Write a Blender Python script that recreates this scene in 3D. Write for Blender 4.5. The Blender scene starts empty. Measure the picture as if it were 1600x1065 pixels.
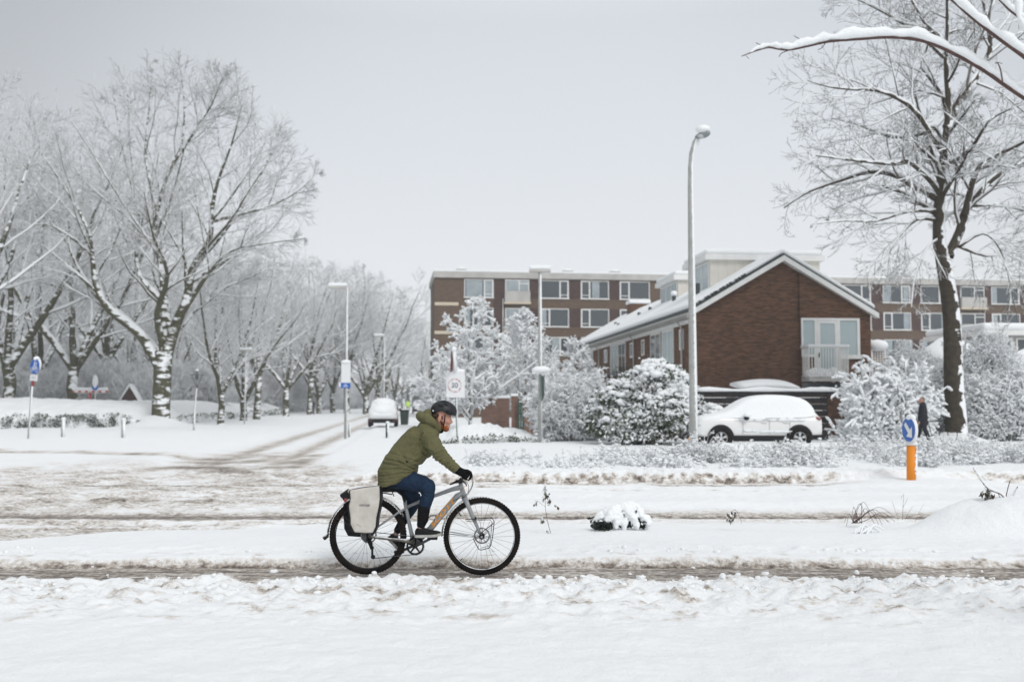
import bpy, math, random
import numpy as np
from mathutils import Vector, Matrix
SC = bpy.context.scene
COL = SC.collection
# ------------------------------------------------------------ camera
F = 1556.0; CX, CY = 800.0, 532.5; HOR = 626.0; CH = 1.72
TH = math.atan((HOR - CY) / F)
cam = bpy.data.cameras.new('camera'); camo = bpy.data.objects.new('camera', cam); COL.objects.link(camo)
camo.location = (0, 0, CH); camo.rotation_euler = (math.pi / 2 + TH, 0, 0)
cam.sensor_width = 36; cam.lens = 36 * F / 1600; cam.clip_start = 0.1; cam.clip_end = 3000
cam.dof.use_dof = True; cam.dof.focus_distance = 10.0; cam.dof.aperture_fstop = 1.6
SC.camera = camo
# ------------------------------------------------------------ overcast sky and soft sun
SUN_EL, SUN_ROT = math.radians(42), math.radians(150)
w = bpy.data.worlds.new("World"); SC.world = w; w.use_nodes = True
nt = w.node_tree; nt.nodes.clear()
out = nt.nodes.new('ShaderNodeOutputWorld'); bg = nt.nodes.new('ShaderNodeBackground')
sky = nt.nodes.new('ShaderNodeTexSky'); sky.sky_type = 'NISHITA'; sky.sun_disc = False
sky.sun_elevation = SUN_EL; sky.sun_rotation = SUN_ROT
hs = nt.nodes.new('ShaderNodeHueSaturation'); hs.inputs['Saturation'].default_value = 0.10
tc = nt.nodes.new('ShaderNodeTexCoord'); sx = nt.nodes.new('ShaderNodeSeparateXYZ')
rp = nt.nodes.new('ShaderNodeValToRGB'); mx = nt.nodes.new('ShaderNodeMix'); mx.data_type = 'RGBA'
e = rp.color_ramp.elements
e[0].position = 0.0; e[0].color = (8.3, 8.5, 8.65, 1); e[1].position = 1.0; e[1].color = (13.2, 13.5, 13.8, 1)
for p, c in ((0.10, (8.15, 8.4, 8.65)), (0.24, (7.35, 7.7, 8.2)), (0.36, (6.8, 7.2, 7.75)), (0.6, (10.6, 10.9, 11.2))):
    k = rp.color_ramp.elements.new(p); k.color = (*c, 1)
# thin unevenness of the cloud deck
nz = nt.nodes.new('ShaderNodeTexNoise'); nz.inputs['Scale'].default_value = 1.6; nz.inputs['Detail'].default_value = 3
mr = nt.nodes.new('ShaderNodeMapRange'); mr.inputs[3].default_value = 0.95; mr.inputs[4].default_value = 1.05
vm = nt.nodes.new('ShaderNodeVectorMath'); vm.operation = 'SCALE'
mx.inputs[0].default_value = 0.9
L = nt.links.new
L(tc.outputs['Generated'], sx.inputs[0]); L(sx.outputs['Z'], rp.inputs[0]); L(tc.outputs['Generated'], nz.inputs['Vector'])
dp = nt.nodes.new('ShaderNodeVectorMath'); dp.operation = 'DOT_PRODUCT'; dp.inputs[1].default_value = Vector((.08, 1, .10)).normalized()
m5 = nt.nodes.new('ShaderNodeMapRange'); m5.inputs[1].default_value = .80; m5.inputs[2].default_value = .985; m5.inputs[3].default_value = .66; m5.inputs[4].default_value = 1.0; m5.interpolation_type = 'SMOOTHSTEP'  # sky colour darkened away from the view axis to imitate lens falloff
m6 = nt.nodes.new('ShaderNodeMath'); m6.operation = 'MULTIPLY'; L(tc.outputs['Generated'], dp.inputs[0]); L(dp.outputs['Value'], m5.inputs[0]); L(nz.outputs[0], mr.inputs[0]); L(mr.outputs[0], m6.inputs[0]); L(m5.outputs[0], m6.inputs[1])
L(rp.outputs[0], vm.inputs[0]); L(m6.outputs[0], vm.inputs['Scale'])
L(sky.outputs[0], hs.inputs['Color']); L(hs.outputs[0], mx.inputs[6]); L(vm.outputs[0], mx.inputs[7])
L(mx.outputs[2], bg.inputs[0]); bg.inputs[1].default_value = 0.1; L(bg.outputs[0], out.inputs[0])
sl = bpy.data.lights.new('sun', 'SUN'); sl.energy = 1.5; sl.angle = math.radians(25); sl.color = (1, 0.985, 0.965)
so = bpy.data.objects.new('sun', sl); COL.objects.link(so)
so.rotation_euler = (math.pi / 2 - SUN_EL, 0, math.pi - SUN_ROT + math.radians(0))
SC.view_settings.view_transform = 'Standard'; SC.view_settings.look = 'None'
SC.view_settings.exposure = 0.06; SC.view_settings.gamma = 1
SC.cycles.volume_bounces = 2
HAZE = 0.0008

# ------------------------------------------------------------ pixel -> place helpers
cT, sT = math.cos(TH), math.sin(TH)
def P(px, py, d):
    u = px - CX; v = CY - py; t = d / (F * cT - v * sT)
    return Vector((u * t, d, CH + (F * sT + v * cT) * t))
def DG(py, z=0.0):                     # distance at which ground height z shows at row py
    v = CY - py; return (z - CH) * (F * cT - v * sT) / (F * sT + v * cT)
def G(px, py, z=0.0): return P(px, py, DG(py, z))

# ------------------------------------------------------------ materials
def mat(name, col, rough=0.6, metal=0.0, spec=0.5, bump=None, var=None, bricks=None, sub=0):
    m = bpy.data.materials.new(name); m.use_nodes = True; n = m.node_tree; b = n.nodes['Principled BSDF']
    b.inputs['Base Color'].default_value = (*col, 1); b.inputs['Roughness'].default_value = rough
    b.inputs['Metallic'].default_value = metal; b.inputs['Specular IOR Level'].default_value = spec
    l = n.links.new
    t = n.nodes.new('ShaderNodeTexCoord')
    if var:
        nz = n.nodes.new('ShaderNodeTexNoise'); nz.inputs['Scale'].default_value = var[0]; nz.inputs['Detail'].default_value = 6
        mr = n.nodes.new('ShaderNodeMapRange'); mr.inputs[1].default_value = .3; mr.inputs[2].default_value = .7
        mx = n.nodes.new('ShaderNodeMix'); mx.data_type = 'RGBA'
        mx.inputs[6].default_value = (*col, 1); mx.inputs[7].default_value = (*var[1], 1)
        l(t.outputs['Object'], nz.inputs['Vector']); l(nz.outputs[0], mr.inputs[0]); l(mr.outputs[0], mx.inputs[0]); l(mx.outputs[2], b.inputs['Base Color'])
    if bump:
        nb = n.nodes.new('ShaderNodeTexNoise'); nb.inputs['Scale'].default_value = bump[0]; nb.inputs['Detail'].default_value = 5
        bp = n.nodes.new('ShaderNodeBump'); bp.inputs['Distance'].default_value = bump[1]; bp.inputs['Strength'].default_value = 1.0
        l(t.outputs['Object'], nb.inputs['Vector']); l(nb.outputs[0], bp.inputs['Height']); l(bp.outputs[0], b.inputs['Normal'])
    return m
SNOWC = (0.86, 0.88, 0.895)
def snowy(name, base, base2=None, d=(0, 0, 1), lo=0.1, hi=0.4, ns=3.0, na=0.6, rough=0.8, bsc=6.0, metal=0.0, band=None):
    """a surface with wind-blown snow where it faces direction d"""
    m = bpy.data.materials.new(name); m.use_nodes = True; n = m.node_tree; b = n.nodes['Principled BSDF']; l = n.links.new
    b.inputs['Roughness'].default_value = rough; b.inputs['Specular IOR Level'].default_value = 0.3
    g = n.nodes.new('ShaderNodeNewGeometry'); t = n.nodes.new('ShaderNodeTexCoord')
    dv = Vector(d).normalized()
    dt = n.nodes.new('ShaderNodeVectorMath'); dt.operation = 'DOT_PRODUCT'; dt.inputs[1].default_value = dv
    nz = n.nodes.new('ShaderNodeTexNoise'); nz.inputs['Scale'].default_value = ns; nz.inputs['Detail'].default_value = 4
    ma = n.nodes.new('ShaderNodeMath'); ma.operation = 'MULTIPLY_ADD'; ma.inputs[1].default_value = na * 2
    src = t.outputs['Object']
    if band: mp = n.nodes.new('ShaderNodeMapping'); mp.inputs['Scale'].default_value = band; l(src, mp.inputs[0]); src = mp.outputs[0]
    m2 = n.nodes.new('ShaderNodeMath'); m2.operation = 'SUBTRACT'; m2.inputs[1].default_value = na
    mr = n.nodes.new('ShaderNodeMapRange'); mr.inputs[1].default_value = lo; mr.inputs[2].default_value = hi; mr.interpolation_type = 'SMOOTHSTEP'
    mx = n.nodes.new('ShaderNodeMix'); mx.data_type = 'RGBA'; mx.inputs[7].default_value = (*SNOWC, 1); mx.inputs[6].default_value = (*base, 1)
    if base2:
        n2 = n.nodes.new('ShaderNodeTexNoise'); n2.inputs['Scale'].default_value = bsc; n2.inputs['Detail'].default_value = 5
        m3 = n.nodes.new('ShaderNodeMapRange'); m3.inputs[1].default_value = .35; m3.inputs[2].default_value = .65
        b2 = n.nodes.new('ShaderNodeMix'); b2.data_type = 'RGBA'; b2.inputs[6].default_value = (*base, 1); b2.inputs[7].default_value = (*base2, 1)
        l(t.outputs['Object'], n2.inputs['Vector']); l(n2.outputs[0], m3.inputs[0]); l(m3.outputs[0], b2.inputs[0]); l(b2.outputs[2], mx.inputs[6])
    l(g.outputs['Normal'], dt.inputs[0]); l(src, nz.inputs['Vector'])
    l(nz.outputs[0], ma.inputs[0]); l(dt.outputs['Value'], ma.inputs[2]); l(ma.outputs[0], m2.inputs[0]); l(m2.outputs[0], mr.inputs[0])
    l(mr.outputs[0], mx.inputs[0]); l(mx.outputs[2], b.inputs['Base Color'])
    bp = n.nodes.new('ShaderNodeBump'); bp.inputs['Distance'].default_value = 0.03; l(mr.outputs[0], bp.inputs['Height']); l(bp.outputs[0], b.inputs['Normal'])
    return m
def brick(name, c1, c2, mortar, dark=0.6):
    m = bpy.data.materials.new(name); m.use_nodes = True; n = m.node_tree; b = n.nodes['Principled BSDF']; l = n.links.new
    b.inputs['Roughness'].default_value = 0.9; b.inputs['Specular IOR Level'].default_value = 0.2
    t = n.nodes.new('ShaderNodeTexCoord'); s = n.nodes.new('ShaderNodeSeparateXYZ'); c = n.nodes.new('ShaderNodeCombineXYZ')
    ad = n.nodes.new('ShaderNodeMath'); ad.operation = 'ADD'
    br = n.nodes.new('ShaderNodeTexBrick'); br.inputs['Color1'].default_value = (*c1, 1); br.inputs['Color2'].default_value = (*c2, 1)
    br.inputs['Mortar'].default_value = (*mortar, 1); br.inputs['Scale'].default_value = 1; br.inputs['Mortar Size'].default_value = 0.007
    br.inputs['Brick Width'].default_value = 0.22; br.inputs['Row Height'].default_value = 0.065
    l(t.outputs['Object'], s.inputs[0]); l(s.outputs[0], ad.inputs[0]); l(s.outputs[1], ad.inputs[1]); l(ad.outputs[0], c.inputs[0]); l(s.outputs[2], c.inputs[1])
    l(c.outputs[0], br.inputs['Vector'])
    # courses of darker bricks, and broad weathering
    mp = n.nodes.new('ShaderNodeMapping'); mp.inputs['Scale'].default_value = (1.2, 9, 1); l(c.outputs[0], mp.inputs[0])
    nz = n.nodes.new('ShaderNodeTexNoise'); nz.inputs['Scale'].default_value = 1.3; nz.inputs['Detail'].default_value = 6; nz.inputs['Roughness'].default_value = .7
    l(mp.outputs[0], nz.inputs['Vector'])
    mr = n.nodes.new('ShaderNodeMapRange'); mr.inputs[1].default_value = .3; mr.inputs[2].default_value = .7; mr.inputs[3].default_value = dark; mr.inputs[4].default_value = 1.25
    l(nz.outputs[0], mr.inputs[0])
    v = n.nodes.new('ShaderNodeVectorMath'); v.operation = 'SCALE'; l(br.outputs[0], v.inputs[0]); l(mr.outputs[0], v.inputs['Scale']); l(v.outputs[0], b.inputs['Base Color'])
    return m
M = {}
M['snow'] = mat('snow', SNOWC, 0.7, spec=0.25, bump=(18, 0.02))
M['snow_fine'] = mat('snow_fine', SNOWC, 0.7, spec=0.25, bump=(60, 0.006))
M['bark'] = snowy('bark_with_snow', (0.05, 0.047, 0.032), (0.09, 0.09, 0.045), d=(0.30, -0.32, 0.80), lo=0.30, hi=0.66, ns=2.6, na=1.5, band=(.55, .55, 1.7))
M['bark_r'] = snowy('bark_snow_on_one_side', (0.034, 0.026, 0.019), (0.060, 0.048, 0.030), d=(0.8, -0.22, 0.55), lo=0.48, hi=0.6, ns=2.6, na=1.1)
M['twig'] = snowy('twigs_with_snow', (0.10, 0.09, 0.085), (0.17, 0.155, 0.14), d=(0.15, -0.15, 1), lo=-0.7, hi=0.15, ns=1.0, na=0.25)
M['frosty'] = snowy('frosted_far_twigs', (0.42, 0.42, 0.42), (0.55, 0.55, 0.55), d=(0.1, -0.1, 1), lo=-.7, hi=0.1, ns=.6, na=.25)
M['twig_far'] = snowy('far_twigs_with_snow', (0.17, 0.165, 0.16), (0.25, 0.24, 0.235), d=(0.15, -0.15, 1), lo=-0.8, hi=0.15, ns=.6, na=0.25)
M['twig_r'] = snowy('crisp_twigs_with_snow', (0.05, 0.042, 0.034), (0.11, 0.09, 0.07), d=(0.2, -0.1, 1), lo=-0.15, hi=0.2, ns=1.0, na=0.2)
M['frond'] = snowy('laden_fronds', (0.03, 0.04, 0.025), (0.09, 0.08, 0.06), d=(0.15, -0.25, 1), lo=-0.20, hi=0.15, ns=2.5, na=0.3)
M['shrubtwig'] = snowy('shrub_twigs', (0.16, 0.13, 0.11), (0.27, 0.235, 0.21), d=(0.15, -0.15, 1), lo=-0.75, hi=0.2, ns=2.0, na=0.25)
M['leaf'] = snowy('evergreen_leaf', (0.012, 0.032, 0.014), (0.055, 0.075, 0.02), d=(0.1, -0.15, 1), lo=0.25, hi=0.55, ns=2, na=0.4, rough=0.45, bsc=1.2)
M['pole'] = snowy('galvanised_pole_with_snow', (0.42, 0.43, 0.42), (0.34, 0.34, 0.32), d=(0.9, -0.25, 0.3), lo=0.35, hi=0.5, ns=9, na=0.35)
M['pole_green'] = snowy('green_pole_with_snow', (0.10, 0.15, 0.14), (0.16, 0.19, 0.17), d=(0.9, -0.2, 0.3), lo=0.15, hi=0.3, ns=9, na=0.25)
M['white'] = mat('white_paint', (0.82, 0.82, 0.81), 0.5, var=(2.0, (0.72, 0.72, 0.70)))
M['cream'] = mat('cream_boards', (0.70, 0.67, 0.61), 0.6, var=(1.5, (0.58, 0.55, 0.49)))
M['concrete'] = mat('pale_concrete', (0.52, 0.51, 0.49), 0.8, var=(1.0, (0.40, 0.39, 0.37)))
M['sand'] = mat('sand_render', (0.60, 0.52, 0.40), 0.8)
M['darkwood'] = snowy('dark_fence_boards', (0.016, 0.015, 0.015), (0.028, 0.026, 0.026), d=(0, -0.1, 1), lo=0.5, hi=0.7, ns=4, na=0.2)
M['brick_house'] = brick('brown_brick', (0.185, 0.090, 0.052), (0.092, 0.048, 0.030), (0.125, 0.088, 0.064), 0.45)
M['brick_red'] = brick('red_brown_brick', (0.088, 0.050, 0.046), (0.066, 0.038, 0.036), (0.07, 0.054, 0.05), 0.8)
M['brick_tan'] = brick('tan_brown_brick', (0.15, 0.102, 0.068), (0.105, 0.070, 0.050), (0.12, 0.095, 0.075), 0.75)
M['brick_garden'] = brick('garden_brick', (0.21, 0.12, 0.09), (0.16, 0.09, 0.07), (0.16, 0.12, 0.1), 0.7)
M['tile'] = mat('dark_roof_edge', (0.03, 0.04, 0.04), 0.6)
M['black'] = mat('black_plastic', (0.006, 0.006, 0.007), 0.55, spec=.25)
M['rubber'] = snowy('tyre_rubber', (0.004, 0.004, 0.0045), (0.016, 0.011, 0.008), d=(0, 0, 1), lo=1.2, hi=1.5, ns=22, na=0.9, rough=0.85)
M['rubber'].node_tree.nodes['Principled BSDF'].inputs['Specular IOR Level'].default_value = .12
M['glass'] = mat('window_glass', (0.05, 0.065, 0.075), 0.06, spec=1.0)
M['curtain'] = mat('net_curtain_behind_glass', (0.40, 0.45, 0.47), 0.25, spec=0.8, var=(1.2, (0.28, 0.33, 0.36)))
M['blind'] = mat('pale_blinds_behind_glass', (0.44, 0.52, 0.54), 0.2, spec=0.8, var=(1.0, (0.38, 0.47, 0.49)))

# ------------------------------------------------------------ object helpers
def tag(o, label=None, cat=None, group=None, kind=None):
    if label: o['label'] = label
    if cat: o['category'] = cat
    if group: o['group'] = group
    if kind: o['kind'] = kind
    return o
def empty(name, loc, label, cat, group=None, rz=0.0, kind=None):
    o = bpy.data.objects.new(name, None); COL.objects.link(o); o.location = loc; o.rotation_euler = (0, 0, rz)
    o.empty_display_size = 0.2
    return tag(o, label, cat, group, kind)
def link(name, me, parent=None, world=False):
    o = bpy.data.objects.new(name, me); COL.objects.link(o)
    if parent is not None:
        o.parent = parent
        if world:        # mesh was written in world coordinates
            bpy.context.view_layer.update(); o.matrix_parent_inverse = parent.matrix_world.inverted()
    return o
def mesh_np(name, V, Fq, m, smooth=True, Ft=None):
    me = bpy.data.meshes.new(name)
    V = np.asarray(V, np.float32).reshape(-1, 3)
    Fq = np.asarray(Fq if Fq is not None else [], np.int32).reshape(-1, 4); Ft = np.asarray(Ft if Ft is not None else [], np.int32).reshape(-1, 3)
    nq, n3 = len(Fq), len(Ft)
    me.vertices.add(len(V)); me.vertices.foreach_set('co', V.ravel())
    me.loops.add(nq * 4 + n3 * 3); me.loops.foreach_set('vertex_index', np.concatenate([Fq.ravel(), Ft.ravel()]).astype(np.int32))
    me.polygons.add(nq + n3)
    me.polygons.foreach_set('loop_start', np.concatenate([np.arange(nq) * 4, nq * 4 + np.arange(n3) * 3]).astype(np.int32))
    me.polygons.foreach_set('use_smooth', np.full(nq + n3, smooth))
    me.update(calc_edges=True); me.validate()
    if m: me.materials.append(m)
    return me
class MB:
    """collects shapes, then becomes ONE mesh"""
    def __init__(s): s.v = []; s.f = []; s.sm = []
    def add(s, vs, fs, smooth=False):
        b = len(s.v); s.v += [tuple(v) for v in vs]; s.f += [tuple(i + b for i in f) for f in fs]; s.sm += [smooth] * len(fs); return s
    def box(s, c, h, R=None):              # centre, half sizes
        vs = [Vector((x * h[0], y * h[1], z * h[2])) for x in (-1, 1) for y in (-1, 1) for z in (-1, 1)]
        if R is not None: vs = [R @ v for v in vs]
        c = Vector(c); vs = [v + c for v in vs]
        return s.add(vs, [(0, 1, 3, 2), (4, 6, 7, 5), (0, 4, 5, 1), (2, 3, 7, 6), (0, 2, 6, 4), (1, 5, 7, 3)])
    def bx(s, x0, x1, y0, y1, z0, z1): return s.box(((x0 + x1) / 2, (y0 + y1) / 2, (z0 + z1) / 2), ((x1 - x0) / 2, (y1 - y0) / 2, (z1 - z0) / 2))
    def tube(s, pts, r, n=10, caps=True, sx=1.0, smooth=True):
        pts = [Vector(p) for p in pts]; m = len(pts)
        if not hasattr(r, '__len__'): r = [r] * m
        vs = []; up = None
        for i, p in enumerate(pts):
            t = (pts[min(i + 1, m - 1)] - pts[max(i - 1, 0)]).normalized()
            if up is None:
                up = Vector((0, 1, 0)) if abs(t.y) < 0.9 else Vector((0, 0, 1))
            a = t.cross(up).normalized(); b = a.cross(t).normalized(); up = b
            for k in range(n):
                q = 2 * math.pi * k / n; vs.append(p + a * (math.cos(q) * r[i]) + b * (math.sin(q) * r[i] * sx))
        fs = [(i * n + k, (i + 1) * n + k, (i + 1) * n + (k + 1) % n, i * n + (k + 1) % n) for i in range(m - 1) for k in range(n)]
        s.add(vs, fs, smooth)
        if caps:
            b = len(s.v) - n * m; s.f += [tuple(b + k for k in range(n)), tuple(b + (m - 1) * n + n - 1 - k for k in range(n))]; s.sm += [False, False]
        return s
    def loft(s, rings, closed=True, caps=True, smooth=True):
        n = len(rings[0]); m = len(rings); vs = [p for r in rings for p in r]
        fs = [(i * n + k, i * n + (k + 1) % n, (i + 1) * n + (k + 1) % n, (i + 1) * n + k) for i in range(m - 1) for k in range(n if closed else n - 1)]
        b = len(s.v); s.add(vs, fs, smooth)
        if caps: s.f += [tuple(b + n - 1 - k for k in range(n)), tuple(b + (m - 1) * n + k for k in range(n))]; s.sm += [False, False]
        return s
    def prism(s, poly, a, b, ax='y'):      # 2D outline extruded between a and b along ax
        f = {'y': lambda p, t: (p[0], t, p[1]), 'x': lambda p, t: (t, p[0], p[1]), 'z': lambda p, t: (p[0], p[1], t)}[ax]
        n = len(poly); vs = [f(p, a) for p in poly] + [f(p, b) for p in poly]
        fs = [tuple(range(n)), tuple(range(2 * n - 1, n - 1, -1))] + [(k, k + n, (k + 1) % n + n, (k + 1) % n) for k in range(n)]
        return s.add(vs, fs)
    def ball(s, c, r, nu=14, nv=9, R=None, fn=None):
        c = Vector(c); r = Vector(r) if hasattr(r, '__len__') else Vector((r, r, r)); vs = []
        for j in range(1, nv):
            ph = math.pi * j / nv
            for i in range(nu):
                q = 2 * math.pi * i / nu; d = Vector((math.sin(ph) * math.cos(q), math.sin(ph) * math.sin(q), math.cos(ph)))
                k = fn(d) if fn else 1.0; v = Vector((d.x * r.x, d.y * r.y, d.z * r.z)) * k
                vs.append((R @ v if R is not None else v) + c)
        T = Vector((0, 0, r.z)); B = -T
        if R is not None: T = R @ T; B = R @ B
        vs += [c + T, c + B]; a = len(vs) - 2
        fs = [(j * nu + i, (j + 1) * nu + i, (j + 1) * nu + (i + 1) % nu, j * nu + (i + 1) % nu) for j in range(nv - 2) for i in range(nu)]
        fs += [(a, i, (i + 1) % nu) for i in range(nu)] + [(a + 1, (nv - 2) * nu + (i + 1) % nu, (nv - 2) * nu + i) for i in range(nu)]
        return s.add(vs, fs, True)
    def mesh(s, name, m, smooth=None):
        me = bpy.data.meshes.new(name); me.from_pydata(s.v, [], s.f)
        me.polygons.foreach_set('use_smooth', [bool(x) if smooth is None else smooth for x in s.sm])
        me.update()
        if m: me.materials.append(m)
        return me
    def build(s, name, m, parent=None, world=False, smooth=None): return link(name, s.mesh(name, m, smooth), parent, world)
def bevel(o, w, seg=2):
    b = o.modifiers.new('bevel', 'BEVEL'); b.width = w; b.segments = seg; b.limit_method = 'ANGLE'; return o
def remesh(o, vox, smooth_it=6, fn=None):
    """fuse overlapping shapes into one continuous skin"""
    b = o.modifiers.new('r', 'REMESH'); b.mode = 'VOXEL'; b.voxel_size = vox
    c = o.modifiers.new('s', 'SMOOTH'); c.iterations = smooth_it; c.factor = 0.5
    dg = bpy.context.evaluated_depsgraph_get(); dg.update()
    me = bpy.data.meshes.new_from_object(o.evaluated_get(dg)); old = o.data; mt = [m for m in old.materials]
    o.modifiers.clear(); me.name = old.name; o.data = me
    if not me.materials:
        for m in mt: me.materials.append(m)
    me.polygons.foreach_set('use_smooth', [True] * len(me.polygons))
    if fn:
        n = len(me.vertices); V = np.empty(n * 3, np.float32); N = np.empty(n * 3, np.float32)
        me.vertices.foreach_get('co', V); me.vertices.foreach_get('normal', N)
        V = V.reshape(-1, 3); N = N.reshape(-1, 3); V = fn(V, N); me.vertices.foreach_set('co', V.astype(np.float32).ravel())
    me.update(); return o
def text(name, s, size, m, parent, loc, rot, ext=0.002, align='CENTER', shear=0):
    c = bpy.data.curves.new(name, 'FONT'); c.body = s; c.size = size; c.extrude = ext; c.align_x = align; c.align_y = 'CENTER'; c.shear = shear; c.offset = size * 0.02
    o = bpy.data.objects.new(name, c); COL.objects.link(o); dg = bpy.context.evaluated_depsgraph_get(); dg.update()
    me = bpy.data.meshes.new_from_object(o.evaluated_get(dg)); bpy.data.objects.remove(o); me.materials.clear(); me.materials.append(m)
    n = bpy.data.objects.new(name, me); COL.objects.link(n); n.location = loc; n.rotation_euler = rot
    if parent: n.parent = parent; bpy.context.view_layer.update(); n.matrix_parent_inverse = parent.matrix_world.inverted()
    return n

# ------------------------------------------------------------ noise for terrain
_rng = np.random.RandomState(5); PERM = _rng.permutation(512).astype(np.int64); PERM = np.concatenate([PERM, PERM]); GA = _rng.rand(512) * 2 * np.pi
GXv, GYv = np.cos(GA), np.sin(GA)
def perlin(x, y):
    xi = np.floor(x).astype(np.int64); yi = np.floor(y).astype(np.int64); fx = x - xi; fy = y - yi
    u = fx * fx * fx * (fx * (fx * 6 - 15) + 10); v = fy * fy * fy * (fy * (fy * 6 - 15) + 10)
    def g(a, b, dx, dy):
        h = PERM[(PERM[a & 511] + b) & 511]; return GXv[h] * dx + GYv[h] * dy
    a = g(xi, yi, fx, fy); b = g(xi + 1, yi, fx - 1, fy); c = g(xi, yi + 1, fx, fy - 1); d = g(xi + 1, yi + 1, fx - 1, fy - 1)
    return (a * (1 - u) + b * u) * (1 - v) + (c * (1 - u) + d * u) * v
def fbm(x, y, o=4, rg=False):
    s = 0; a = 1.0
    for k in range(o):
        n = perlin(x * 2 ** k + 17 * k, y * 2 ** k + 31 * k); s = s + a * (1 - 2 * np.abs(n) - .6 if rg else n); a *= 0.5
    return s
def ss(x, a, b): t = np.clip((x - a) / (b - a), 0, 1); return t * t * (3 - 2 * t)
def bump(x, c, w): return np.exp(-((x - c) / w) ** 2)
ST_SL = -0.0964                                   # the side street's lean
def terrain(X, Y):
    """height and slush (0 clean snow .. 1 wet brown) of the ground at X, Y (arrays)"""
    X = np.asarray(X, float); Y = np.asarray(Y, float)
    n1 = fbm(X * .35, Y * .35, 3); n2 = fbm(X * 1.3, Y * 1.3, 4); n3 = fbm(X * 5, Y * 6, 3); wob = 0.07 * fbm(X * .5, X * 0 + 3.3, 3)
    zH = 0.10 + 0.03 * n1 + 0.008 * n2; z = zH.copy(); sl = np.zeros_like(z)
    # cycle path
    y0 = 9.46 + wob + 0.05 * n3 * .6 + 0.06 * ss(X, 2, 6); y1 = 10.42 + wob * .8 + 0.04 * n3 - 0.02 * ss(X, 3, 7) - .05 * ss(-X, 3, 6)
    inp = ss(Y, y0 - .10, y0 + 0.05) * (1 - ss(Y, y1 - .03, y1 + .11))
    z = z * (1 - inp) + (0.004 * n3 + 0.0) * inp; sl = np.maximum(sl, inp * (0.70 + .34 * perlin(X * .8, Y * 11) + .22 * perlin(X * 2.7, Y * 23)))
    # near bank: low and lumpy close to the path
    nb = (1 - ss(Y, y0 - .05, y0 + .05)); crest = 1 - ss(y0 - .7 - Y, .25, 2.0) ** .7
    z = z - nb * 0.055 * ss(Y, 6.5, 9.0) + nb * (.024 * np.clip(fbm(X * 1.9, Y * 2.3, 5) + .1, 0, 1) + .006 * fbm(X * 9, Y * 9, 3))
    clod = np.clip(fbm(X * 3.2, Y * 3.2, 4) + .22, 0, 1) ** 1.1
    cl2 = np.clip(fbm(X * 9 + 9, Y * 9, 3) + .05, 0, 1)
    cl3 = np.clip(fbm(X * 4.5 + 40, Y * 5 + 7, 2) - .12, 0, 1) ** .6
    cl4 = np.clip(fbm(X * 15 + 4, Y * 15, 2), 0, 1); z = z + nb * crest * (0.080 * clod + 0.042 * cl2 + .042 * cl3 + .03 * cl4)
    sl = np.maximum(sl, nb * crest * np.clip(-.10 + 1.1 * np.clip(fbm(X * 2.6 + 5, Y * 3.6, 4) - .05, 0, 1) + .55 * cl2, 0, .6))
    z = z + nb * (1 - crest) * 0.010 * fbm(X * 2.2, Y * 3, 3)
    # verge between path and road
    vb = ss(Y, y1, y1 + .5) * (1 - ss(Y, 12.2, 13.5)); z = z + vb * (0.045 * np.clip(fbm(X * 4, Y * 4, 4) + .1, 0, 1) * (1 - ss(Y, y1 + .5, y1 + 1.3)) + 0.012 * n2)
    z = z - 0.085 * ss(Y, 12.4, 13.5) * (1 - ss(Y, 14, 15))
    sl = np.maximum(sl, ss(Y, y1 - .05, y1 + .05) * (1 - ss(Y, y1 + .1, y1 + .6)) * np.clip(-.05 + fbm(X * 4 + 7, Y * 6, 3) * .6, 0, .35))
    # main road, its near edge cut back by the junction at the left
    yn = 13.95 - 2.6 * ss(-X, 2.6, 7.0) + wob + .08 * n3; yf = 20.9 + wob + .05 * n3
    # junction mouth opening to the side street
    xs = X - ST_SL * (Y - 21)                        # position across the street, at its mouth
    jm = ss(xs, -13.5 + 0.16 * np.clip(Y - 21, 0, 60), -11.5 + .18 * np.clip(Y - 21, 0, 60)) * (1 - ss(xs, -4.4, -2.6)) * (1 - ss(Y, 22, 30)) * ss(Y, 20, 21)
    rd = ss(Y, yn - .12, yn + .12) * (1 - ss(Y, yf - .05, yf + .35)); rd = np.maximum(rd, jm)
    left = 1 - ss(X, -5.5, 2.5)
    churn = fbm(X * .8 + 3, Y * .62, 6); rut = fbm(X * .09 + wob, Y * 2.4, 3); fine = fbm(X * 3.1, Y * 2.2, 4)
    zr = 0.016 * n3 + 0.035 * churn + 0.012 * rut + .045 * left * np.clip(fine, 0, 1) + .02 * left * np.clip(fbm(X * 7, Y * 5, 3), 0, 1)
    sr = np.clip(left * (0.31 + .44 * churn + .20 * rut + .22 * fine), 0, .66)
    def track(c, w, s, dirt):
        nonlocal zr, sr
        b = bump(Y, c + wob * .5, w); zr = zr * (1 - b) - 0.02 * b; sr = np.maximum(sr, b * (dirt + .25 * n3))
    hum = ss(Y, 15.7, 16.4) * (1 - ss(Y, 19.2, 20.1)) * (1 - .45 * left)
    zr = zr + hum * (0.085 + .02 * n1) + .04 * bump(Y, 17.6, .3) * (1 - left)
    sr = sr * (1 - .5 * hum * (1 - left))
    track(15.0, .55, 0, .82); track(20.5, .17, 0, .85); track(19.9, .10, 0, .35)
    lt = left
    for c, wd, dd in ((12.75, .10, .55), (13.5, .16, .65), (19.35, .13, .6), (15.4, .2, .6), (16.6, .12, .3)):
        b = bump(Y, c + wob, wd) * lt; zr = zr - .02 * b; sr = np.maximum(sr, b * (dd + .3 * n3))
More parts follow.
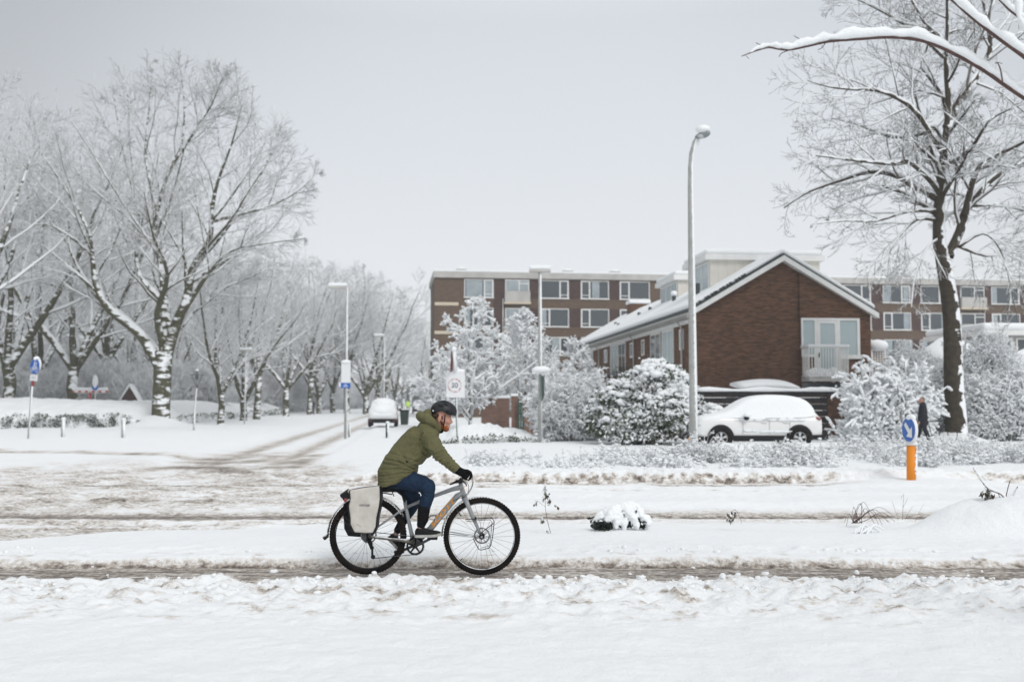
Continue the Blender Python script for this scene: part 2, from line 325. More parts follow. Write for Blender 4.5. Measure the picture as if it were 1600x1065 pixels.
    # tyre tracks that sweep round the corner into the side street
    for pl, wd, dd in (([(-6.6, 31), (-6.7, 26), (-7.7, 22.8), (-10, 20.2), (-14, 18.7), (-24, 17.9)], .22, .62), ([(-8.4, 31), (-8.8, 26.5), (-10.0, 23.9), (-12.6, 22.0), (-16, 21.0), (-24, 20.4)], .22, .55), ([(-6.3, 30), (-5.9, 25.5), (-5.0, 22.4), (-2.6, 19.9), (1.2, 18.5), (6, 18.2)], .16, .42), ([(-4.6, 29), (-4.2, 25.2), (-3.1, 22.9), (-1.0, 21.3), (2.6, 20.6)], .16, .42), ([(-24, 16.3), (-12, 16.6), (-7, 17.6), (-3, 18.9), (2, 19.4)], .14, .5), ([(-24, 14.4), (-11, 14.6), (-5, 13.9), (0, 14.7), (6, 14.8)], .16, .5)):
        dm = np.full(X.shape, 9.0); q = [Vector((*k, 0)) for k in pl]; q = smooth_path0(q, 6)
        sel = (Y > 13) & (Y < 32) & (np.abs(X) < 26); xx, yy = X[sel], Y[sel]; d_ = np.full(xx.shape, 9.0)
        for i in range(len(q) - 1):
            ax, ay, bx, by = q[i].x, q[i].y, q[i + 1].x, q[i + 1].y; l2 = (bx - ax) ** 2 + (by - ay) ** 2; t = np.clip(((xx - ax) * (bx - ax) + (yy - ay) * (by - ay)) / l2, 0, 1); d_ = np.minimum(d_, np.hypot(xx - ax - t * (bx - ax), yy - ay - t * (by - ay)))
        dm[sel] = d_; b = np.exp(-(dm / wd) ** 2); zr = zr - .028 * b + .03 * np.exp(-((dm - wd * 2) / (wd * .7)) ** 2); sr = np.maximum(sr * (1 - .5 * np.exp(-((dm - wd * 2.1) / (wd * .7)) ** 2)), b * (dd + .3 * n3 + .15 * fine))
    z = z * (1 - rd) + zr * rd; sl = np.maximum(sl * (1 - rd), sr * rd)
    # thrown-up dirty bank at the far kerb
    fb = ss(Y, yf - .05, yf + .25) * (1 - ss(Y, 22, 23.5)) * (1 - jm)
    z = z + fb * (0.11 + 0.07 * np.clip(fbm(X * 4.5, Y * 4.5, 5) + .2, 0, 1)) * (1 - .6 * ss(-X, 2, 5))
    dirty = ss(Y, yf - .12, yf + .0) * (1 - ss(Y, yf + .12 + .10 * n3, yf + .26 + .2 * n3)) * (1 - jm)
    sl = np.maximum(sl, dirty * np.clip(.48 + .8 * fbm(X * 5.5, Y * 7, 4) + .25 * fbm(X * .8, Y, 2), 0, .9))
    # verges beyond: gently humped
    z = z + ss(Y, 22, 27) * 0.04 * (1 + n1)
    z = z + .17 * bump(Y, 33.6, .45) * ss(X, 6, 7) * (1 - ss(X, 11.5, 12.5)) * (1 + .5 * n2)
    # the side street with its two wheel tracks
    inst = ss(Y, 26, 30) * (1 - ss(Y, 150, 300)); xr = X - ST_SL * Y
    st = ss(xr, -7.4, -6.6) * (1 - ss(xr, -2.9, -2.3)) * ss(Y, 22, 28)
    z = z * (1 - st) + 0.02 * st
    dd = np.clip(1.0 - .25 * ss(Y, 40, 80), 0, 1)
    tr = np.maximum(bump(xr, -5.55, .42 + .25 * n2), bump(xr, -3.72, .38 + .25 * n2)) * ss(Y, 23, 27)
    jt = ss(Y, 22, 24) * (1 - ss(Y, 29, 36)) * ss(xr, -7.2, -6.2) * (1 - ss(xr, -3.2, -2.4)) * np.clip(.45 + churn * .9, 0, .8)
    sl = np.maximum(sl, dd * (.55 + .3 * fbm(X * 2, Y * .7, 3)) * tr * .95); sl = np.maximum(sl, jt); z = z - .025 * tr
    # cycle crossing that curves away at the left, behind the white corner
    yc = 30.5 + 0.10 * (X + 16) * (X < -16) * -1 + .55 * np.clip(-X - 8, 0, 30) * 0.55 - 0.0
    cc = bump(Y, yc - 1.2, .75) * ss(-X, 6.5, 9.5)
    sl = np.maximum(sl, cc * (.42 + .8 * fbm(X * 1.6, Y * 1.4, 4))); z = z - .03 * cc
    # faint footway line right of the street
    z = z - .05 * bump(Y, 27.4, .3) * ss(X, -4.5, -3.5) * (1 - ss(X, 0, 1)); sl = np.maximum(sl, .28 * bump(Y, 27.4, .25) * ss(X, -4.5, -3.5) * (1 - ss(X, -.5, 1)))
    sl = np.maximum(sl, .30 * bump(Y, 32.3, .4) * ss(X, 7.5, 8.5) * (1 - ss(X, 14, 15)))
    # traffic island hump round the bollard
    z = z + 0.13 * np.exp(-(((X - 8.35) / 1.6) ** 4 + ((Y - 20.2) / .95) ** 4)); sl = sl * (1 - np.exp(-(((X - 8.35) / 1.9) ** 4 + ((Y - 20.2) / 1.2) ** 4)))
    # deep drift over brushwood at the right edge of the verge
    e = ((X - 6.65) / 1.28 + .10 * n1) ** 2 + ((Y - 12.8) / .85) ** 2; z = z + (0.43 + .06 * n1) * np.exp(-e ** 2.6) * (1 + .16 * n2) + .10 * np.exp(-(((X - 7.2) / .5) ** 2 + ((Y - 12.9) / .5) ** 2)); sl = sl * (1 - np.exp(-e))
    e = ((X - 1.75) / .42) ** 2 + ((Y - 13.0) / .4) ** 2; z = z + 0.05 * np.exp(-e)
    # snowed-over low bed behind the signs
    e = ((X + .3) / 3.0) ** 4 + ((Y - 43.0) / 3.5) ** 4; z = z + 0.0 * np.exp(-e)
    # mound at the foot of the big tree at left
    tb = TREE_FEET
    for fx_, fy_, hh, rr in tb:
        z = z + hh * np.exp(-(((X - fx_) ** 2 + (Y - fy_) ** 2) / rr ** 2))
    # park ground rises a little at the left
    return z, np.clip(sl, 0, 1)
def smooth_path0(pts, k):
    o = []
    for i in range(len(pts) - 1):
        a = pts[max(i - 1, 0)]; b = pts[i]; c = pts[i + 1]; d = pts[min(i + 2, len(pts) - 1)]
        for j in range(k): t = j / k; o.append(.5 * ((2 * b) + (c - a) * t + (2 * a - 5 * b + 4 * c - d) * t * t + (3 * b - a - 3 * c + d) * t ** 3))
    o.append(pts[-1]); return o
TREE_FEET = [(-22.3, 62.5, .75, 1.6), (17.0, 38.4, .45, 1.0)]
def gz(x, y): return float(terrain(np.array([x]), np.array([y]))[0][0])

def axis(a, b, fine, gr, lim_lo, lim_hi):
    m = list(np.arange(a, b + 1e-6, fine)); s = fine
    while m[-1] < lim_hi: s *= gr; m.append(m[-1] + s)
    s = fine; lo = [m[0]]
    while lo[-1] > lim_lo: s *= gr; lo.append(lo[-1] - s)
    return np.array(lo[:0:-1] + m)
def ground():
    xs = axis(-7.0, 7.6, 0.032, 1.022, -420, 420)
    ya = list(np.arange(5.6, 11.3, 0.03)) + list(np.arange(11.3, 23, 0.055))
    s = .055
    while ya[-1] < 420: s *= 1.03; ya.append(ya[-1] + s)
    s = .03; lo = [ya[0]]
    while lo[-1] > -60: s *= 1.15; lo.append(lo[-1] - s)
    ys = np.array(lo[:0:-1] + ya)
    X, Y = np.meshgrid(xs, ys); Z, S = terrain(X.ravel(), Y.ravel()); nx, ny = len(xs), len(ys)
    V = np.stack([X.ravel(), Y.ravel(), Z], 1)
    i = (np.arange(ny - 1)[:, None] * nx + np.arange(nx - 1)[None, :]).ravel(); Q = np.stack([i, i + 1, i + 1 + nx, i + nx], 1)
    cx = V[Q[:, 0], 0]; cy = V[Q[:, 0], 1]
    yn = 13.95 - 2.6 * ss(-cx, 2.6, 7.0); xr = cx - ST_SL * cy
    reg = np.zeros(len(Q), int)
    reg[(cy > 9.5) & (cy < 10.75)] = 1
    reg[(cy > yn) & (cy < 21.0)] = 2
    reg[(cy >= 21.0) & (xr > -7.2) & (xr < -2.5)] = 3
    m = bpy.data.materials.new('snow_and_slush'); m.use_nodes = True; n = m.node_tree; b = n.nodes['Principled BSDF']; l = n.links.new
    at = n.nodes.new('ShaderNodeAttribute'); at.attribute_name = 'slush'; t = n.nodes.new('ShaderNodeTexCoord')
    def noise(sc, de=5, vec=None, ro=.6):
        q = n.nodes.new('ShaderNodeTexNoise'); q.inputs['Scale'].default_value = sc; q.inputs['Detail'].default_value = de; q.inputs['Roughness'].default_value = ro
        l(vec or t.outputs['Object'], q.inputs['Vector']); return q.outputs[0]
    mp = n.nodes.new('ShaderNodeMapping'); mp.inputs['Scale'].default_value = (.8, 2.0, 1); l(t.outputs['Object'], mp.inputs[0])
    na = noise(17, 8, None, .75); nb = noise(5.5, 8, mp.outputs[0], .7); nc = noise(9, 4)
    def math_(op, a, c, d=None):
        q = n.nodes.new('ShaderNodeMath'); q.operation = op
        for i_, v in enumerate((a, c, d)):
            if v is None: continue
            if hasattr(v, 'default_value') or hasattr(v, 'links'): l(v, q.inputs[i_])
            else: q.inputs[i_].default_value = v
        return q.outputs[0]
    brk = math_('ADD', math_('MULTIPLY', math_('SUBTRACT', na, .5), 2.1), math_('MULTIPLY', math_('SUBTRACT', nb, .5), 2.0))
    f0 = math_('MULTIPLY', at.outputs['Fac'], 1.0)
    gate = n.nodes.new('ShaderNodeMapRange'); gate.inputs[1].default_value = 0.02; gate.inputs[2].default_value = 0.3; l(f0, gate.inputs[0])
    f = math_('ADD', f0, math_('MULTIPLY', brk, gate.outputs[0]))
    rp = n.nodes.new('ShaderNodeValToRGB'); l(f, rp.inputs[0]); e = rp.color_ramp.elements
    e[0].position = 0.04; e[0].color = (*SNOWC, 1); e[1].position = 1.0; e[1].color = (0.095, 0.074, 0.062, 1)
    for p_, c_ in ((.22, (.74, .72, .70)), (.45, (.56, .52, .475)), (.72, (.29, .250, .215))):
        q = e.new(p_); q.color = (*c_, 1)
    l(rp.outputs[0], b.inputs['Base Color'])
    rr = n.nodes.new('ShaderNodeMapRange'); rr.inputs[3].default_value = .75; rr.inputs[4].default_value = .45; l(f, rr.inputs[0]); l(rr.outputs[0], b.inputs['Roughness'])
    b.inputs['Specular IOR Level'].default_value = 0.3
    bp = n.nodes.new('ShaderNodeBump'); bp.inputs['Distance'].default_value = 0.024; bp.inputs['Strength'].default_value = .8
    hh = math_('ADD', math_('ADD', math_('MULTIPLY', noise(34, 6, None, .7), .62), math_('MULTIPLY', nc, 1.0)), math_('MULTIPLY', nb, gate.outputs[0])); l(hh, bp.inputs['Height']); l(bp.outputs[0], b.inputs['Normal'])
    for r, nm in ((0, 'ground'), (1, 'cycle_path'), (2, 'road'), (3, 'side_street')):
        q = Q[reg == r]; u, inv = np.unique(q.ravel(), return_inverse=True)
        me = mesh_np(nm, V[u], inv.reshape(-1, 4), m); a = me.attributes.new('slush', 'FLOAT', 'POINT'); a.data.foreach_set('value', S[u].astype(np.float32))
        tag(link(nm, me), kind='structure')
ground()
# ============================================================ TREES AND SHRUBS
def tubes(polys, ns):
    V = []; Fq = []; base = 0; groups = {}
    for p, r in polys: groups.setdefault(len(p), []).append((p, r))
    for n, g in groups.items():
        A = np.array([[tuple(q) for q in p] for p, _ in g], float); R = np.array([r for _, r in g], float); B = len(g)
        T = np.gradient(A, axis=1); T /= np.linalg.norm(T, axis=2, keepdims=True) + 1e-9
        mt = T.mean(1); ref = np.where(np.abs(mt[:, 2:3]) > .85, np.array([[1., 0, 0]]), np.array([[0, 0, 1.]]))[:, None, :]
        a = np.cross(T, np.broadcast_to(ref, T.shape)); a /= np.linalg.norm(a, axis=2, keepdims=True) + 1e-9; b = np.cross(a, T)
        q = 2 * np.pi * np.arange(ns) / ns + .5
        ring = A[:, :, None, :] + R[:, :, None, None] * (np.cos(q)[None, None, :, None] * a[:, :, None, :] + np.sin(q)[None, None, :, None] * b[:, :, None, :])
        V.append(ring.reshape(-1, 3))
        i = (np.arange(B)[:, None, None] * n + np.arange(n - 1)[None, :, None]) * ns; k = np.arange(ns)[None, None, :]; k1 = (k + 1) % ns
        Q = np.stack([i + k, i + ns + k, i + ns + k1, i + k1], -1).reshape(-1, 4) + base
        Fq.append(Q); base += B * n * ns
    if not V: return np.zeros((0, 3)), np.zeros((0, 4), int)
    return np.concatenate(V), np.concatenate(Fq)
class Grow:
    def __init__(s, seed, kids, ratio, ang, trop, wob, nseg, rr=.62, rmin=.008, env=None, tip=.3, soft=(-.12, .25)):
        s.soft = soft
        s.R = random.Random(seed); s.kids = kids; s.ratio = ratio; s.ang = ang; s.trop = trop; s.wob = wob; s.nseg = nseg
        s.rr = rr; s.rmin = rmin; s.env = env; s.out = {}; s.tip = tip
    def inside(s, p):
        if s.env is None: return 0
        c, r = s.env; return ((p.x - c.x) / r.x) ** 2 + ((p.y - c.y) / r.y) ** 2 + ((p.z - c.z) / r.z) ** 2
    def sprout(s, pts, rad, lev, L=None, t0=0.2):
        """side branches from a polyline"""
        if lev >= len(s.kids): return
        R = s.R; n = len(pts); L = L or sum((pts[i + 1] - pts[i]).length for i in range(n - 1))
        k = s.kids[lev]; k = max(1, int(k * R.uniform(.8, 1.2) + .5)); phi = R.uniform(0, 6.28)
        for i in range(k):
            t = t0 + (1 - t0) * (i + R.uniform(.2, .9)) / k; t = min(t, .995); f = t * (n - 1); j = int(f); f -= j
            p = pts[j].lerp(pts[j + 1], f); r = rad[j] * (1 - f) + rad[j + 1] * f; d = (pts[j + 1] - pts[j]).normalized()
            phi += 2.4 + R.uniform(-.5, .5); ax = d.orthogonal().normalized(); ax = Matrix.Rotation(phi, 3, d) @ ax
            a = math.radians(s.ang[lev] * R.uniform(.7, 1.25)); nd = Matrix.Rotation(a, 3, ax) @ d
            l = L * s.ratio[lev] * (1.15 - .6 * t) * R.uniform(.7, 1.2)
            s.grow(p, nd, l, max(min(r * .85, r * s.rr * R.uniform(.8, 1.1)), s.rmin), lev)
    def grow(s, p, d, L, r, lev):
        R = s.R; n = s.nseg[lev]; st = L / n; pts = [p.copy()]; rad = [r]; d = d.copy()
        for i in range(n):
            w = s.wob[lev]; d = d + Vector((R.gauss(0, w), R.gauss(0, w), R.gauss(0, w) + s.trop[lev])); d.normalize()
            p = p + d * st; e = s.inside(p)
            if e > 1.0 + R.uniform(*s.soft):
                if i == 0: p = p - d * st * .6
                else: break
            pts.append(p); rad.append(max(r * (1 - (1 - s.tip) * (i + 1) / n), s.rmin * .7))
        while len(pts) < 2: pts.append(pts[-1] + d * .1); rad.append(r)
        s.out.setdefault(lev, []).append((pts, rad)); s.sprout(pts, rad, lev + 1, L)
    def add(s, pts, r0, r1, lev=0, kids=True, t0=.25):
        n = len(pts); rad = [r0 + (r1 - r0) * (i / (n - 1)) ** .8 for i in range(n)]
        s.out.setdefault(lev, []).append((pts, rad))
        if kids: s.sprout(pts, rad, lev + 1, t0=t0)
def smooth_path(pts, k=3):
    pts = [Vector(p) for p in pts]; o = []
    for i in range(len(pts) - 1):
        a = pts[max(i - 1, 0)]; b = pts[i]; c = pts[i + 1]; d = pts[min(i + 2, len(pts) - 1)]
        for j in range(k):
            t = j / k; o.append(.5 * ((2 * b) + (c - a) * t + (2 * a - 5 * b + 4 * c - d) * t * t + (3 * b - a - 3 * c + d) * t ** 3))
    o.append(pts[-1]); return o
def snow_lines(polys, rmin=.03, k1=.5, k0=.03, flat=.35):
    o = []
    for pts, rad in polys:
        if rad[0] < rmin: continue
        q = []; rr = []; n = len(pts)
        for i in range(n):
            t = (pts[min(i + 1, n - 1)] - pts[max(i - 1, 0)]).normalized(); h = math.hypot(t.x, t.y); f = min(1, max(0, (h - flat) / .3))
            f = f * f * (3 - 2 * f); R_ = (rad[i] * k1 + k0) * f; R_ = max(R_, 0.0) if 0 < i < n - 1 else R_ * .3
            R_ *= .8 + .4 * abs(math.sin(i * 1.7 + pts[0].x * 9))
            q.append(pts[i] + Vector((.12 * rad[i], -.1 * rad[i], rad[i] * .75 + R_ * .15))); rr.append(max(R_, .002))
        if max(rr) > .01: o.append((q, rr))
    return o
def tree_meshes(g, name, wood_lev, m_wood, m_twig, sides=(9, 6, 4, 3, 3, 3, 3), snow=True, k0=.03, k1=.5, rmin=.03):
    """(trunk mesh, crown mesh, snow mesh) from a Grow"""
    res = []; V = []; Q = []; b = 0
    def join(levs):
        V = []; Q = []; b = 0
        for l in levs:
            v, q = tubes(g.out[l], sides[l]); V.append(v); Q.append(q + b); b += len(v)
        return np.concatenate(V), np.concatenate(Q)
    L = sorted(g.out); v, q = join([l for l in L if l <= wood_lev]); res.append(mesh_np('trunk', v, q, m_wood))
    v, q = join([l for l in L if l > wood_lev]); res.append(mesh_np('crown', v, q, m_twig))
    if snow:
        pl = [x for l in L for x in g.out[l]]; s = snow_lines(pl, rmin, k1, k0)
        if s: v, q = tubes(s, 5); res.append(mesh_np('snow_cover', v, q, M['snow']))
    return res
def put_tree(meshes, name, loc, sc, rz, label, cat, group=None):
    r = empty(name, loc, label, cat, group, rz); r.scale = (sc, sc, sc) if not hasattr(sc, '__len__') else sc
    for me, nm in zip(meshes, ('trunk', 'crown', 'snow_cover')): link(nm, me, r)
    return r
ORD = ['first', 'second', 'third', 'fourth', 'fifth', 'sixth', 'seventh', 'eighth', 'ninth', 'tenth', 'eleventh', 'twelfth', 'thirteenth', 'fourteenth', 'fifteenth', 'sixteenth', 'seventeenth', 'eighteenth', 'nineteenth', 'twentieth', 'twenty-first', 'twenty-second', 'twenty-third', 'twenty-fourth', 'twenty-fifth', 'twenty-sixth']

# ---------------- the big forked tree at the left
def path(px, d0, d1, org):
    n = len(px); return smooth_path([P(x, y, d0 + (d1 - d0) * (i / (n - 1)) ** 1.3) - org for i, (x, y) in enumerate(px)])
def big_left():
    D = 62.5; org = P(250, 668, D); org.z = gz(org.x, org.y) - .4
    c = P(262, 318, D) - org
    g = Grow(11, kids=[0, 16, 12, 9, 6], ratio=[1, .50, .46, .48, .6], ang=[0, 38, 38, 38, 36], trop=[0, .03, .035, .035, .03], wob=[.05, .10, .11, .10, .08],
             nseg=[6, 6, 5, 4, 3], rr=.5, rmin=.017, env=(c, Vector((9.7, 8.5, 9.5))))
    tr = smooth_path([P(250, 690, D) - org, P(251, 640, D) - org, P(253, 600, D) - org, P(254, 570, D) - org, P(255, 548, D) - org])
    g.out[0] = [(tr, [.66, .62, .60] + [.56] * (len(tr) - 4) + [.50])]
    for px, r0, r1, dd in (
        ([(251, 575), (236, 548), (213, 517), (169, 482), (149, 443), (144, 398), (135, 353), (96, 285), (60, 235)], .34, .02, -2),
        ([(172, 484), (138, 445), (112, 395), (98, 340), (60, 320), (30, 318)], .15, .018, 3),
        ([(254, 560), (257, 505), (256, 454), (250, 405), (243, 385), (246, 330), (264, 268), (284, 225), (288, 160), (282, 110)], .26, .018, 1.5),
        ([(258, 562), (267, 530), (279, 497), (292, 465), (301, 420), (327, 375), (331, 330), (340, 285), (362, 225), (378, 165)], .36, .02, -1),
        ([(277, 503), (304, 460), (327, 426), (361, 392), (417, 380), (479, 372)], .17, .018, -3),
        ([(268, 520), (250, 468), (221, 437), (213, 398), (220, 353), (204, 285), (186, 200), (176, 140)], .2, .018, 3),
        ([(331, 345), (394, 330), (451, 308), (496, 270)], .13, .018, 2),
        ([(264, 268), (300, 212), (330, 165), (348, 120)], .10, .018, -2),
        ([(246, 330), (228, 250), (232, 180), (240, 95)], .12, .018, 2),
        ([(144, 398), (110, 370), (70, 350), (30, 360)], .10, .018, -3),
        ([(301, 420), (360, 350), (410, 270), (436, 205)], .12, .018, 4),
        ([(256, 540), (262, 480), (240, 420), (262, 360), (270, 300)], .22, .02, 6.5), ([(256, 540), (245, 490), (262, 430), (240, 370), (225, 300)], .22, .02, -6.5),
        ([(262, 540), (300, 490), (350, 450), (400, 430)], .16, .04, 6), ([(250, 550), (200, 500), (150, 465), (100, 450), (60, 440)], .16, .04, 6)):
        g.add(path(px, D, D + dd, org), r0 * 1.25, r1, 1, t0=.3)
    ms = tree_meshes(g, 'big', 2, M['bark'], M['twig'], k0=.028, k1=.42, rmin=.035)
    put_tree(ms, 'park_tree', org, 1, 0, 'very large bare tree with low forked trunk plastered in snow, left of the street', 'tree')
big_left()

# ---------------- the tall tree at the right, in front of the fence
def tall_right():
    D = 38.4; org = P(1493, 690, D); org.z = gz(org.x, org.y) - .3
    c = P(1478, 190, D) - org
    g = Grow(23, kids=[0, 16, 11, 8, 3], ratio=[1, .43, .46, .5, .6], ang=[0, 50, 44, 40, 38], trop=[0, -.02, -.01, .015, .015], wob=[.05, .13, .14, .13, .11],
             nseg=[6, 6, 5, 4, 3], rr=.52, rmin=.0105, env=(c, Vector((7.0, 6.0, 8.6))))
    tr = path([(1494, 705), (1493, 650), (1490, 600), (1487, 500), (1479, 440), (1472, 400), (1467, 372), (1468, 314), (1473, 264), (1478, 215), (1482, 165), (1478, 99), (1480, 41), (1478, -40), (1470, -120)], D, D, org)
    n = len(tr); g.out[0] = [(tr, [max(.05, .44 - .44 * (i / n) ** .9) if i > 1 else .5 for i in range(n)])]
    g.sprout(tr[18:], g.out[0][0][1][18:], 1, L=6.5, t0=0)
    for px, r0, r1, dd in (
        ([(1482, 400), (1500, 360), (1512, 322), (1540, 289), (1573, 264), (1600, 252), (1660, 225)], .17, .04, 1),
        ([(1508, 335), (1516, 300), (1526, 268), (1545, 250), (1598, 223), (1650, 195)], .12, .03, -2),
        ([(1479, 200), (1503, 153), (1528, 116), (1546, 83), (1546, 54), (1540, 20), (1525, -60)], .14, .04, 1.5),
        ([(1468, 300), (1445, 273), (1416, 252), (1387, 256), (1330, 250), (1275, 243)], .10, .02, -2),
        ([(1467, 312), (1424, 289), (1395, 273), (1358, 269), (1317, 281), (1263, 300), (1225, 325)], .11, .02, 1),
        ([(1473, 240), (1435, 180), (1404, 155), (1370, 142), (1333, 140), (1296, 136), (1262, 126)], .085, .015, -1.5),
        ([(1480, 190), (1472, 150), (1449, 118), (1440, 100), (1452, 60), (1440, 20)], .07, .02, 2),
        ([(1480, 70), (1449, 41), (1424, 0), (1400, -30)], .07, .02, -1), ([(1475, 90), (1430, 50), (1395, 28), (1366, 12), (1320, -10)], .06, .02, 1.5),
        ([(1467, 345), (1433, 343), (1405, 370), (1385, 400), (1372, 440)], .055, .012, -1.5), ([(1470, 372), (1450, 385), (1430, 430), (1424, 480)], .03, .010, -2),
        ([(1500, 385), (1535, 365), (1560, 385), (1575, 430), (1590, 500)], .04, .010, -1), ([(1486, 380), (1540, 400), (1590, 395), (1640, 420)], .05, .012, 2),
        ([(1478, 240), (1462, 200), (1440, 210), (1395, 215), (1340, 195), (1300, 185)], .07, .014, 4), ([(1478, 260), (1515, 235), (1545, 190), (1580, 170)], .08, .014, -4.5),
        ([(1474, 280), (1450, 220), (1420, 120), (1390, 90)], .08, .014, 4.5), ([(1468, 330), (1420, 330), (1370, 345), (1320, 345), (1270, 350)], .06, .012, -3.5),
        ([(1512, 322), (1560, 320), (1600, 330), (1640, 345)], .06, .014, 3)):
        g.add(path(px, D, D + dd, org), r0 * 1.35, r1 * 1.3, 1, t0=.15)
    ms = tree_meshes(g, 'tall', 1, M['bark_r'], M['twig_r'], k0=.022, k1=.5, rmin=.0115)
    put_tree(ms, 'street_tree', org, 1, 0, 'tall dark-trunked tree with snow plastered down its right side, by the fence', 'tree')
    # shelves of snow stuck to the windward side of the trunk
tall_right()

# ---------------- avenue and park trees (three kinds, copied)
def vase_tree(seed, H, W, low=.2):
    c = Vector((0, 0, H * .60)); g = Grow(seed, kids=[0, 15, 11, 8, 5], ratio=[1, .48, .46, .48, .6], ang=[0, 42, 42, 40, 38], trop=[0, .03, .03, .03, .03], wob=[.05, .11, .12, .11, .09],
             nseg=[5, 6, 5, 4, 3], rr=.5, rmin=.019, env=(c, Vector((W, W, H * .41))))
    R = random.Random(seed); zf = H * low
    tr = [Vector((R.uniform(-.1, .1), R.uniform(-.1, .1), z)) for z in (-.3, zf * .33, zf * .66, zf)]; g.out[0] = [(smooth_path(tr), None)]
    g.out[0] = [(g.out[0][0][0], [.42, .38, .36] + [.33] * (len(g.out[0][0][0]) - 3))]
    k = R.choice([4, 5, 5]); a0 = R.uniform(0, 6)
    for i in range(k):
        a = a0 + 6.283 * i / k + R.uniform(-.3, .3); tilt = R.uniform(.35, .75) if i else .1
        d = Vector((math.cos(a) * math.sin(tilt), math.sin(a) * math.sin(tilt), math.cos(tilt)))
        p = tr[-1] - Vector((0, 0, R.uniform(0, .5))); pts = [p]; L = H * R.uniform(.62, .8) / 7
        for j in range(7):
            d = (d + Vector((R.gauss(0, .10), R.gauss(0, .10), .07))).normalized(); pts.append(pts[-1] + d * L)
        g.add(smooth_path(pts, 2), R.uniform(.22, .30), .02, 1, t0=.15)
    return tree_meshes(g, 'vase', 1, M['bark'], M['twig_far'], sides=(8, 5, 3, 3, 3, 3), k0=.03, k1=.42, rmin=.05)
VT = [vase_tree(3, 18, 8.8, .17), vase_tree(8, 18, 8.4, .24), vase_tree(15, 18, 9.2, .13)]
RR = random.Random(77)
def at_px(px, d): x = (px - CX) / F * d; return Vector((x, d, gz(x, d)))
av = [(347, 68, 12.5), (403, 86, 15.5), (383, 80, 14), (448, 104, 17), (486, 118, 18), (499, 126, 18), (520, 132, 18), (543, 128, 19), (571, 128, 20.5), (590, 145, 20), (604, 160, 19.5), (617, 182, 19.5), (630, 215, 20), (641, 255, 21)]
for i, (px, d, h) in enumerate(av):
    put_tree(VT[i % 3], 'avenue_tree', at_px(px, d), h / 18, i * 1.7 + .4, ORD[i] + ' tree of the avenue row left of the street, counting away from here', 'tree', 'trees along the avenue')
for i, (px, d, h) in enumerate(((668, 190, 17), (664, 235, 19), (661, 290, 21))):
    put_tree(VT[(i + 1) % 3], 'avenue_tree', at_px(px, d), h / 18, i * 2.1, ORD[i] + ' hazy tree on the far street\'s right side, left of the block', 'tree', 'far trees right of the street')
bk = [(-60, 58, 21), (14, 66, 23), (62, 84, 22.5), (115, 78, 24.5), (165, 92, 22), (-20, 96, 25), (40, 112, 25), (95, 118, 26), (150, 128, 22), (205, 104, 17), (235, 120, 18), (270, 98, 15), (305, 110, 17), (335, 126, 18), (365, 112, 17), (395, 130, 18.5), (425, 140, 19), (455, 150, 19), (185, 140, 20), (350, 150, 21), (478, 165, 20.5), (500, 180, 21)]
bk.sort()
for i, (px, d, h) in enumerate(bk):
    s_ = h / 18; put_tree(VT[RR.randrange(3)], 'park_tree', at_px(px, d), (s_ * .9, s_ * .9, s_), RR.uniform(0, 6.28), ORD[i] + ' from the left of the bare park trees behind the hedge', 'tree', 'trees in the park behind the hedge')

# ---------------- small snow-laden garden trees in front of the apartment block
def garden_tree(seed, H, W, rmin=.017):
    c = Vector((0, 0, H * .55)); g = Grow(seed, kids=[0, 17, 10, 6, 3], ratio=[1, .45, .5, .5, .5], ang=[0, 48, 50, 48, 45], trop=[0, -.03, -.05, -.04, -.03], wob=[.05, .12, .16, .2, .2],
             nseg=[5, 6, 5, 4, 3], rr=.5, rmin=rmin, env=(c, Vector((W, W * .8, H * .46))))
    R = random.Random(seed); tr = smooth_path([Vector((R.uniform(-.2, .2), R.uniform(-.1, .1), z * H)) for z in (-.05, .1, .25, .45, .65, .9)])
    g.add(tr, .11, .02, 0, t0=.12)
    for i in range(5):
        a = 6.28 * i / 5 + R.random(); t = R.uniform(.5, 1.0); L = H * .11
        d = Vector((math.cos(a) * math.sin(t), math.sin(a) * math.sin(t), math.cos(t))); p = Vector((0, 0, H * R.uniform(.08, .2))); pts = [p]
        for j in range(6): d = (d + Vector((R.gauss(0, .1), R.gauss(0, .1), -.01))).normalized(); pts.append(pts[-1] + d * L)
        g.add(smooth_path(pts, 2), .055, .015, 1, t0=.1)
    return g
def garden_mesh(seed, H, W, twig='twig', rmin=.026, k0=.035):
    g = garden_tree(seed, H, W, rmin); return tree_meshes(g, 'g', 0, M['bark'], M[twig], sides=(7, 4, 3, 3, 3), k0=k0, k1=.6, rmin=.024)
put_tree(garden_mesh(31, 7.1, 2.1), 'garden_tree', at_px(737, 52), 1, .5, 'snow-laden small tree behind the zone sign, nearest the street corner', 'tree', 'garden trees before the apartment block')
put_tree(garden_mesh(32, 7.0, 2.3), 'garden_tree', at_px(822, 57), 1, 1.5, 'snow-laden broad tree just left of the thin lamp post, before the apartment block', 'tree', 'garden trees before the apartment block')
put_tree(garden_mesh(33, 5.6, 2.9), 'garden_tree', at_px(900, 64), 1, 2.5, 'greyish snow-covered tree between the thin lamp post and the end of the brick terrace', 'tree', 'garden trees before the apartment block')
put_tree(garden_mesh(34, 4.4, 2.4), 'garden_tree', at_px(690, 60), 1, 2.5, 'low spreading snow-covered tree reaching left over the street edge, beside the block', 'tree', 'garden trees before the apartment block')

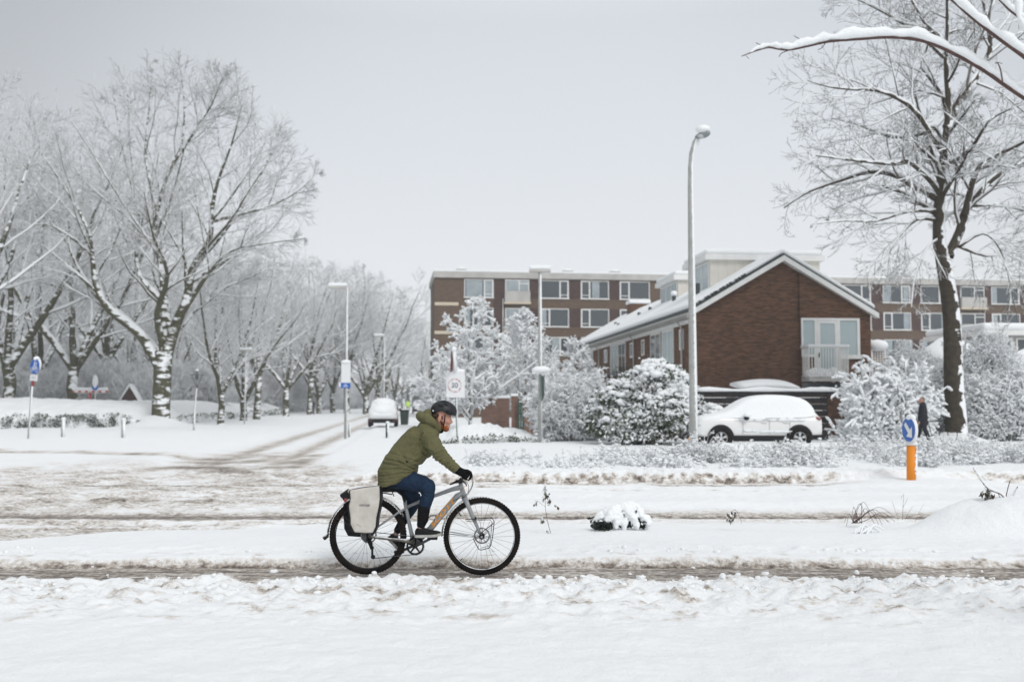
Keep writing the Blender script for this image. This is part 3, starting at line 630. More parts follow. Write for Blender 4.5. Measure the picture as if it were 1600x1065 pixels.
# ---------------- shrubs
def shrub(seed, W, D, H, stems=40, kids=(0, 9, 6, 3), rmin=.012, r0=.03, trop=(-.01, -.04, -.04, -.02), ang=(0, 45, 48, 45), ratio=(1, .4, .5, .5), spread=1.1, twig='shrubtwig', k0=.02, nbase=.35, srm=.02):
    c = Vector((0, 0, H * .42)); g = Grow(seed, kids=list(kids), ratio=list(ratio), ang=list(ang), trop=list(trop), wob=[.08, .15, .18, .2], nseg=[7, 5, 4, 3], rr=.6, rmin=rmin, env=(c, Vector((W, D, H * .6))), soft=(-.45, .55))
    R = random.Random(seed)
    for i in range(stems):
        a = R.uniform(0, 6.28); t = R.uniform(0, 1) ** .7 * spread; q = math.sqrt(R.random()) * nbase
        p = Vector((math.cos(a) * W * q, math.sin(a) * D * q, -.1))
        d = Vector((math.cos(a) * math.sin(t) * W / H * 1.1, math.sin(a) * math.sin(t) * D / H * 1.1, math.cos(t))).normalized()
        g.grow(p, d, max(W, H) * R.uniform(.85, 1.25), r0, 0)
    m = []
    v, q = tubes(g.out[0], 4); m.append(mesh_np('stems', v, q, M[twig]))
    V = []; Q = []; b = 0
    for l in sorted(g.out):
        if l == 0: continue
        v, q = tubes(g.out[l], 3); V.append(v); Q.append(q + b); b += len(v)
    m.append(mesh_np('twigs', np.concatenate(V), np.concatenate(Q), M[twig]))
    s = snow_lines([x for l in g.out for x in g.out[l]], srm, .5, k0, .25)
    if s: v, q = tubes(s, 5); m.append(mesh_np('snow_cover', v, q, M['snow']))
    return m
def put(meshes, name, loc, label, cat, group=None, rz=0, sc=1):
    r = empty(name, loc, label, cat, group, rz); r.scale = (sc, sc, sc)
    for me in meshes: link(me.name.split('.')[0], me, r)
    return r
put(shrub(41, 2.1, 1.6, 3.0, 46, kids=(0, 11, 7, 3), rmin=.012, twig='shrubtwig', k0=.016, srm=.011), 'twiggy_shrub', at_px(898, 40.5), 'greyish-brown twiggy shrub dusted with snow, left of the dark evergreen', 'shrub')
# yew-like bush of drooping laden fronds at the right, before the fence
put(shrub(52, 2.35, 1.1, 3.45, 66, kids=(0, 10, 5), rmin=.014, r0=.035, trop=(-.13, -.16, -.14), ang=(0, 38, 42), ratio=(1, .34, .42), spread=1.25, twig='frond', k0=.050, srm=.012), 'drooping_bush', at_px(1386, 38.3),
    'wide conifer bush with drooping fronds bent by thick snow, beside the dark fence', 'bush')
put(shrub(53, 2.25, 1.1, 3.1, 60, kids=(0, 12, 6, 3), rmin=.012, r0=.03, trop=(-.06, -.08, -.06, -.03), twig='frond', k0=.022, srm=.011), 'drooping_bush', at_px(1570, 40.2), 'dense rounded bush of fine snowy twigs, right of the tall tree trunk', 'bush')
put(shrub(54, 2.0, 1.4, 4.6, 26, kids=(0, 9, 6, 3), rmin=.010, r0=.028, trop=(.02, .0, .0, 0), ang=(0, 30, 35, 35), spread=.6, twig='shrubtwig', k0=.016, srm=.01), 'twiggy_shrub', at_px(1545, 41.5), 'tall thin upright shrub with bare snowy stems behind the fence at right', 'shrub')
put(shrub(55, 2.2, 1.6, 4.2, 40, kids=(0, 10, 7, 3), rmin=.013, twig='shrubtwig', k0=.02, srm=.012), 'twiggy_shrub', at_px(1440, 43), 'snow-covered shrub behind the fence, left of the tall tree trunk', 'shrub')

def leaf_quads(P0, N0, size, R, droop=.5):
    """small pointed leaves at points P0 facing roughly N0"""
    n = len(P0); d = N0 + R.normal(0, .55, (n, 3)); d[:, 2] -= droop; d /= np.linalg.norm(d, axis=1, keepdims=True)
    s = np.cross(d, R.normal(0, 1, (n, 3))); s /= np.linalg.norm(s, axis=1, keepdims=True) + 1e-9
    L = size * R.uniform(.7, 1.3, (n, 1)); w = L * .32
    a = P0; b = P0 + d * L * .5 + s * w; c = P0 + d * L; e = P0 + d * L * .5 - s * w
    return np.stack([a, b, c, e], 1).reshape(-1, 3), np.arange(n * 4).reshape(-1, 4)
def lumps(cs, rs, R, ico=None):
    """many small knobbly snow pads as one mesh"""
    if not hasattr(lumps, 'b'):
        mb = MB().ball((0, 0, 0), 1, 7, 5); lumps.b = (np.array(mb.v), mb.f)
    bv, bf = lumps.b; n = len(cs); m = len(bv)
    J = 1 + R.normal(0, .16, (n, m, 1)); V = bv[None] * J * rs[:, None, :] + cs[:, None, :]
    q = np.array([f for f in bf if len(f) == 4]); t = np.array([f for f in bf if len(f) == 3]); o = (np.arange(n) * m)[:, None, None]
    return V.reshape(-1, 3), (q[None] + o).reshape(-1, 4), (t[None] + o).reshape(-1, 3)
def evergreen(seed, W, D, H, nclump=420, leaf=.13):
    R = np.random.RandomState(seed)
    # drooping boughs: clump centres on several overlapping domes
    doms = [(a * W, b_ * D, c * H, k) for a, b_, c, k in ((-.62, .1, .26, .34), (-.40, -.2, .44, .36), (-.10, .1, .52, .36), (.22, -.1, .66, .34), (.50, .1, .60, .34), (.70, -.1, .36, .32), (.05, -.5, .34, .34), (.38, -.45, .36, .32), (-.45, -.45, .20, .28), (-.15, -.55, .16, .3), (.62, -.4, .18, .26), (.1, 0, .42, .5), (.35, .1, .48, .46))]
    C = []; N = []
    for _ in range(nclump):
        x0, y0, z0, k = doms[R.randint(len(doms))]; v = R.normal(0, 1, 3); v /= np.linalg.norm(v); v[2] = abs(v[2]) * .9 - .25
        p = np.array([x0 + v[0] * W * k, y0 + v[1] * D * k, z0 + v[2] * H * k * 1.05])
        if p[2] < .1 or p[2] > H * 1.02 or abs(p[0]) > W: continue
        C.append(p); N.append(v)
    C = np.array(C); N = np.array(N); n = len(C)
    per = 46; i = np.repeat(np.arange(n), per); PP = C[i] + R.normal(0, 1, (n * per, 3)) * np.array([.15, .13, .10]) - np.array([0, 0, .05]); NN = N[i] * .7 + R.normal(0, .3, (n * per, 3)); NN[:, 2] -= .3
    v, q = leaf_quads(PP, NN, leaf, R); fol = mesh_np('foliage', v, q, M['leaf'], smooth=False)
    low = C[:, 2] / H; keep = R.rand(n) < np.clip(-.15 + 2.0 * low, .08, 1); cs = []; rs = []
    for p, nn, ok in zip(C, N, keep):
        if not ok: continue
        k = R.randint(5, 10); w = R.uniform(.12, .20) * (.70 + .75 * p[2] / H)
        for j in range(k):
            o = R.normal(0, 1, 3) * np.array([.14, .12, .03]); r_ = w * R.uniform(.45, .9); cs.append(p + np.array([0, 0, .07]) + o - np.array([0, 0, 1.6 * (o[0] ** 2 + o[1] ** 2)])); rs.append((r_ * 1.05, r_ * 1.0, r_ * .55))
    # light dusting on single leaves
    dn = n * 7; jj = R.randint(0, n, dn); cc = C[jj] + R.normal(0, 1, (dn, 3)) * np.array([.17, .15, .11]); rr = R.uniform(.018, .045, dn); cs += list(cc); rs += [(r_ * 1.3, r_ * 1.2, r_ * .8) for r_ in rr]
    v, q, t = lumps(np.array(cs), np.array(rs), R); sn = mesh_np('snow_cover', v, q, M['snow'], Ft=t)
    g = Grow(seed, kids=[0, 8, 5], ratio=[1, .4, .4], ang=[0, 40, 40], trop=[-.02, -.05, -.05], wob=[.1, .15, .15], nseg=[6, 4, 3], rmin=.01, env=(Vector((0, 0, H * .4)), Vector((W * .9, D * .9, H * .55))))
    rr_ = random.Random(seed)
    for k in range(40):
        a = rr_.uniform(0, 6.28); t_ = rr_.uniform(.1, 1.1); g.grow(Vector((math.cos(a) * .3, math.sin(a) * .3, 0)), Vector((math.cos(a) * math.sin(t_), math.sin(a) * math.sin(t_), math.cos(t_))), H, .04, 0)
    V = []; Q = []; b = 0
    for l in g.out: v, q = tubes(g.out[l], 3); V.append(v); Q.append(q + b); b += len(v)
    st = mesh_np('stems', np.concatenate(V), np.concatenate(Q), mat('dark_stem', (.02, .018, .012)))
    return [fol, sn, st]
put(evergreen(61, 2.05, 1.5, 3.35, 900), 'evergreen_shrub', at_px(1003, 37.0), 'large dark green leafy shrub with boughs bent under snow, left of the tall lamp post', 'shrub')
put(evergreen(62, .75, .6, 1.5, 110), 'evergreen_shrub', at_px(1105, 38.8), 'small snow-covered leafy shrub peeping between the lamp post and the parked car', 'shrub')

# low planting by the far kerb: uncountable, one object each
def low_plants(name, label, cat, spots, seed, h, wd, twig='shrubtwig', per=24, rmin=.007):
    R = np.random.RandomState(seed); rr = random.Random(seed); polys = []; sn = []
    for (x, y, s) in spots:
        z0 = gz(x, y)
        for k in range(per):
            a = rr.uniform(0, 6.28); t = rr.uniform(0, 1.0); L = h * s * rr.uniform(.6, 1.15); p = Vector((x + rr.gauss(0, wd * .45), y + rr.gauss(0, wd * .4), z0 - .05))
            d = Vector((math.cos(a) * math.sin(t), math.sin(a) * math.sin(t), math.cos(t))); pts = [p]
            for j in range(4): d = (d + Vector((rr.gauss(0, .2), rr.gauss(0, .2), -.08))).normalized(); pts.append(pts[-1] + d * L / 4)
            polys.append((pts, [.012, .011, .010, .009, .008]))
            for j in range(rr.randint(4, 7)):
                q = pts[1 + rr.randrange(4)]; e = (d + Vector((rr.gauss(0, .8), rr.gauss(0, .8), rr.gauss(.1, .4)))).normalized(); l = h * s * rr.uniform(.12, .34); polys.append(([q, q + e * l * .5, q + e * l + Vector((0, 0, -.02))], [.008, rmin, rmin]))
                sn.append((tuple(q + e * l * rr.uniform(.2, 1)), rr.uniform(.010, .026) * rr.choice((1, 1, 1.5)))); sn.append((tuple(q + e * l * rr.uniform(.2, 1)), rr.uniform(.010, .024)))
    v, q = tubes(polys, 3); r = tag(link(name, mesh_np(name, v, q, M[twig])), label, cat, kind='stuff')
    cs = np.array([c for c, _ in sn]); rs = np.array([(r_ * rr.uniform(1, 2.4), r_ * rr.uniform(1, 1.8), r_ * .8) for _, r_ in sn]); v, q, t = lumps(cs, rs, R); link('snow_cover', mesh_np('snow_cover', v, q, M['snow'], Ft=t), r)
sp = []
for i in range(92):
    x = RR.uniform(1.6, 7.7) if i > 25 else RR.uniform(-1, 3); y = RR.uniform(24.0, 28.0); sp.append((x, y, RR.uniform(.45, 1.15) * (.55 if x < 2.6 else 1) * (1 if y < 27 else .8)))
sp = [s_ for s_ in sp if float(perlin(np.array([s_[0] * .55 + 3]), np.array([s_[1] * .5]))[0]) > -.12 - .12 * (s_[0] > 4)]
sp = [(x, y, s_ * (.7 + .9 * max(0, float(perlin(np.array([x * .9]), np.array([y * .8]))[0]) + .35))) for x, y, s_ in sp]
low_plants('low_shrubs', 'ankle-high snowy planting along the verge in front of the parked car and lamp post', 'ground cover', sp, 5, .50, .62, per=20)
sp = [(RR.uniform(9.6, 14.5), RR.uniform(24.5, 31), RR.uniform(.5, 1.3)) for i in range(70)]
low_plants('low_shrubs', 'snow-dusted low planting on the verge below the tall tree at right', 'ground cover', sp, 6, .50, .6, per=16)
# ============================================================ BUILDINGS
def frame_of(px, d, rz):
    X0 = (px - CX) / F * d; return X0, d, rz
def lx(fr, px, y=0.0):                 # local x on the facade line y seen at column px
    X0, d, rz = fr; k = (px - CX) / F; c, s = math.cos(rz), math.sin(rz)
    return (k * (d + y * c) - (X0 - y * s)) / (c - k * s)
def ly(fr, px, x=0.0):                 # local y on the side wall x seen at column px
    X0, d, rz = fr; k = (px - CX) / F; c, s = math.cos(rz), math.sin(rz)
    return ((X0 + x * c) - k * (d + x * s)) / (k * c + s)
def window(parent, x0, x1, z0, z1, y, split=.68, small='low', pane='glass', curtain=None, fr=.075, flip=False, depth=.07, label=None):
    """window in a wall facing -y: white frame > pane"""
    w, h = x1 - x0, z1 - z0; m = MB(); yb = y + depth / 2
    m.bx(0, w, -depth, 0, 0, fr); m.bx(0, w, -depth, 0, h - fr, h); m.bx(0, fr, -depth, 0, fr, h - fr); m.bx(w - fr, w, -depth, 0, fr, h - fr)
    s = w * (1 - split if flip else split); m.bx(s - fr / 2, s + fr / 2, -depth, 0, fr, h - fr)
    a, b = (fr, s - fr / 2) if flip else (s + fr / 2, w - fr)
    t = .055
    m.bx(a, a + t, -depth + .01, -.01, fr, h - fr); m.bx(b - t, b, -depth + .01, -.01, fr, h - fr); m.bx(a + t, b - t, -depth + .01, -.01, h - fr - t, h - fr)
    if small == 'low': m.bx(a + t, b - t, -depth + .01, -.01, h * .18, h * .18 + t)
    m.bx(-.06, w + .06, -depth - .07, -depth, -.05, .02)
    o = m.build('window', M['white'], parent); o.location = (x0, y + .02, z0)
    if label: o['label'] = label
    p = MB().bx(fr * .6, w - fr * .6, -.035, -.02, fr * .6, h - fr * .6); link('pane', p.mesh('pane', M[pane]), o)
    if curtain:
        for (ca, cb) in curtain:
            c = MB()
            n = max(3, int((cb - ca) * w / .09))
            for i in range(n):
                xa = w * (ca + (cb - ca) * i / n); xb = w * (ca + (cb - ca) * (i + 1) / n); c.bx(xa + .01, xb, -.047 - .004 * (i % 2), -.036, fr + .02, h - fr - .02)
            link('curtain', c.mesh('curtain', M['curtain']), o)
    return o
FA = frame_of(679, 95, math.radians(7)); AZ = 14.15
def apartment():
    X0, d, rz = FA; r = empty('apartment_block', (X0, d, 0), 'long five-storey brick apartment block with flat snowy roof behind the terrace', 'apartment block', None, rz)
    L = lx(FA, 1690); D = 10
    MB().bx(0, L, 0, D, -.3, AZ - .62).build('wall', M['brick_tan'], r)
    MB().bx(-.18, L + .1, -.22, D + .2, AZ - .62, AZ - .05).build('roof_edge', M['concrete'], r)
    s = MB(); s.bx(-.1, L, -.14, D, AZ - .05, AZ + .12); bevel(s.build('snow_cover', M['snow'], r), .05)
    tops = [13.42 - 2.76 * i for i in range(5)]; H = 1.78
    cols = [(725, 771, .68), ('b', 789, 827), (845, 889, .68), (908, 952, .68), (969, 1016, .68), (1262, 1303, .68), (1320, 1363, .66), (1382, 1425, .68), (1441, 1484, .68), ('b', 1503, 1541), (1552, 1596, .68), (1612, 1656, .68)]
    piers = MB(); R = random.Random(4)
    xs = [(lx(FA, c[0]), lx(FA, c[1])) if c[0] != 'b' else (lx(FA, c[1]), lx(FA, c[2])) for c in cols]
    for ri, t in enumerate(tops):
        for i in range(len(xs) - 1):
            a, b = xs[i][1], xs[i + 1][0]
            if b - a < 5: MB().bx(a, b, -.035, .1, t - H, t).build('brick_pier', M['brick_red'], r)
        for i, c in enumerate(cols):
            a, b = xs[i]
            if c[0] == 'b': continue
            if ri > 2 and not (a > 38): continue
            cur = {0: [(.06, .62), (.72, .95)], 1: None}.get(i) if ri == 0 else None
            if cur is None: cur = R.choice([None, None, [(.04, .2)], [(.4, .66)], [(.04, .3), (.75, .93)], [(.74, .95)]])
            fl = ri == 1 or R.random() < .2
            window(r, a, b, t - H, t, 0, split=c[2], curtain=cur, flip=fl)
    MB().bx(xs[0][1], xs[1][0], -.038, .1, -.2, tops[0] - H - .01).build('brick_pier', M['brick_red'], r)
    # drain pipe and sand bands
    x1 = xs[0][0] - .55
    for z in (11.0, 8.25, 5.5, 2.75): MB().bx(-.02, x1 + .0, -.06, .02, z - .15, z + .15).build('band', M['sand'], r)
    MB().tube([(xs[0][1] + .9, -.09, .2), (xs[0][1] + .9, -.09, tops[0] - H - .05)], .05, 8).build('downpipe', M['pole'], r)
    # loggias: dark recess, parapet, glazing
    for (a, b) in (xs[1], xs[9]):
        for ri, t in enumerate(tops[:4]):
            k = MB(); k.bx(a, b, -.05, .0, t - H - .35, t + .02)
            k = link('balcony', MB().bx(a, b, -.06, .02, t - H - .02, t - .0).mesh('balcony', M['white' if False else 'concrete']), r)
            g = MB().bx(a + .07, b - .07, -.075, -.062, t - 1.18, t - .1); link('pane', g.mesh('pane', M['glass' if a > 20 else 'curtain']), k)
            f = MB(); m_ = a + (b - a) * .58
            f.bx(m_ - .05, m_ + .05, -.1, -.076, t - 1.2, t - .08); f.bx(m_ + .05, b - .07, -.1, -.076, t - .42, t - .34); f.bx(a + .02, a + .09, -.1, -.076, t - 1.2, t - .08); f.bx(b - .09, b - .02, -.1, -.076, t - 1.2, t - .08); f.bx(a, b, -.1, -.076, t - .09, t)
            link('frame', f.mesh('frame', M['white']), k)
            p = MB().bx(a - .05, b + .05, -.42, -.34, t - H - .42, t - 1.14); p.bx(a - .05, a + .02, -.34, -.06, t - H - .42, t - 1.14); p.bx(b - .02, b + .05, -.34, -.06, t - H - .42, t - 1.14); link('parapet', p.mesh('parapet', M['concrete']), k)
            q = MB().bx(a - .12, b + .12, -.5, -.04, t - H - .6, t - H - .42); link('slab', q.mesh('slab', M['sand']), k)
    # roof vents
    for px in (720, 887, 961, 1352, 1421, 1575):
        x = lx(FA, px, 3); v = MB().bx(x - .38, x + .38, 2.6, 3.4, AZ + .1, AZ + .48); v.bx(x - .5, x + .5, 2.5, 3.5, AZ + .48, AZ + .6); o = v.build('roof_vent', M['concrete'], r)
        link('snow_cap', MB().ball((x, 3, AZ + .6), (.52, .5, .22), 12, 6).mesh('snow_cap', M['snow']), o)
        link('louvre', MB().bx(x - .3, x + .3, 2.56, 2.6, AZ + .2, AZ + .42).mesh('louvre', M['tile']), o)
apartment()
FH = frame_of(1088, 46, math.radians(5.5))
def terrace():
    X0, d, rz = FH; r = empty('terrace_house', (X0, d, 0), 'row of dark brown brick houses with snowy pitched roof, gable end facing the camera', 'house', None, rz)
    W = lx(FH, 1356); E = 6.0; RZ = 8.42; xm = W / 2; LN = 36.0; tn = (RZ - E) / xm
    m = MB(); m.prism([(0, -.3), (W, -.3), (W, E), (xm, RZ), (0, E)], 0, LN, 'y'); m.build('wall', M['brick_house'], r)
    MB().bx(lx(FH, 1250) + .0, W + .12, -.13, 0, -.3, E + .0).prism([(lx(FH, 1250), E), (W + .12, E), (W + .12, E - .02), (lx(FH, 1250), RZ - .25 - (lx(FH, 1250) - xm) * tn)], -.13, 0, 'y').build('wall_return', M['brick_house'], r)
    # roof slabs, tiles edge, barge boards, snow
    def slab(z0, z1, y0, y1, ov, name, mt, bev=0):
        s = MB()
        s.prism([(-ov, E - ov * tn + z0), (xm, RZ + z0), (W + ov, E - ov * tn + z0), (W + ov, E - ov * tn + z1), (xm, RZ + z1), (-ov, E - ov * tn + z1)], y0, y1, 'y')
        o = s.build(name, mt, r); return bevel(o, bev) if bev else o
    rf = slab(.03, .17, -.36, LN + .3, .42, 'roof', M['tile'])
    sn = slab(.17, .40, -.30, LN + .2, .30, 'snow_cover', M['snow'], .09)
    bb = MB(); bb.prism([(-.42, E - .42 * tn - .19), (xm, RZ - .19), (W + .42, E - .42 * tn - .19), (W + .42, E - .42 * tn + .06), (xm, RZ + .06), (-.42, E - .42 * tn + .06)], -.42, -.365, 'y'); bb.build('bargeboard', M['white'], r)
    bx_ = MB(); bx_.prism([(-.42, E - .42 * tn - .17), (xm, RZ - .17), (W + .42, E - .42 * tn - .17), (W + .42, E - .42 * tn + .03), (xm, RZ + .03), (-.42, E - .42 * tn + .03)], -.362, -.0, 'y'); bx_.build('soffit', M['white'], r)
    # snow bumps where tiles stick through at the verge
    R = random.Random(2); tb = MB()
    for i in range(26):
        x = R.uniform(-.3, xm * .55); tb.box((x, -.33, E + x * tn + .23), (.05, .05, .035))
    tb.build('verge_tile', M['tile'], r)
    # eaves side: white board, gutter with icicle row
    MB().bx(-.06, 0, 0, LN, E - .62, E - .12).build('fascia', M['white'], r)
    g = MB().tube([(-.5, -.3, E - .30), (-.5, LN, E - .30)], .07, 8); g = g.build('gutter', M['pole'], r)
    ic = MB()
    for i in range(150):
        y = .2 + i * .24; ic.box((-.25, y, E - .38), (.18, .05, .05))
    ic.build('rafter_end', M['concrete'], r)
    # side windows
    for (a, b, zt, zb, nm) in ((1069, 1063, 5.2, 4.2, 'white'), (1053.5, 1035.5, 5.36, 3.4, 'glass'), (1033, 1017.5, 5.36, 3.4, 'glass'), (1007.5, 1003.5, 5.2, 4.3, 'white'), (990, 985.5, 5.2, 4.3, 'white'), (978, 967, 5.36, 3.3, 'g'), (966, 954.5, 5.36, 3.3, 'g'), (949.5, 945, 5.2, 4.3, 'w'), (927, 919.5, 5.36, 3.3, 'g'), (918.5, 912, 5.36, 3.3, 'g')):
        y0, y1 = ly(FH, a), ly(FH, b); w = y1 - y0; m = MB(); f = .08; H = zt - zb
        m.bx(-.05, .02, 0, w, 0, f); m.bx(-.05, .02, 0, w, H - f, H); m.bx(-.05, .02, 0, f, f, H - f); m.bx(-.05, .02, w - f, w, f, H - f)
        if w > 1.2: m.bx(-.05, .02, w * .5 - .03, w * .5 + .03, f, H - f)
        o = m.build('side_window', M['white'], r); o.location = (0, y0, zb); link('pane', MB().bx(-.03, .01, f, w - f, f, H - f).mesh('pane', M['glass' if R.random() < .4 else 'blind']), o)
    for px in (1068.5, 992.6, 938):
        y = ly(FH, px); MB().tube([(-.45, y, E - .35), (-.1, y, E - .75), (-.1, y, .1)], .05, 8).build('downpipe', M['concrete'], r)
    # lower front: white door panels glimpsed
    # gable window group with door
    x0, x1 = lx(FH, 1251), lx(FH, 1342); zt, zs, zf = 5.58, 3.76, 2.84; f = .11; xd0, xd1 = lx(FH, 1271.5), lx(FH, 1311)
    m = MB(); y = -.13
    m.bx(x0, x1, y - .07, y, zt - f, zt); m.bx(x0, x0 + f * .7, y - .07, y, zs, zt - f); m.bx(x1 - f * 1.2, x1, y - .07, y, zs, zt - f)
    m.bx(x0, xd0, y - .07, y, zs, zs + f); m.bx(xd1, x1 + .08, y - .1, y, zs - .08, zs + f)
    m.bx(xd0 - .0, xd0 + .12, y - .072, y, zf, zt - f); m.bx(xd1 - .12, xd1, y - .072, y, zf, zt - f)
    w = m.build('window', M['white'], r)
    link('pane', MB().bx(x0 + .05, x1 - .05, y - .02, y - .01, zs + .05, zt - .05).mesh('pane', M['blind']), w)
    dm = MB(); dm.bx(xd0 + .12, xd0 + .26, y - .09, y - .02, zf + .02, zt - f - .02); dm.bx(xd1 - .26, xd1 - .12, y - .09, y - .02, zf + .02, zt - f - .02); dm.bx(xd0 + .26, xd1 - .26, y - .09, y - .02, zf + .02, zf + .2); dm.bx(xd0 + .26, xd1 - .26, y - .09, y - .02, zt - f - .14, zt - f - .02)
    dr = dm.build('balcony_door', M['white'], r); link('pane', MB().bx(xd0 + .26, xd1 - .26, y - .06, y - .04, zf + .2, zt - f - .14).mesh('pane', M['blind']), dr); link('handle', MB().bx(xd0 + .16, xd0 + .2, y - .14, y - .09, 3.75, 3.95).mesh('handle', M['black']), dr)
    # balcony
    bw0, bw1 = x0 - .02, lx(FH, 1326, -1.0); by = -1.05; b = MB(); b.bx(bw0, bw1, by, -.13, zf - .22, zf - .06); bo = b.build('balcony', M['concrete'], r)
    rl = MB(); zt_ = zf + 1.36
    for (a, c, e_, g_) in ((bw0, bw1, by, by + .05), (bw0, bw0 + .05, by + .05, -.13), (bw1 - .05, bw1, by + .05, -.13)):
        rl.bx(a, c, e_, g_, zt_ - .06, zt_); rl.bx(a, c, e_, g_, zf - .02, zf + .03)
    n = 14
    for i in range(n + 1): x = bw0 + .025 + (bw1 - bw0 - .05) * i / n; rl.bx(x - .016, x + .016, by + .008, by + .04, zf + .03, zt_ - .06)
    for i in range(1, 6):
        yy = by + (-.13 - by) * i / 6; rl.bx(bw0 + .008, bw0 + .04, yy - .014, yy + .014, zf + .03, zt_ - .06); rl.bx(bw1 - .04, bw1 - .008, yy - .014, yy + .014, zf + .03, zt_ - .06)
    link('railing', rl.mesh('railing', M['white']), bo)
    s = MB(); s.bx(bw0 - .03, bw1 + .03, by - .04, by + .1, zt_ + .0, zt_ + .10); s.bx(bw0 - .03, bw0 + .1, by + .1, -.14, zt_, zt_ + .10)
    for i in range(9): s.ball((bw0 + .25 + i * (bw1 - bw0 - .5) / 8, by + .45 + .1 * math.sin(i * 3), zf + .08), (.26, .4, .26 + .1 * math.sin(i * 2.3)), 10, 6)
    link('snow_cover', s.mesh('snow_cover', M['snow']), bo)
    MB().bx(x0, lx(FH, 1338), -.16, -.13, 2.0, 2.55).build('lower_window', M['glass'], r)
    # dormers
    def dormer(xa, xb, ya, yb, zt, fr_):
        zb = E + xa * tn; m = MB(); m.bx(xa, xb, ya, yb, zb - .3, zt - .28); o = m.build('dormer', M['cream'], r)
        link('fascia', MB().bx(xa - .3, xb + .2, ya - .22, yb + .22, zt - .28, zt - .0).mesh('fascia', M['white']), o)
        sn = link('snow_cover', MB().bx(xa - .25, xb + .15, ya - .17, yb + .17, zt, zt + .26).mesh('snow_cover', M['snow']), o); bevel(sn, .12, 3)
        f = MB(); zf0 = zb + .25; L = yb - ya; f.bx(xa - .05, xa, ya + .15, yb - .15, zf0, zf0 + .09); f.bx(xa - .05, xa, ya + .15, yb - .15, zt - .42, zt - .32)
        for k in range(fr_ + 1): yy = ya + .15 + (L - .38) * k / fr_; f.bx(xa - .05, xa, yy, yy + .08, zf0 + .09, zt - .42)
        link('frame', f.mesh('frame', M['white']), o); link('pane', MB().bx(xa - .02, xa - .001, ya + .2, yb - .2, zf0 + .05, zt - .4).mesh('pane', M['blind']), o)
        bd = MB()
        for k in range(1, int((xb - xa) / .42)): bd.bx(xa + k * .42, xa + k * .42 + .012, ya - .004, ya + .01, zb - .2, zt - .29)
        link('board_joint', bd.mesh('board_joint', M['concrete']), o)
    dormer(1.62, 7.25, 3.0, 6.9, 8.98, 3); dormer(2.4, 5.6, 12.0, 16.2, 9.08, 3)
    # chimneys and roof pipes
    c = MB().bx(xm - .75, xm + .75, 29.6, 30.8, RZ - .8, RZ + .72); co = c.build('chimney', M['brick_house'], r); bevel(link('snow_cap', MB().bx(xm - .85, xm + .85, 29.5, 30.9, RZ + .72, RZ + 1.0).mesh('snow_cap', M['snow']), co), .1, 3)
    for (x, y, h, cap) in ((1.15, 3.6, .62, 0), (1.75, 10.5, .45, 1), (1.9, 17, .25, 0), (1.6, 18.8, .25, 0), (.9, 22, .18, 0), (1.6, 26.5, .2, 0)):
        z = E + x * tn + .3; o = MB().tube([(x, y, z - .2), (x, y, z + h)], .11, 10).build('vent_pipe', M['tile'], r)
        if cap: link('snow_cap', MB().ball((x, y, z + h + .06), (.2, .2, .16), 10, 6).mesh('snow_cap', M['snow']), o)
terrace()
# low shed with corrugated roof and the dark board fence
FF = frame_of(1090, 41.2, math.radians(1.0))
def fence(pxa, pxb, d, H, label, step=1.8, nb=8, wavy=.0):
    fr = frame_of(pxa, d, math.radians(1)); X0, dd, rz = fr; r = empty('board_fence', (X0, dd, 0), label, 'fence', 'dark board fences', rz); L = lx(fr, pxb); R = random.Random(int(pxa))
    n = int(L / step)
    for i in range(n):
        a, b = i * step, (i + 1) * step - .02; m = MB(); h = H / nb
        for k in range(nb): z = .05 + k * h; m.box(((a + b) / 2, -.02, z + h * .42 + .01 * R.random()), ((b - a) / 2, .022, h * .40), Matrix.Rotation(.16, 3, 'X'))
        o = m.build('board_panel', M['darkwood'], r)
        s = MB()
        for k in range(nb):
            if R.random() < .8: s.box(((a + b) / 2 + R.uniform(-.3, .3), -.055, .05 + (k + .82) * h), ((b - a) / 2 * R.uniform(.3, .8), .015, .012))
        link('snow_line', s.mesh('snow_line', M['snow']), o)
    for i in range(n + 1): x = i * step; MB().bx(x - .05, x + .05, .02, .12, -.2, H + .03).build('post', M['darkwood'], r)
    s = MB(); k = int(L / .25); ring = []
    for i in range(k):
        x = i * .25; w = .11 + .02 * R.random(); h = .13 + .04 * math.sin(i * .7) + .03 * R.random(); ring.append([(x, w * math.cos(q) + .02, H + .0 + h * max(-.1, math.sin(q))) for q in [2 * math.pi * j / 10 for j in range(10)]])
    s.loft(ring); s.build('snow_cap', M['snow'], r)
fence(1088, 1345, 41.2, 2.12, 'tall black horizontal-board fence behind the parked car, snow along its top')
fence(1345, 1660, 42.0, 1.55, 'lower black board fence behind the bushes and tall tree at right')
def shed():
    r = empty('shed', P(1158, 690, 43.2), 'low lean-to with corrugated roof under a smooth snow slab, behind the fence', 'shed'); r.location.z = 0; x1 = 2.2
    MB().bx(0, x1, 0, 1.6, 0, 2.28).build('wall', M['darkwood'], r); m = MB()
    for i in range(26): m.tube([(i * .088, -.75, 2.18), (i * .088, 1.7, 2.42)], .045, 6)
    m.build('roof', M['tile'], r); rings = []
    for i in range(13):
        t = i / 12; x = -.1 + t * 2.5; h = .30 * math.sin(math.pi * min(max(t, .02), .98)) ** .4; rings.append([(x, -.72, 2.24), (x, -.6, 2.24 + h * .8), (x, .5, 2.38 + h), (x, 1.6, 2.45 + h * .7), (x, 1.7, 2.4), (x, .5, 2.3)])
    MB().loft(rings).build('snow_cover', M['snow'], r)
shed()
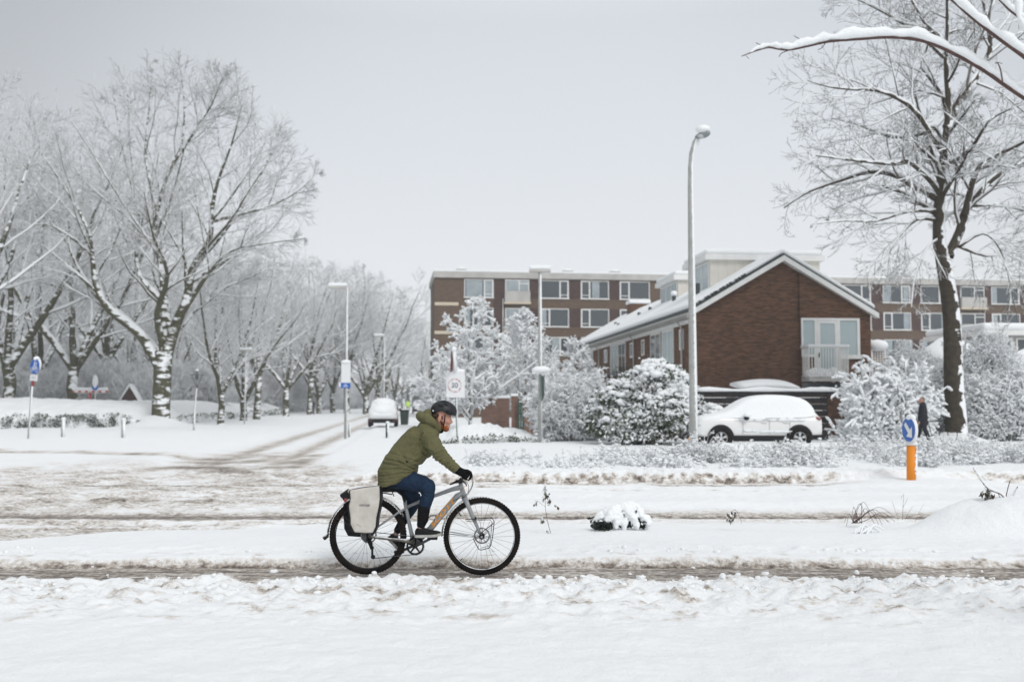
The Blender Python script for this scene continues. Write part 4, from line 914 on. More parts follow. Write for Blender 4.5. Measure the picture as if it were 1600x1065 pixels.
# glimpses of neighbouring houses at the right edge
def neighbour():
    r = empty('bungalow', P(1560, 690, 56), 'white-fronted neighbouring house with bulging snow roof at the right edge, below the apartment block', 'house'); r.location.z = 0; r.rotation_euler.z = .1; x0, x1 = -.6, 4.6
    MB().bx(x0, x1, 0, 6, 0, 5.4).build('wall', M['concrete'], r); MB().bx(x0 - .3, x1 + .3, -.35, 6.3, 5.4, 5.68).build('roof_edge', M['white'], r)
    bevel(MB().bx(x0 - .25, x1 + .3, -.3, 6.2, 5.68, 6.1).build('snow_cover', M['snow'], r), .18, 3)
    window(r, -.35, 1.0, 3.9, 5.25, -.02, split=.5, pane='glass', small=''); window(r, 1.2, 3.6, 3.9, 5.25, -.02, split=.5, pane='glass', small='')
    r2 = empty('garden_shed', P(1518, 690, 50), 'outbuilding hidden under a rounded heap of snow, right of the tall tree', 'outbuilding'); r2.location.z = 0
    MB().bx(-1.6, 4.5, 0, 3, 0, 3.5).build('wall', M['darkwood'], r2)
    rings = []
    for i in range(15):
        t = i / 14; x = -1.9 + 6.9 * t; h = .25 + 1.4 * math.exp(-((t - .22) / .22) ** 2) + .9 * math.exp(-((t - .9) / .25) ** 2); rings.append([(x, -.3, 3.4), (x, .2, 3.4 + h * .8), (x, 1.4, 3.45 + h), (x, 3.2, 3.5 + h * .6), (x, 3.4, 3.4)])
    MB().loft(rings).build('snow_cover', M['snow'], r2)
    # lattice porch right of the gable
    r3 = empty('trellis_screen', P(1362, 690, 50), 'white lattice screen with snow cap beside the gable of the brick terrace', 'trellis'); r3.location.z = 0; m = MB()
    for i in range(7): m.bx(i * .13, i * .13 + .03, 0, .03, 2.6, 4.3)
    for k in range(14): m.bx(0, .8, -.01, .02, 2.65 + k * .12, 2.68 + k * .12)
    m.bx(-.05, .85, -.03, .05, 0, 2.6); m.build('lattice', M['white'], r3); MB().ball((.4, 0, 4.5), (.55, .35, .3), 12, 7).ball((.6, -.3, 2.7), (.9, .5, .3), 12, 7).build('snow_cap', M['snow'], r3)
neighbour()
# brick garden walls left of the thin lamp post
def garden_walls():
    def gw(px0, px1, d, h, label, cap=True):
        a = (px0 - CX) / F * d; b = (px1 - CX) / F * d; r = empty('garden_wall', (a, d, 0), label, 'garden wall', 'brick garden walls'); MB().bx(0, b - a, 0, .25, -.2, h).build('brickwork', M['brick_garden'], r)
        if cap: bevel(MB().bx(-.04, b - a + .04, -.04, .3, h, h + .14).build('snow_cap', M['snow'], r), .05)
    gw(752, 796, 52, 1.85, 'brown brick garden wall beneath the snowy garden trees, left of the pillars'); gw(799, 809, 50.5, 1.95, 'slim brick gate pillar, left one of the pair')
    gw(819, 833.5, 47.5, 1.75, 'broad brick gate pillar just left of the thin lamp post'); gw(849, 868, 44, 1.3, 'end piece of brick wall between the thin lamp post and the twiggy shrub'); gw(660, 684, 70, 2.4, 'patch of brick wall behind the cyclist\'s helmet, at the foot of the block')
    r = empty('garden_gate', (.0, 50, 0), 'dark green wooden gate between the brick pillars', 'gate'); a = (809 - CX) / F * 50.2; r.location = (a, 50.2, 0); m = MB()
    for i in range(4): m.bx(i * .11, i * .11 + .095, 0, .04, .1, 1.8)
    m.bx(0, .44, .041, .08, .3, .4); m.bx(0, .44, .041, .08, 1.4, 1.5); m.build('boards', mat('green_paint', (.02, .05, .035), .6), r)
garden_walls()

# ============================================================ HEDGES
def hedge(name, outline_fn, nu, nv, label, seed, dark_rows=.38, leaf_n=6000, leaf=.14):
    """mounded hedge under snow: surface from fn(u, v) plus dark foliage where the snow does not reach"""
    R = np.random.RandomState(seed); U, W_ = np.meshgrid(np.linspace(0, 1, nu), np.linspace(0, 1, nv)); V = outline_fn(U.ravel(), W_.ravel())
    i = (np.arange(nv - 1)[:, None] * nu + np.arange(nu - 1)[None, :]).ravel(); Q = np.stack([i, i + 1, i + nu + 1, i + nu], 1)
    r = empty(name, (0, 0, 0), label, 'hedge'); u0 = V[len(V) // 2]; r.location = (float(V[:, 0].mean()), float(V[:, 1].min()), 0); off = np.array([r.location.x, r.location.y, 0])
    link('snow_cover', mesh_np('snow_cover', V - off, Q, M['snow']), r)
    u = R.rand(leaf_n); v = R.rand(leaf_n) * dark_rows; pat = (fbm(u * nu / 9, v * 6, 3) + .25 > R.rand(leaf_n) * .6); u = u[pat]; v = v[pat]
    p = outline_fn(u, v) + R.normal(0, .05, (len(u), 3)); p[:, 1] -= .07
    vv, q = leaf_quads(p - off, np.tile([[0, -1, .2]], (len(p), 1)), leaf, R, .1); link('foliage', mesh_np('foliage', vv, q, M['leaf'], smooth=False), r)
    return r
def fn_left(u, v):                     # long bramble hedge along the park, at the left
    x = -36 + 13.7 * u; yb = 55.5 + 6.0 * u ** 1.3; ph = v; hmax = 2.15 - .55 * u + .28 * fbm(x * .35, x * 0 + 1, 3); dep = 8.0
    y = yb + dep * np.clip((ph - .22) / .78, 0, 1) ** 1.2 + .25 * fbm(x * .8, ph * 5, 3); z = np.where(ph < .22, ph / .22 * .75, .75 + (hmax - .75) * (1 - (1 - (ph - .22) / .78) ** 2)) + .10 * fbm(x * 1.6, ph * 9, 4)
    z = np.where(ph > .97, -.2, z) * np.clip((1 - u) / .10, .0, 1) ** .6; return np.stack([x, y, z - .05], 1)
hedge('hedge', fn_left, 220, 40, 'long low hedge buried in snow at the park edge, left of the huge forked tree', 3, .30, 17000, .12)
def fn_left2(u, v):
    y = 64.5 + 60 * u; xr = -.0964 * y - 16.0; hmax = (1.75 + .12 * fbm(y * .3, y * 0 + 5, 3)) * np.clip(u / .10, .001, 1) ** .6; x = xr - 5 * np.clip((v - .2) / .8, 0, 1); z = np.where(v < .2, v / .2 * .6, .6 + (hmax - .6) * (1 - (1 - (v - .2) / .8) ** 2)) + .06 * fbm(y * 1.2, v * 7, 3)
    z = np.where(v > .97, -.2, z); return np.stack([x, y, z * np.clip(u / .05, 0, 1) ** .7], 1)
hedge('hedge', fn_left2, 160, 30, 'snow-topped hedge running on along the avenue, right of the huge forked tree', 4, .24, 9000, .15)
def fn_mid(u, v):
    x = -2.6 + 4.1 * u; e = np.sin(np.pi * np.clip(u, .01, .99)) ** .35; hm = (1.0 - .75 * u + .15 * fbm(x * 1.5, x * 0 + 2, 3)); y = 37.2 + 2.0 * u + 3.2 * np.clip((v - .25) / .75, 0, 1); z = np.where(v < .25, v / .25 * .30, .30 + (hm - .30) * (1 - (1 - (v - .25) / .75) ** 2)) * e + .07 * fbm(x * 3, v * 5, 3) + .08
    z = np.where(v > .96, -.1, z); return np.stack([x, y, z], 1)
hedge('hedge', fn_mid, 90, 26, 'low clipped hedge under a smooth snow heap at the foot of the zone sign', 5, .26, 1500, .11)
# dense undergrowth closing the view under the park trees
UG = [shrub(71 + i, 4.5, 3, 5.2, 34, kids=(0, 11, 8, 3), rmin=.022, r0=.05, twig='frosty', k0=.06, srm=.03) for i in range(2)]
k = 0
for px, d, s in ((-60, 84, 1.15), (-20, 78, 1.0), (18, 88, 1.3), (60, 80, .95), (100, 92, 1.3), (140, 86, 1.1), (185, 90, 1.1), (222, 84, .9), (262, 92, 1.1), (300, 96, 1.1), (338, 104, 1.2), (372, 112, 1.2), (402, 124, 1.2), (432, 136, 1.3), (462, 148, 1.3), (490, 165, 1.4), (520, 182, 1.5), (40, 110, 1.7), (110, 116, 1.7), (180, 114, 1.6), (250, 118, 1.6), (320, 130, 1.7), (390, 150, 1.8), (548, 200, 1.6), (576, 225, 1.7)):
    put(UG[k % 2], 'undergrowth_shrub', at_px(px, d), ORD[k] + ' of the big snowy shrubs between the park trunks', 'shrub', 'undergrowth beneath the park trees', k * 1.3, s); k += 1

# ============================================================ STREET FURNITURE
def lamp(px, d, H, label, head=-1, r0=.075, r1=.045, lean=0.0, group='slim street lamps'):
    p = at_px(px, d); r = empty('street_lamp', p, label, 'street lamp', group); t = Vector((lean, 0, H))
    MB().tube([(0, 0, -.2), (lean * .5, 0, H * .5), t], [r0, (r0 + r1) / 2, r1], 12).build('pole', M['pole'], r)
    h = MB(); hx = head * .42; h.box(t + Vector((hx, 0, .0)), (.42, .14, .055), Matrix.Rotation(-.05 * head, 3, 'Y')); ho = h.build('lamp_head', M['concrete'], r); bevel(ho, .04, 2)
    bevel(link('snow_cap', MB().box(t + Vector((hx, 0, .13)), (.42, .15, .08)).mesh('snow_cap', M['snow']), ho), .06, 3); return r
lamp(541, 45.2, 6.85, 'slim street lamp post at the corner carrying a white and blue sign', -1)
lamp(600, 81, 6.9, 'slim street lamp further up the side street, behind the parked white car', -1)
lamp(641, 172, 7.2, 'tiny far street lamp near the vanishing point of the side street', -1)
lamp(383.5, 68, 5.0, 'thin bare grey pole lamp between the avenue trees at left', 0, .05, .04)
lamp(844, 38.3, 6.6, 'slim snow-streaked lamp post between the cyclist and the terrace', 0, .085, .06)
def big_lamp():
    d = 31.5; p = at_px(1083.5, d); r = empty('street_lamp', p, 'tall thick lamp post rising above the roofs, left of the gable', 'street lamp'); q = lambda x, y, dd=0: P(x, y, d + dd) - p
    MB().tube([q(1084, 720), q(1083, 600), q(1081, 450), q(1079, 300), q(1079, 262), q(1080.5, 240), q(1085, 222), q(1091, 212)], [.135, .128, .115, .09, .082, .075, .06, .05], 16).build('pole', M['pole'], r)
    hd = MB(); rings = []
    for t, w, h in ((0, .03, .03), (.08, .09, .08), (.25, .14, .10), (.5, .15, .11), (.65, .12, .08), (.72, .02, .02)):
        c = q(1086, 214.5) + Vector((t * .62, -.28 * t, .10 * t)); rings.append([c + Vector((-.2 * w * math.cos(a), w * math.cos(a), h * math.sin(a))) for a in [2 * math.pi * j / 12 for j in range(12)]])
    hd.loft(rings); ho = hd.build('lamp_head', mat('grey_lamp_casing', (.22, .25, .26), .4), r)
    link('lens', MB().ball(q(1096, 213.5) + Vector((0, -.12, -.02)), (.16, .10, .07), 12, 7).mesh('lens', mat('lamp_lens', (.5, .53, .54), .2)), ho)
    link('snow_cap', MB().ball(q(1097.5, 204.5) + Vector((0, -.1, .02)), (.24, .2, .14), 14, 8).mesh('snow_cap', M['snow']), ho)
    link('snow_clump', MB().ball(q(1091, 222), (.05, .05, .12), 8, 6).mesh('snow_clump', M['snow']), r)
    link('yellow_tag', MB().box(q(1077, 686) + Vector((-.03, -.15, 0)), (.035, .012, .05)).mesh('yellow_tag', mat('orange_tag', (.75, .28, .02))), r)
big_lamp()
def disc_pts(cx, cz, r, n=32): return [(cx + r * math.cos(2 * math.pi * i / n), cz + r * math.sin(2 * math.pi * i / n)) for i in range(n)]
M['blue'] = snowy('blue_sign_with_frost', (.012, .10, .42), None, d=(.6, 0, .8), lo=.35, hi=.5, ns=14, na=.9, rough=.4)
M['bluep'] = mat('blue_sign_paint', (.012, .11, .45), .35)
M['wsign'] = mat('white_sign_face', (.75, .76, .77), .5)
M['redf'] = snowy('red_paint_with_frost', (.50, .05, .05), None, d=(0, -1, 0), lo=.72, hi=1.25, ns=16, na=.9, rough=.5)
M['grey_ink'] = snowy('grey_lettering_with_frost', (.12, .13, .15), None, d=(0, -1, 0), lo=.95, hi=1.2, ns=22, na=.9, rough=.5)
M['redf2'] = snowy('dull_red_with_frost', (.16, .045, .04), None, d=(-1, -.3, 0), lo=1.0, hi=1.25, ns=8, na=.9, rough=.6)
def board_sign():                      # sign plates on the first lamp
    p = at_px(541, 44.9); q = lambda x, y: P(x, y, 44.9) - p
    r = empty('plate_sign', p, 'snow-blanked white plate above a small blue plate strapped to the corner lamp post', 'sign'); a = q(533, 598); b = q(548, 566)
    bevel(MB().box(((a + b) / 2), ((b.x - a.x) / 2, .02, (b.z - a.z) / 2)).build('white_plate', M['wsign'], r), .02)
    c = q(532.5, 606); e = q(547.5, 598); MB().box(((c + e) / 2) + Vector((0, -.005, 0)), ((e.x - c.x) / 2, .02, (e.z - c.z) / 2)).build('blue_plate', M['bluep'], r)
    m = MB(); 
    for i in range(3): m.box((c + e) / 2 + Vector((0, -.028, -.05 + .05 * i)), (.12 - .03 * i, .002, .009))
    m.build('lettering', M['wsign'], r); MB().ball(q(540.5, 565), (.24, .1, .09), 12, 6).ball(q(531, 601), (.05, .06, .12), 8, 6).build('snow_cap', M['snow'], r)
board_sign()
def zone_sign():
    d = 37.6; p = at_px(714, d); q = lambda x, y, dd=0: P(x, y, d + dd) - p
    r = empty('zone_sign', p, 'square white zone sign reading 30 in a faint red ring, right of the cyclist\'s head', 'sign')
    MB().tube([q(715.5, 705), q(712.5, 620), q(710, 550)], .035, 10).build('pole', M['pole_green'], r)
    a, b = q(697.5, 621), q(726.5, 582); c = (a + b) / 2; bevel(MB().box(c + Vector((0, -.05, 0)), ((b.x - a.x) / 2, .015, (b.z - a.z) / 2)).build('plate', M['wsign'], r), .01)
    cc = q(710.5, 602) + Vector((0, -.072, 0)); m = MB(); n = 40; R1, R0 = .262, .222; vs = []
    for i in range(n): t = 2 * math.pi * i / n; vs += [cc + Vector((R0 * math.cos(t), 0, R0 * math.sin(t))), cc + Vector((R1 * math.cos(t), 0, R1 * math.sin(t)))]
    m.add(vs, [(2 * i, 2 * i + 1, (2 * i + 3) % (2 * n), (2 * i + 2) % (2 * n)) for i in range(n)]); m.build('red_ring', M['redf'], r)
    text('number', '30', .27, M['grey_ink'], r, p + cc, (math.pi / 2, 0, 0))
    MB().ball(q(704, 581), (.16, .1, .07), 10, 6).ball(q(718, 580), (.22, .1, .10), 10, 6).ball(q(712, 577), (.14, .1, .12), 10, 6).build('snow_cap', M['snow'], r)
    # triangular warning sign seen almost edge-on, above
    r2 = empty('warning_sign', p, 'narrow red-edged warning triangle seen almost edge-on above the white zone sign', 'sign'); t0, t1, t2 = q(703.5, 548), q(704, 581), q(708, 581)
    tri = [(-.02, .86), (.45, 0), (-.45, 0)]; R = Matrix.Rotation(math.radians(87), 3, 'Z'); o = q(705.8, 581); m = MB(); vs = [o + R @ Vector((x, y, z)) for y in (-.015, .015) for x, z in tri]; m.add(vs, [(0, 1, 2), (5, 4, 3), (0, 3, 4, 1), (1, 4, 5, 2), (2, 5, 3, 0)]); m.build('plate', M['redf2'], r2)
    m = MB().ball(q(709.5, 546), (.11, .25, .12), 10, 6); m.loft([[q(706.5 + 2.5 * math.cos(a_) * 1, y, .2 * math.sin(a_)) for a_ in [2 * math.pi * j / 8 for j in range(8)]] for y in (546, 556, 566, 580)]) if False else None
    m.tube([q(710, 546), q(709.7, 560), q(711, 578)], [.09, .07, .12], 8, sx=2.0); m.build('snow_cap', M['snow'], r2)
zone_sign()
def name_plate():
    d = 38.2; p = at_px(844, d); q = lambda x, y, dd=0: P(x, y, d + dd) - p
    r = empty('street_name_plate', p, 'snow-covered crossbar plate on the slim lamp post between cyclist and terrace', 'sign')
    MB().box(q(845, 582, -.12), (.34, .015, .05)).build('plate', M['wsign'], r); MB().tube([q(831, 578.5, -.1), q(838, 577, -.1), q(846, 577.5, -.1), q(853, 577, -.1), q(860, 578.5, -.1)], [.07, .12, .14, .12, .07], 12).build('snow_cap', M['snow'], r)
    r2 = empty('side_sign', p, 'dark green sign plate seen edge-on under the crossbar on the slim lamp post', 'sign'); MB().prism([(0, 0), (.1, -.05), (.12, -.75), (.02, -1.0)], -.3, .3, 'y').build('plate', mat('dark_green', (.03, .06, .05)), r2); r2.location = p + q(845.5, 586); r2.location.z += 0
    MB().tube([(.15, 0, 0), (.2, 0, -.6)], [.05, .03], 8).build('snow_cap', M['snow'], r2)
name_plate()
def bollard(px, d, h, label, dark=False, r0=.07):
    p = at_px(px, d); r = empty('bollard', p, label, 'bollard', 'kerb bollards'); MB().tube([(0, 0, -.1), (0, 0, h)], r0, 12).build('post', snowy_dark if dark else M['pole'], r)
    MB().ball((.01, 0, h + .01), (r0 * 1.25, r0 * 1.25, .06), 10, 6).build('snow_cap', M['snow'], r)
snowy_dark = snowy('dark_green_post', (.02, .05, .045), None, d=(.9, -.3, .2), lo=.25, hi=.5, ns=11, na=.8)
bollard(101, 43.2, .78, 'white-crusted bollard beside the round blue path sign', r0=.085); bollard(195, 43.2, .78, 'white-crusted bollard in the snow left of the park lamp', r0=.09)
bollard(547, 46.5, .62, 'thin dark bollard just right of the corner lamp post', True, .045); bollard(606, 43.3, .66, 'dark green snow-spotted bollard left of the cyclist\'s hood', True, .075)
def path_sign():
    d = 42.5; p = at_px(44, d); q = lambda x, y, dd=0: P(x, y, d + dd) - p
    r = empty('path_sign', p, 'tall leaning pole with round blue bicycle and pedestrian sign, far left', 'sign'); MB().tube([q(43.5, 695), q(49, 620), q(54, 560)], .045, 10).build('pole', M['pole'], r)
    MB().tube([q(51.0, 603), q(51.8, 592)], .055, 10).build('red_band', mat('red_band', (.30, .04, .04)), r)
    R = Matrix.Rotation(math.radians(-31), 3, 'Z'); c = q(55, 572, -.1); T = Matrix.Rotation(math.radians(5), 3, 'Y')
    def P2(x, y, z): return c + T @ (R @ Vector((x, y, z)))
    m = MB(); n = 32; pts = disc_pts(0, 0, .33); m.add([P2(x, -.02, z) for x, z in pts] + [P2(x, .01, z) for x, z in pts], [tuple(range(n)), tuple(range(2 * n - 1, n - 1, -1))] + [(i, i + n, (i + 1) % n + n, (i + 1) % n) for i in range(n)]); m.build('disc', M['blue'], r)
    g = MB()
    def seg(a, b, w=.018): 
        a, b = Vector((a[0], 0, a[1])), Vector((b[0], 0, b[1])); e = (b - a).normalized(); s_ = Vector((-e.z, 0, e.x)) * w; g.add([P2(v.x, -.026, v.z) for v in (a - s_, b - s_, b + s_, a + s_)], [(0, 1, 2, 3)])
    for cx_ in (-.15, .15):
        for k in range(14): a = 2 * math.pi * k / 14; b = a + 2 * math.pi / 14; seg((cx_ + .09 * math.cos(a), -.14 + .09 * math.sin(a)), (cx_ + .09 * math.cos(b), -.14 + .09 * math.sin(b)), .012)
    for a, b in (((-.15, -.14), (-.06, 0)), ((-.06, 0), (.1, 0)), ((.1, 0), (.15, -.14)), ((-.06, 0), (0, -.14)), ((0, -.14), (.1, 0)), ((-.15, -.14), (0, -.14)), ((.1, 0), (.08, .06)), ((-.06, 0), (-.08, .04))): seg(a, b, .013)
    seg((-.02, .08), (-.02, .2), .03); seg((-.02, .1), (-.06, .04)); seg((-.02, .1), (.03, .04)); seg((.1, .08), (.1, .17), .025); seg((-.02, .235), (-.02, .265), .022); seg((.1, .19), (.1, .215), .018)
    g.build('symbol', M['wsign'], r)
    pl = MB(); pl.add([P2(x, y, z) for x in (-.24, .24) for y in (-.015, .015) for z in (-.62, -.36)], [(0, 1, 3, 2), (4, 6, 7, 5), (0, 4, 5, 1), (2, 3, 7, 6), (0, 2, 6, 4), (1, 5, 7, 3)]); pl.build('plate', M['wsign'], r)
    ln = MB(); [ln.add([P2(x, -.018, z) for x, z in ((-.17, z0), (.17, z0), (.17, z0 + .018), (-.17, z0 + .018))], [(0, 1, 2, 3)]) for z0 in (-.46, -.53)]; ln.build('lettering', M['grey_ink'], r)
    MB().ball(c + Vector((.03, .05, .33)), (.13, .12, .10), 12, 8).ball(c + Vector((.09, .10, .08)), (.13, .08, .28), 12, 8).build('snow_cap', M['snow'], r)
path_sign()
def park_lamp():
    d = 54; p = at_px(305, d); r = empty('park_lamp', p, 'small park lamp with flat disc top and open cone, between two trees at left', 'street lamp'); H = 3.0
    MB().tube([(0, 0, -.1), (0, 0, 1.0), (0, 0, 1.01), (.1, 0, H - .7)], [.06, .06, .04, .035], 10).build('pole', M['pole'], r)
    m = MB()
    for k in range(6): a = k * math.pi / 3; m.tube([(.1, 0, H - .72), (.1 + .33 * math.cos(a), .33 * math.sin(a), H + .02)], .012, 5)
    m.tube([(.1, 0, H), (.1, 0, H + .03)], .40, 20); m.tube([(.1, 0, H - .25), (.1, 0, H + .22)], .09, 10); m.build('lamp_head', mat('lamp_grey', (.12, .13, .14), .5), r); MB().ball((.1, 0, H + .24), (.1, .1, .06), 10, 6).build('snow_cap', M['snow'], r)
park_lamp()
def height_bar():
    d = 70; p = at_px(141, d); q = lambda x, y, dd=0: P(x, y, d + dd) - p
    r = empty('barrier', p, 'red and white horizontal barrier beam under snow behind the hedge', 'barrier'); MB().box(q(141, 611.5), (1.22, .06, .07)).build('beam', mat('red_and_white_beam', (.55, .12, .09), .5), r); m = MB()
    for i in range(5): MB().box(q(120 + i * 10.5, 611.5) + Vector((0, -.005, 0)), (.13, .062, .072)).build('white_band', M['white'], r)
    MB().tube([q(140.5, 680), q(140.5, 612)], .09, 10).build('post', M['redf'], r)
    bevel(MB().box(q(141, 607.5), (1.24, .12, .11)).build('snow_cap', M['snow'], r), .08, 3)
    r2 = empty('small_round_sign', p, 'little round blue sign capped by a tall snow cone, above the red barrier beam', 'sign'); MB().prism(disc_pts(0, 0, .22, 20), -.02, .02).build('disc', M['bluep'], r2); r2.location = p + q(148.5, 604.5, -.4); MB().ball((0, .02, .38), (.2, .16, .46), 12, 8).build('snow_cap', M['snow'], r2); MB().tube([(0, .05, -2.4), (0, .05, 0)], .03, 8).build('pole', M['pole'], r2)
    p3 = at_px(206, 74); r3 = empty('information_shelter', p3, 'little dark brown pointed-roof shelter poking up behind the snowy hedge', 'shelter'); h = P(206, 622, 74).z - p3.z
    m = MB().prism([(-.68, h - .35), (-.5, h + .05), (0, h + .85), (.5, h + .05), (.68, h - .35)], -.4, .4); m.build('roof', mat('brown_shingle', (.05, .028, .022), .8), r3); MB().bx(-.55, .55, -.3, .3, 0, h - .3).build('body', M['darkwood'], r3)
    rings = [[(x, -.45, z + .02), (x, -.45, z + .2), (x, .45, z + .2), (x, .45, z + .02)] for x, z in ((-.74, h - .4), (-.52, h + .05), (0, h + .88), (.52, h + .05), (.74, h - .4))]; MB().loft(rings).build('snow_cap', M['snow'], r3)
height_bar()
def island_bollard():
    d = 20.4; p = at_px(1425, d); q = lambda x, y, dd=0: P(x, y, d + dd) - p
    r = empty('traffic_bollard', p, 'orange traffic island bollard with round blue keep-right arrow sign, half crusted with snow', 'bollard')
    or_ = snowy('orange_with_wind_snow', (.80, .26, .015), None, d=(1, -.30, .0), lo=.46, hi=.56, ns=30, na=.75, rough=.5)
    MB().tube([q(1425, 765), q(1425, 695)], .105, 24).build('tube', or_, r); MB().tube([q(1425, 695.2), q(1425, 690.5)], .115, 24).build('collar', M['wsign'], r)
    c = q(1420.5, 671, -.1); R = Matrix.Rotation(math.radians(-82), 3, 'Z')
    def P2(x, y, z): return c + R @ Vector((x, y, z))
    n = 36
    def disc(rad, y0, y1, nm, mt):
        m = MB(); pts = disc_pts(0, 0, rad, n); m.add([P2(x, y0, z) for x, z in pts] + [P2(x, y1, z) for x, z in pts], [tuple(range(n)), tuple(range(2 * n - 1, n - 1, -1))] + [(i, i + n, (i + 1) % n + n, (i + 1) % n) for i in range(n)]); return m.build(nm, mt, r)
    disc(.258, -.01, .03, 'rim', M['wsign']); disc(.24, -.02, -.0, 'disc', M['bluep'])
    arrow = [(.15, -.16), (.15, .07), (.075, -.0), (-.08, .155), (-.15, .09), (.0, -.07), (-.075, -.14)]; arrow = [(-x, z) for x, z in arrow] if False else arrow
    m = MB(); m.add([P2(x, -.026, z) for x, z in arrow], [tuple(range(7))]); m.build('arrow', M['wsign'], r)
    MB().ball(c + Vector((.085, .03, .0)), (.08, .19, .26), 14, 10).ball(c + Vector((.05, .02, .24)), (.085, .17, .075), 14, 8).build('snow_cap', M['snow'], r)
island_bollard()

# ============================================================ VEHICLES
def wheel(parent, c, R_, w, side, nm='wheel', spokes=5, mt=None):
    n = 28; m = MB(); prof = [(R_ * .62, -w / 2), (R_ * .9, -w / 2), (R_, -w * .3), (R_, w * .3), (R_ * .9, w / 2), (R_ * .62, w / 2)]
    vs = [Vector((r * math.cos(2 * math.pi * i / n), y, r * math.sin(2 * math.pi * i / n))) for i in range(n) for r, y in prof]; k = len(prof)
    m.add(vs, [(i * k + j, i * k + j + 1, ((i + 1) % n) * k + j + 1, ((i + 1) % n) * k + j) for i in range(n) for j in range(k - 1)], True); o = m.build(nm, M['rubber'], parent); o.location = c
    y = side * w * .35; s = MB(); s.tube([(0, y - .01, 0), (0, y + .01, 0)], R_ * .16, 12)
    for i in range(spokes):
        a = 2 * math.pi * i / spokes + .3
        for da in (-.12, .12): s.box((R_ * .37 * math.cos(a + da), y, R_ * .37 * math.sin(a + da)), (R_ * .27, .015, R_ * .045), Matrix.Rotation(-(a + da * 1.6), 3, 'Y'))
    vs = []; [vs.extend([Vector((rr * math.cos(2 * math.pi * i / n), y, rr * math.sin(2 * math.pi * i / n))) for rr in (R_ * .56, R_ * .65)]) for i in range(n)]
    s.add(vs, [(2 * i, 2 * i + 1, (2 * i + 3) % (2 * n), (2 * i + 2) % (2 * n)) for i in range(n)])
    link('rim', s.mesh('rim', mat_rim), o); link('brake_drum', MB().tube([(0, -w * .2 * side, 0), (0, w * .1 * side, 0)], R_ * .6, 20).mesh('brake_drum', M['black']), o); return o
mat_rim = mat('alloy_with_snow', (.66, .67, .69), .6)
carpaint = mat('white_car_paint', (.80, .80, .79), .3, spec=.6, var=(1.1, (.76, .76, .755)))
def car_body(name, stations, mt, parent, sub=2, crease=False):
    """stations: (x, half width, z bottom, z belt, half roof width, z top)"""
    rings = []
    for (x, W, zb, zl, Wr, zt) in stations:
        h = [(0, zb), (W * .8, zb), (W * .97, zb + .08), (W, (zb + zl) / 2), (W * .985, zl - .04), (Wr + (W - Wr) * .35, zl + (zt - zl) * .45), (Wr, zt - .07), (Wr * .8, zt - .015), (0, zt)]
        ring = [(x, y, z) for y, z in h] + [(x, -y, z) for y, z in h[-2:0:-1]]; rings.append(ring)
    m = MB().loft(rings); o = m.build(name, mt, parent, smooth=True); s = o.modifiers.new('s', 'SUBSURF'); s.levels = s.render_levels = sub; return o
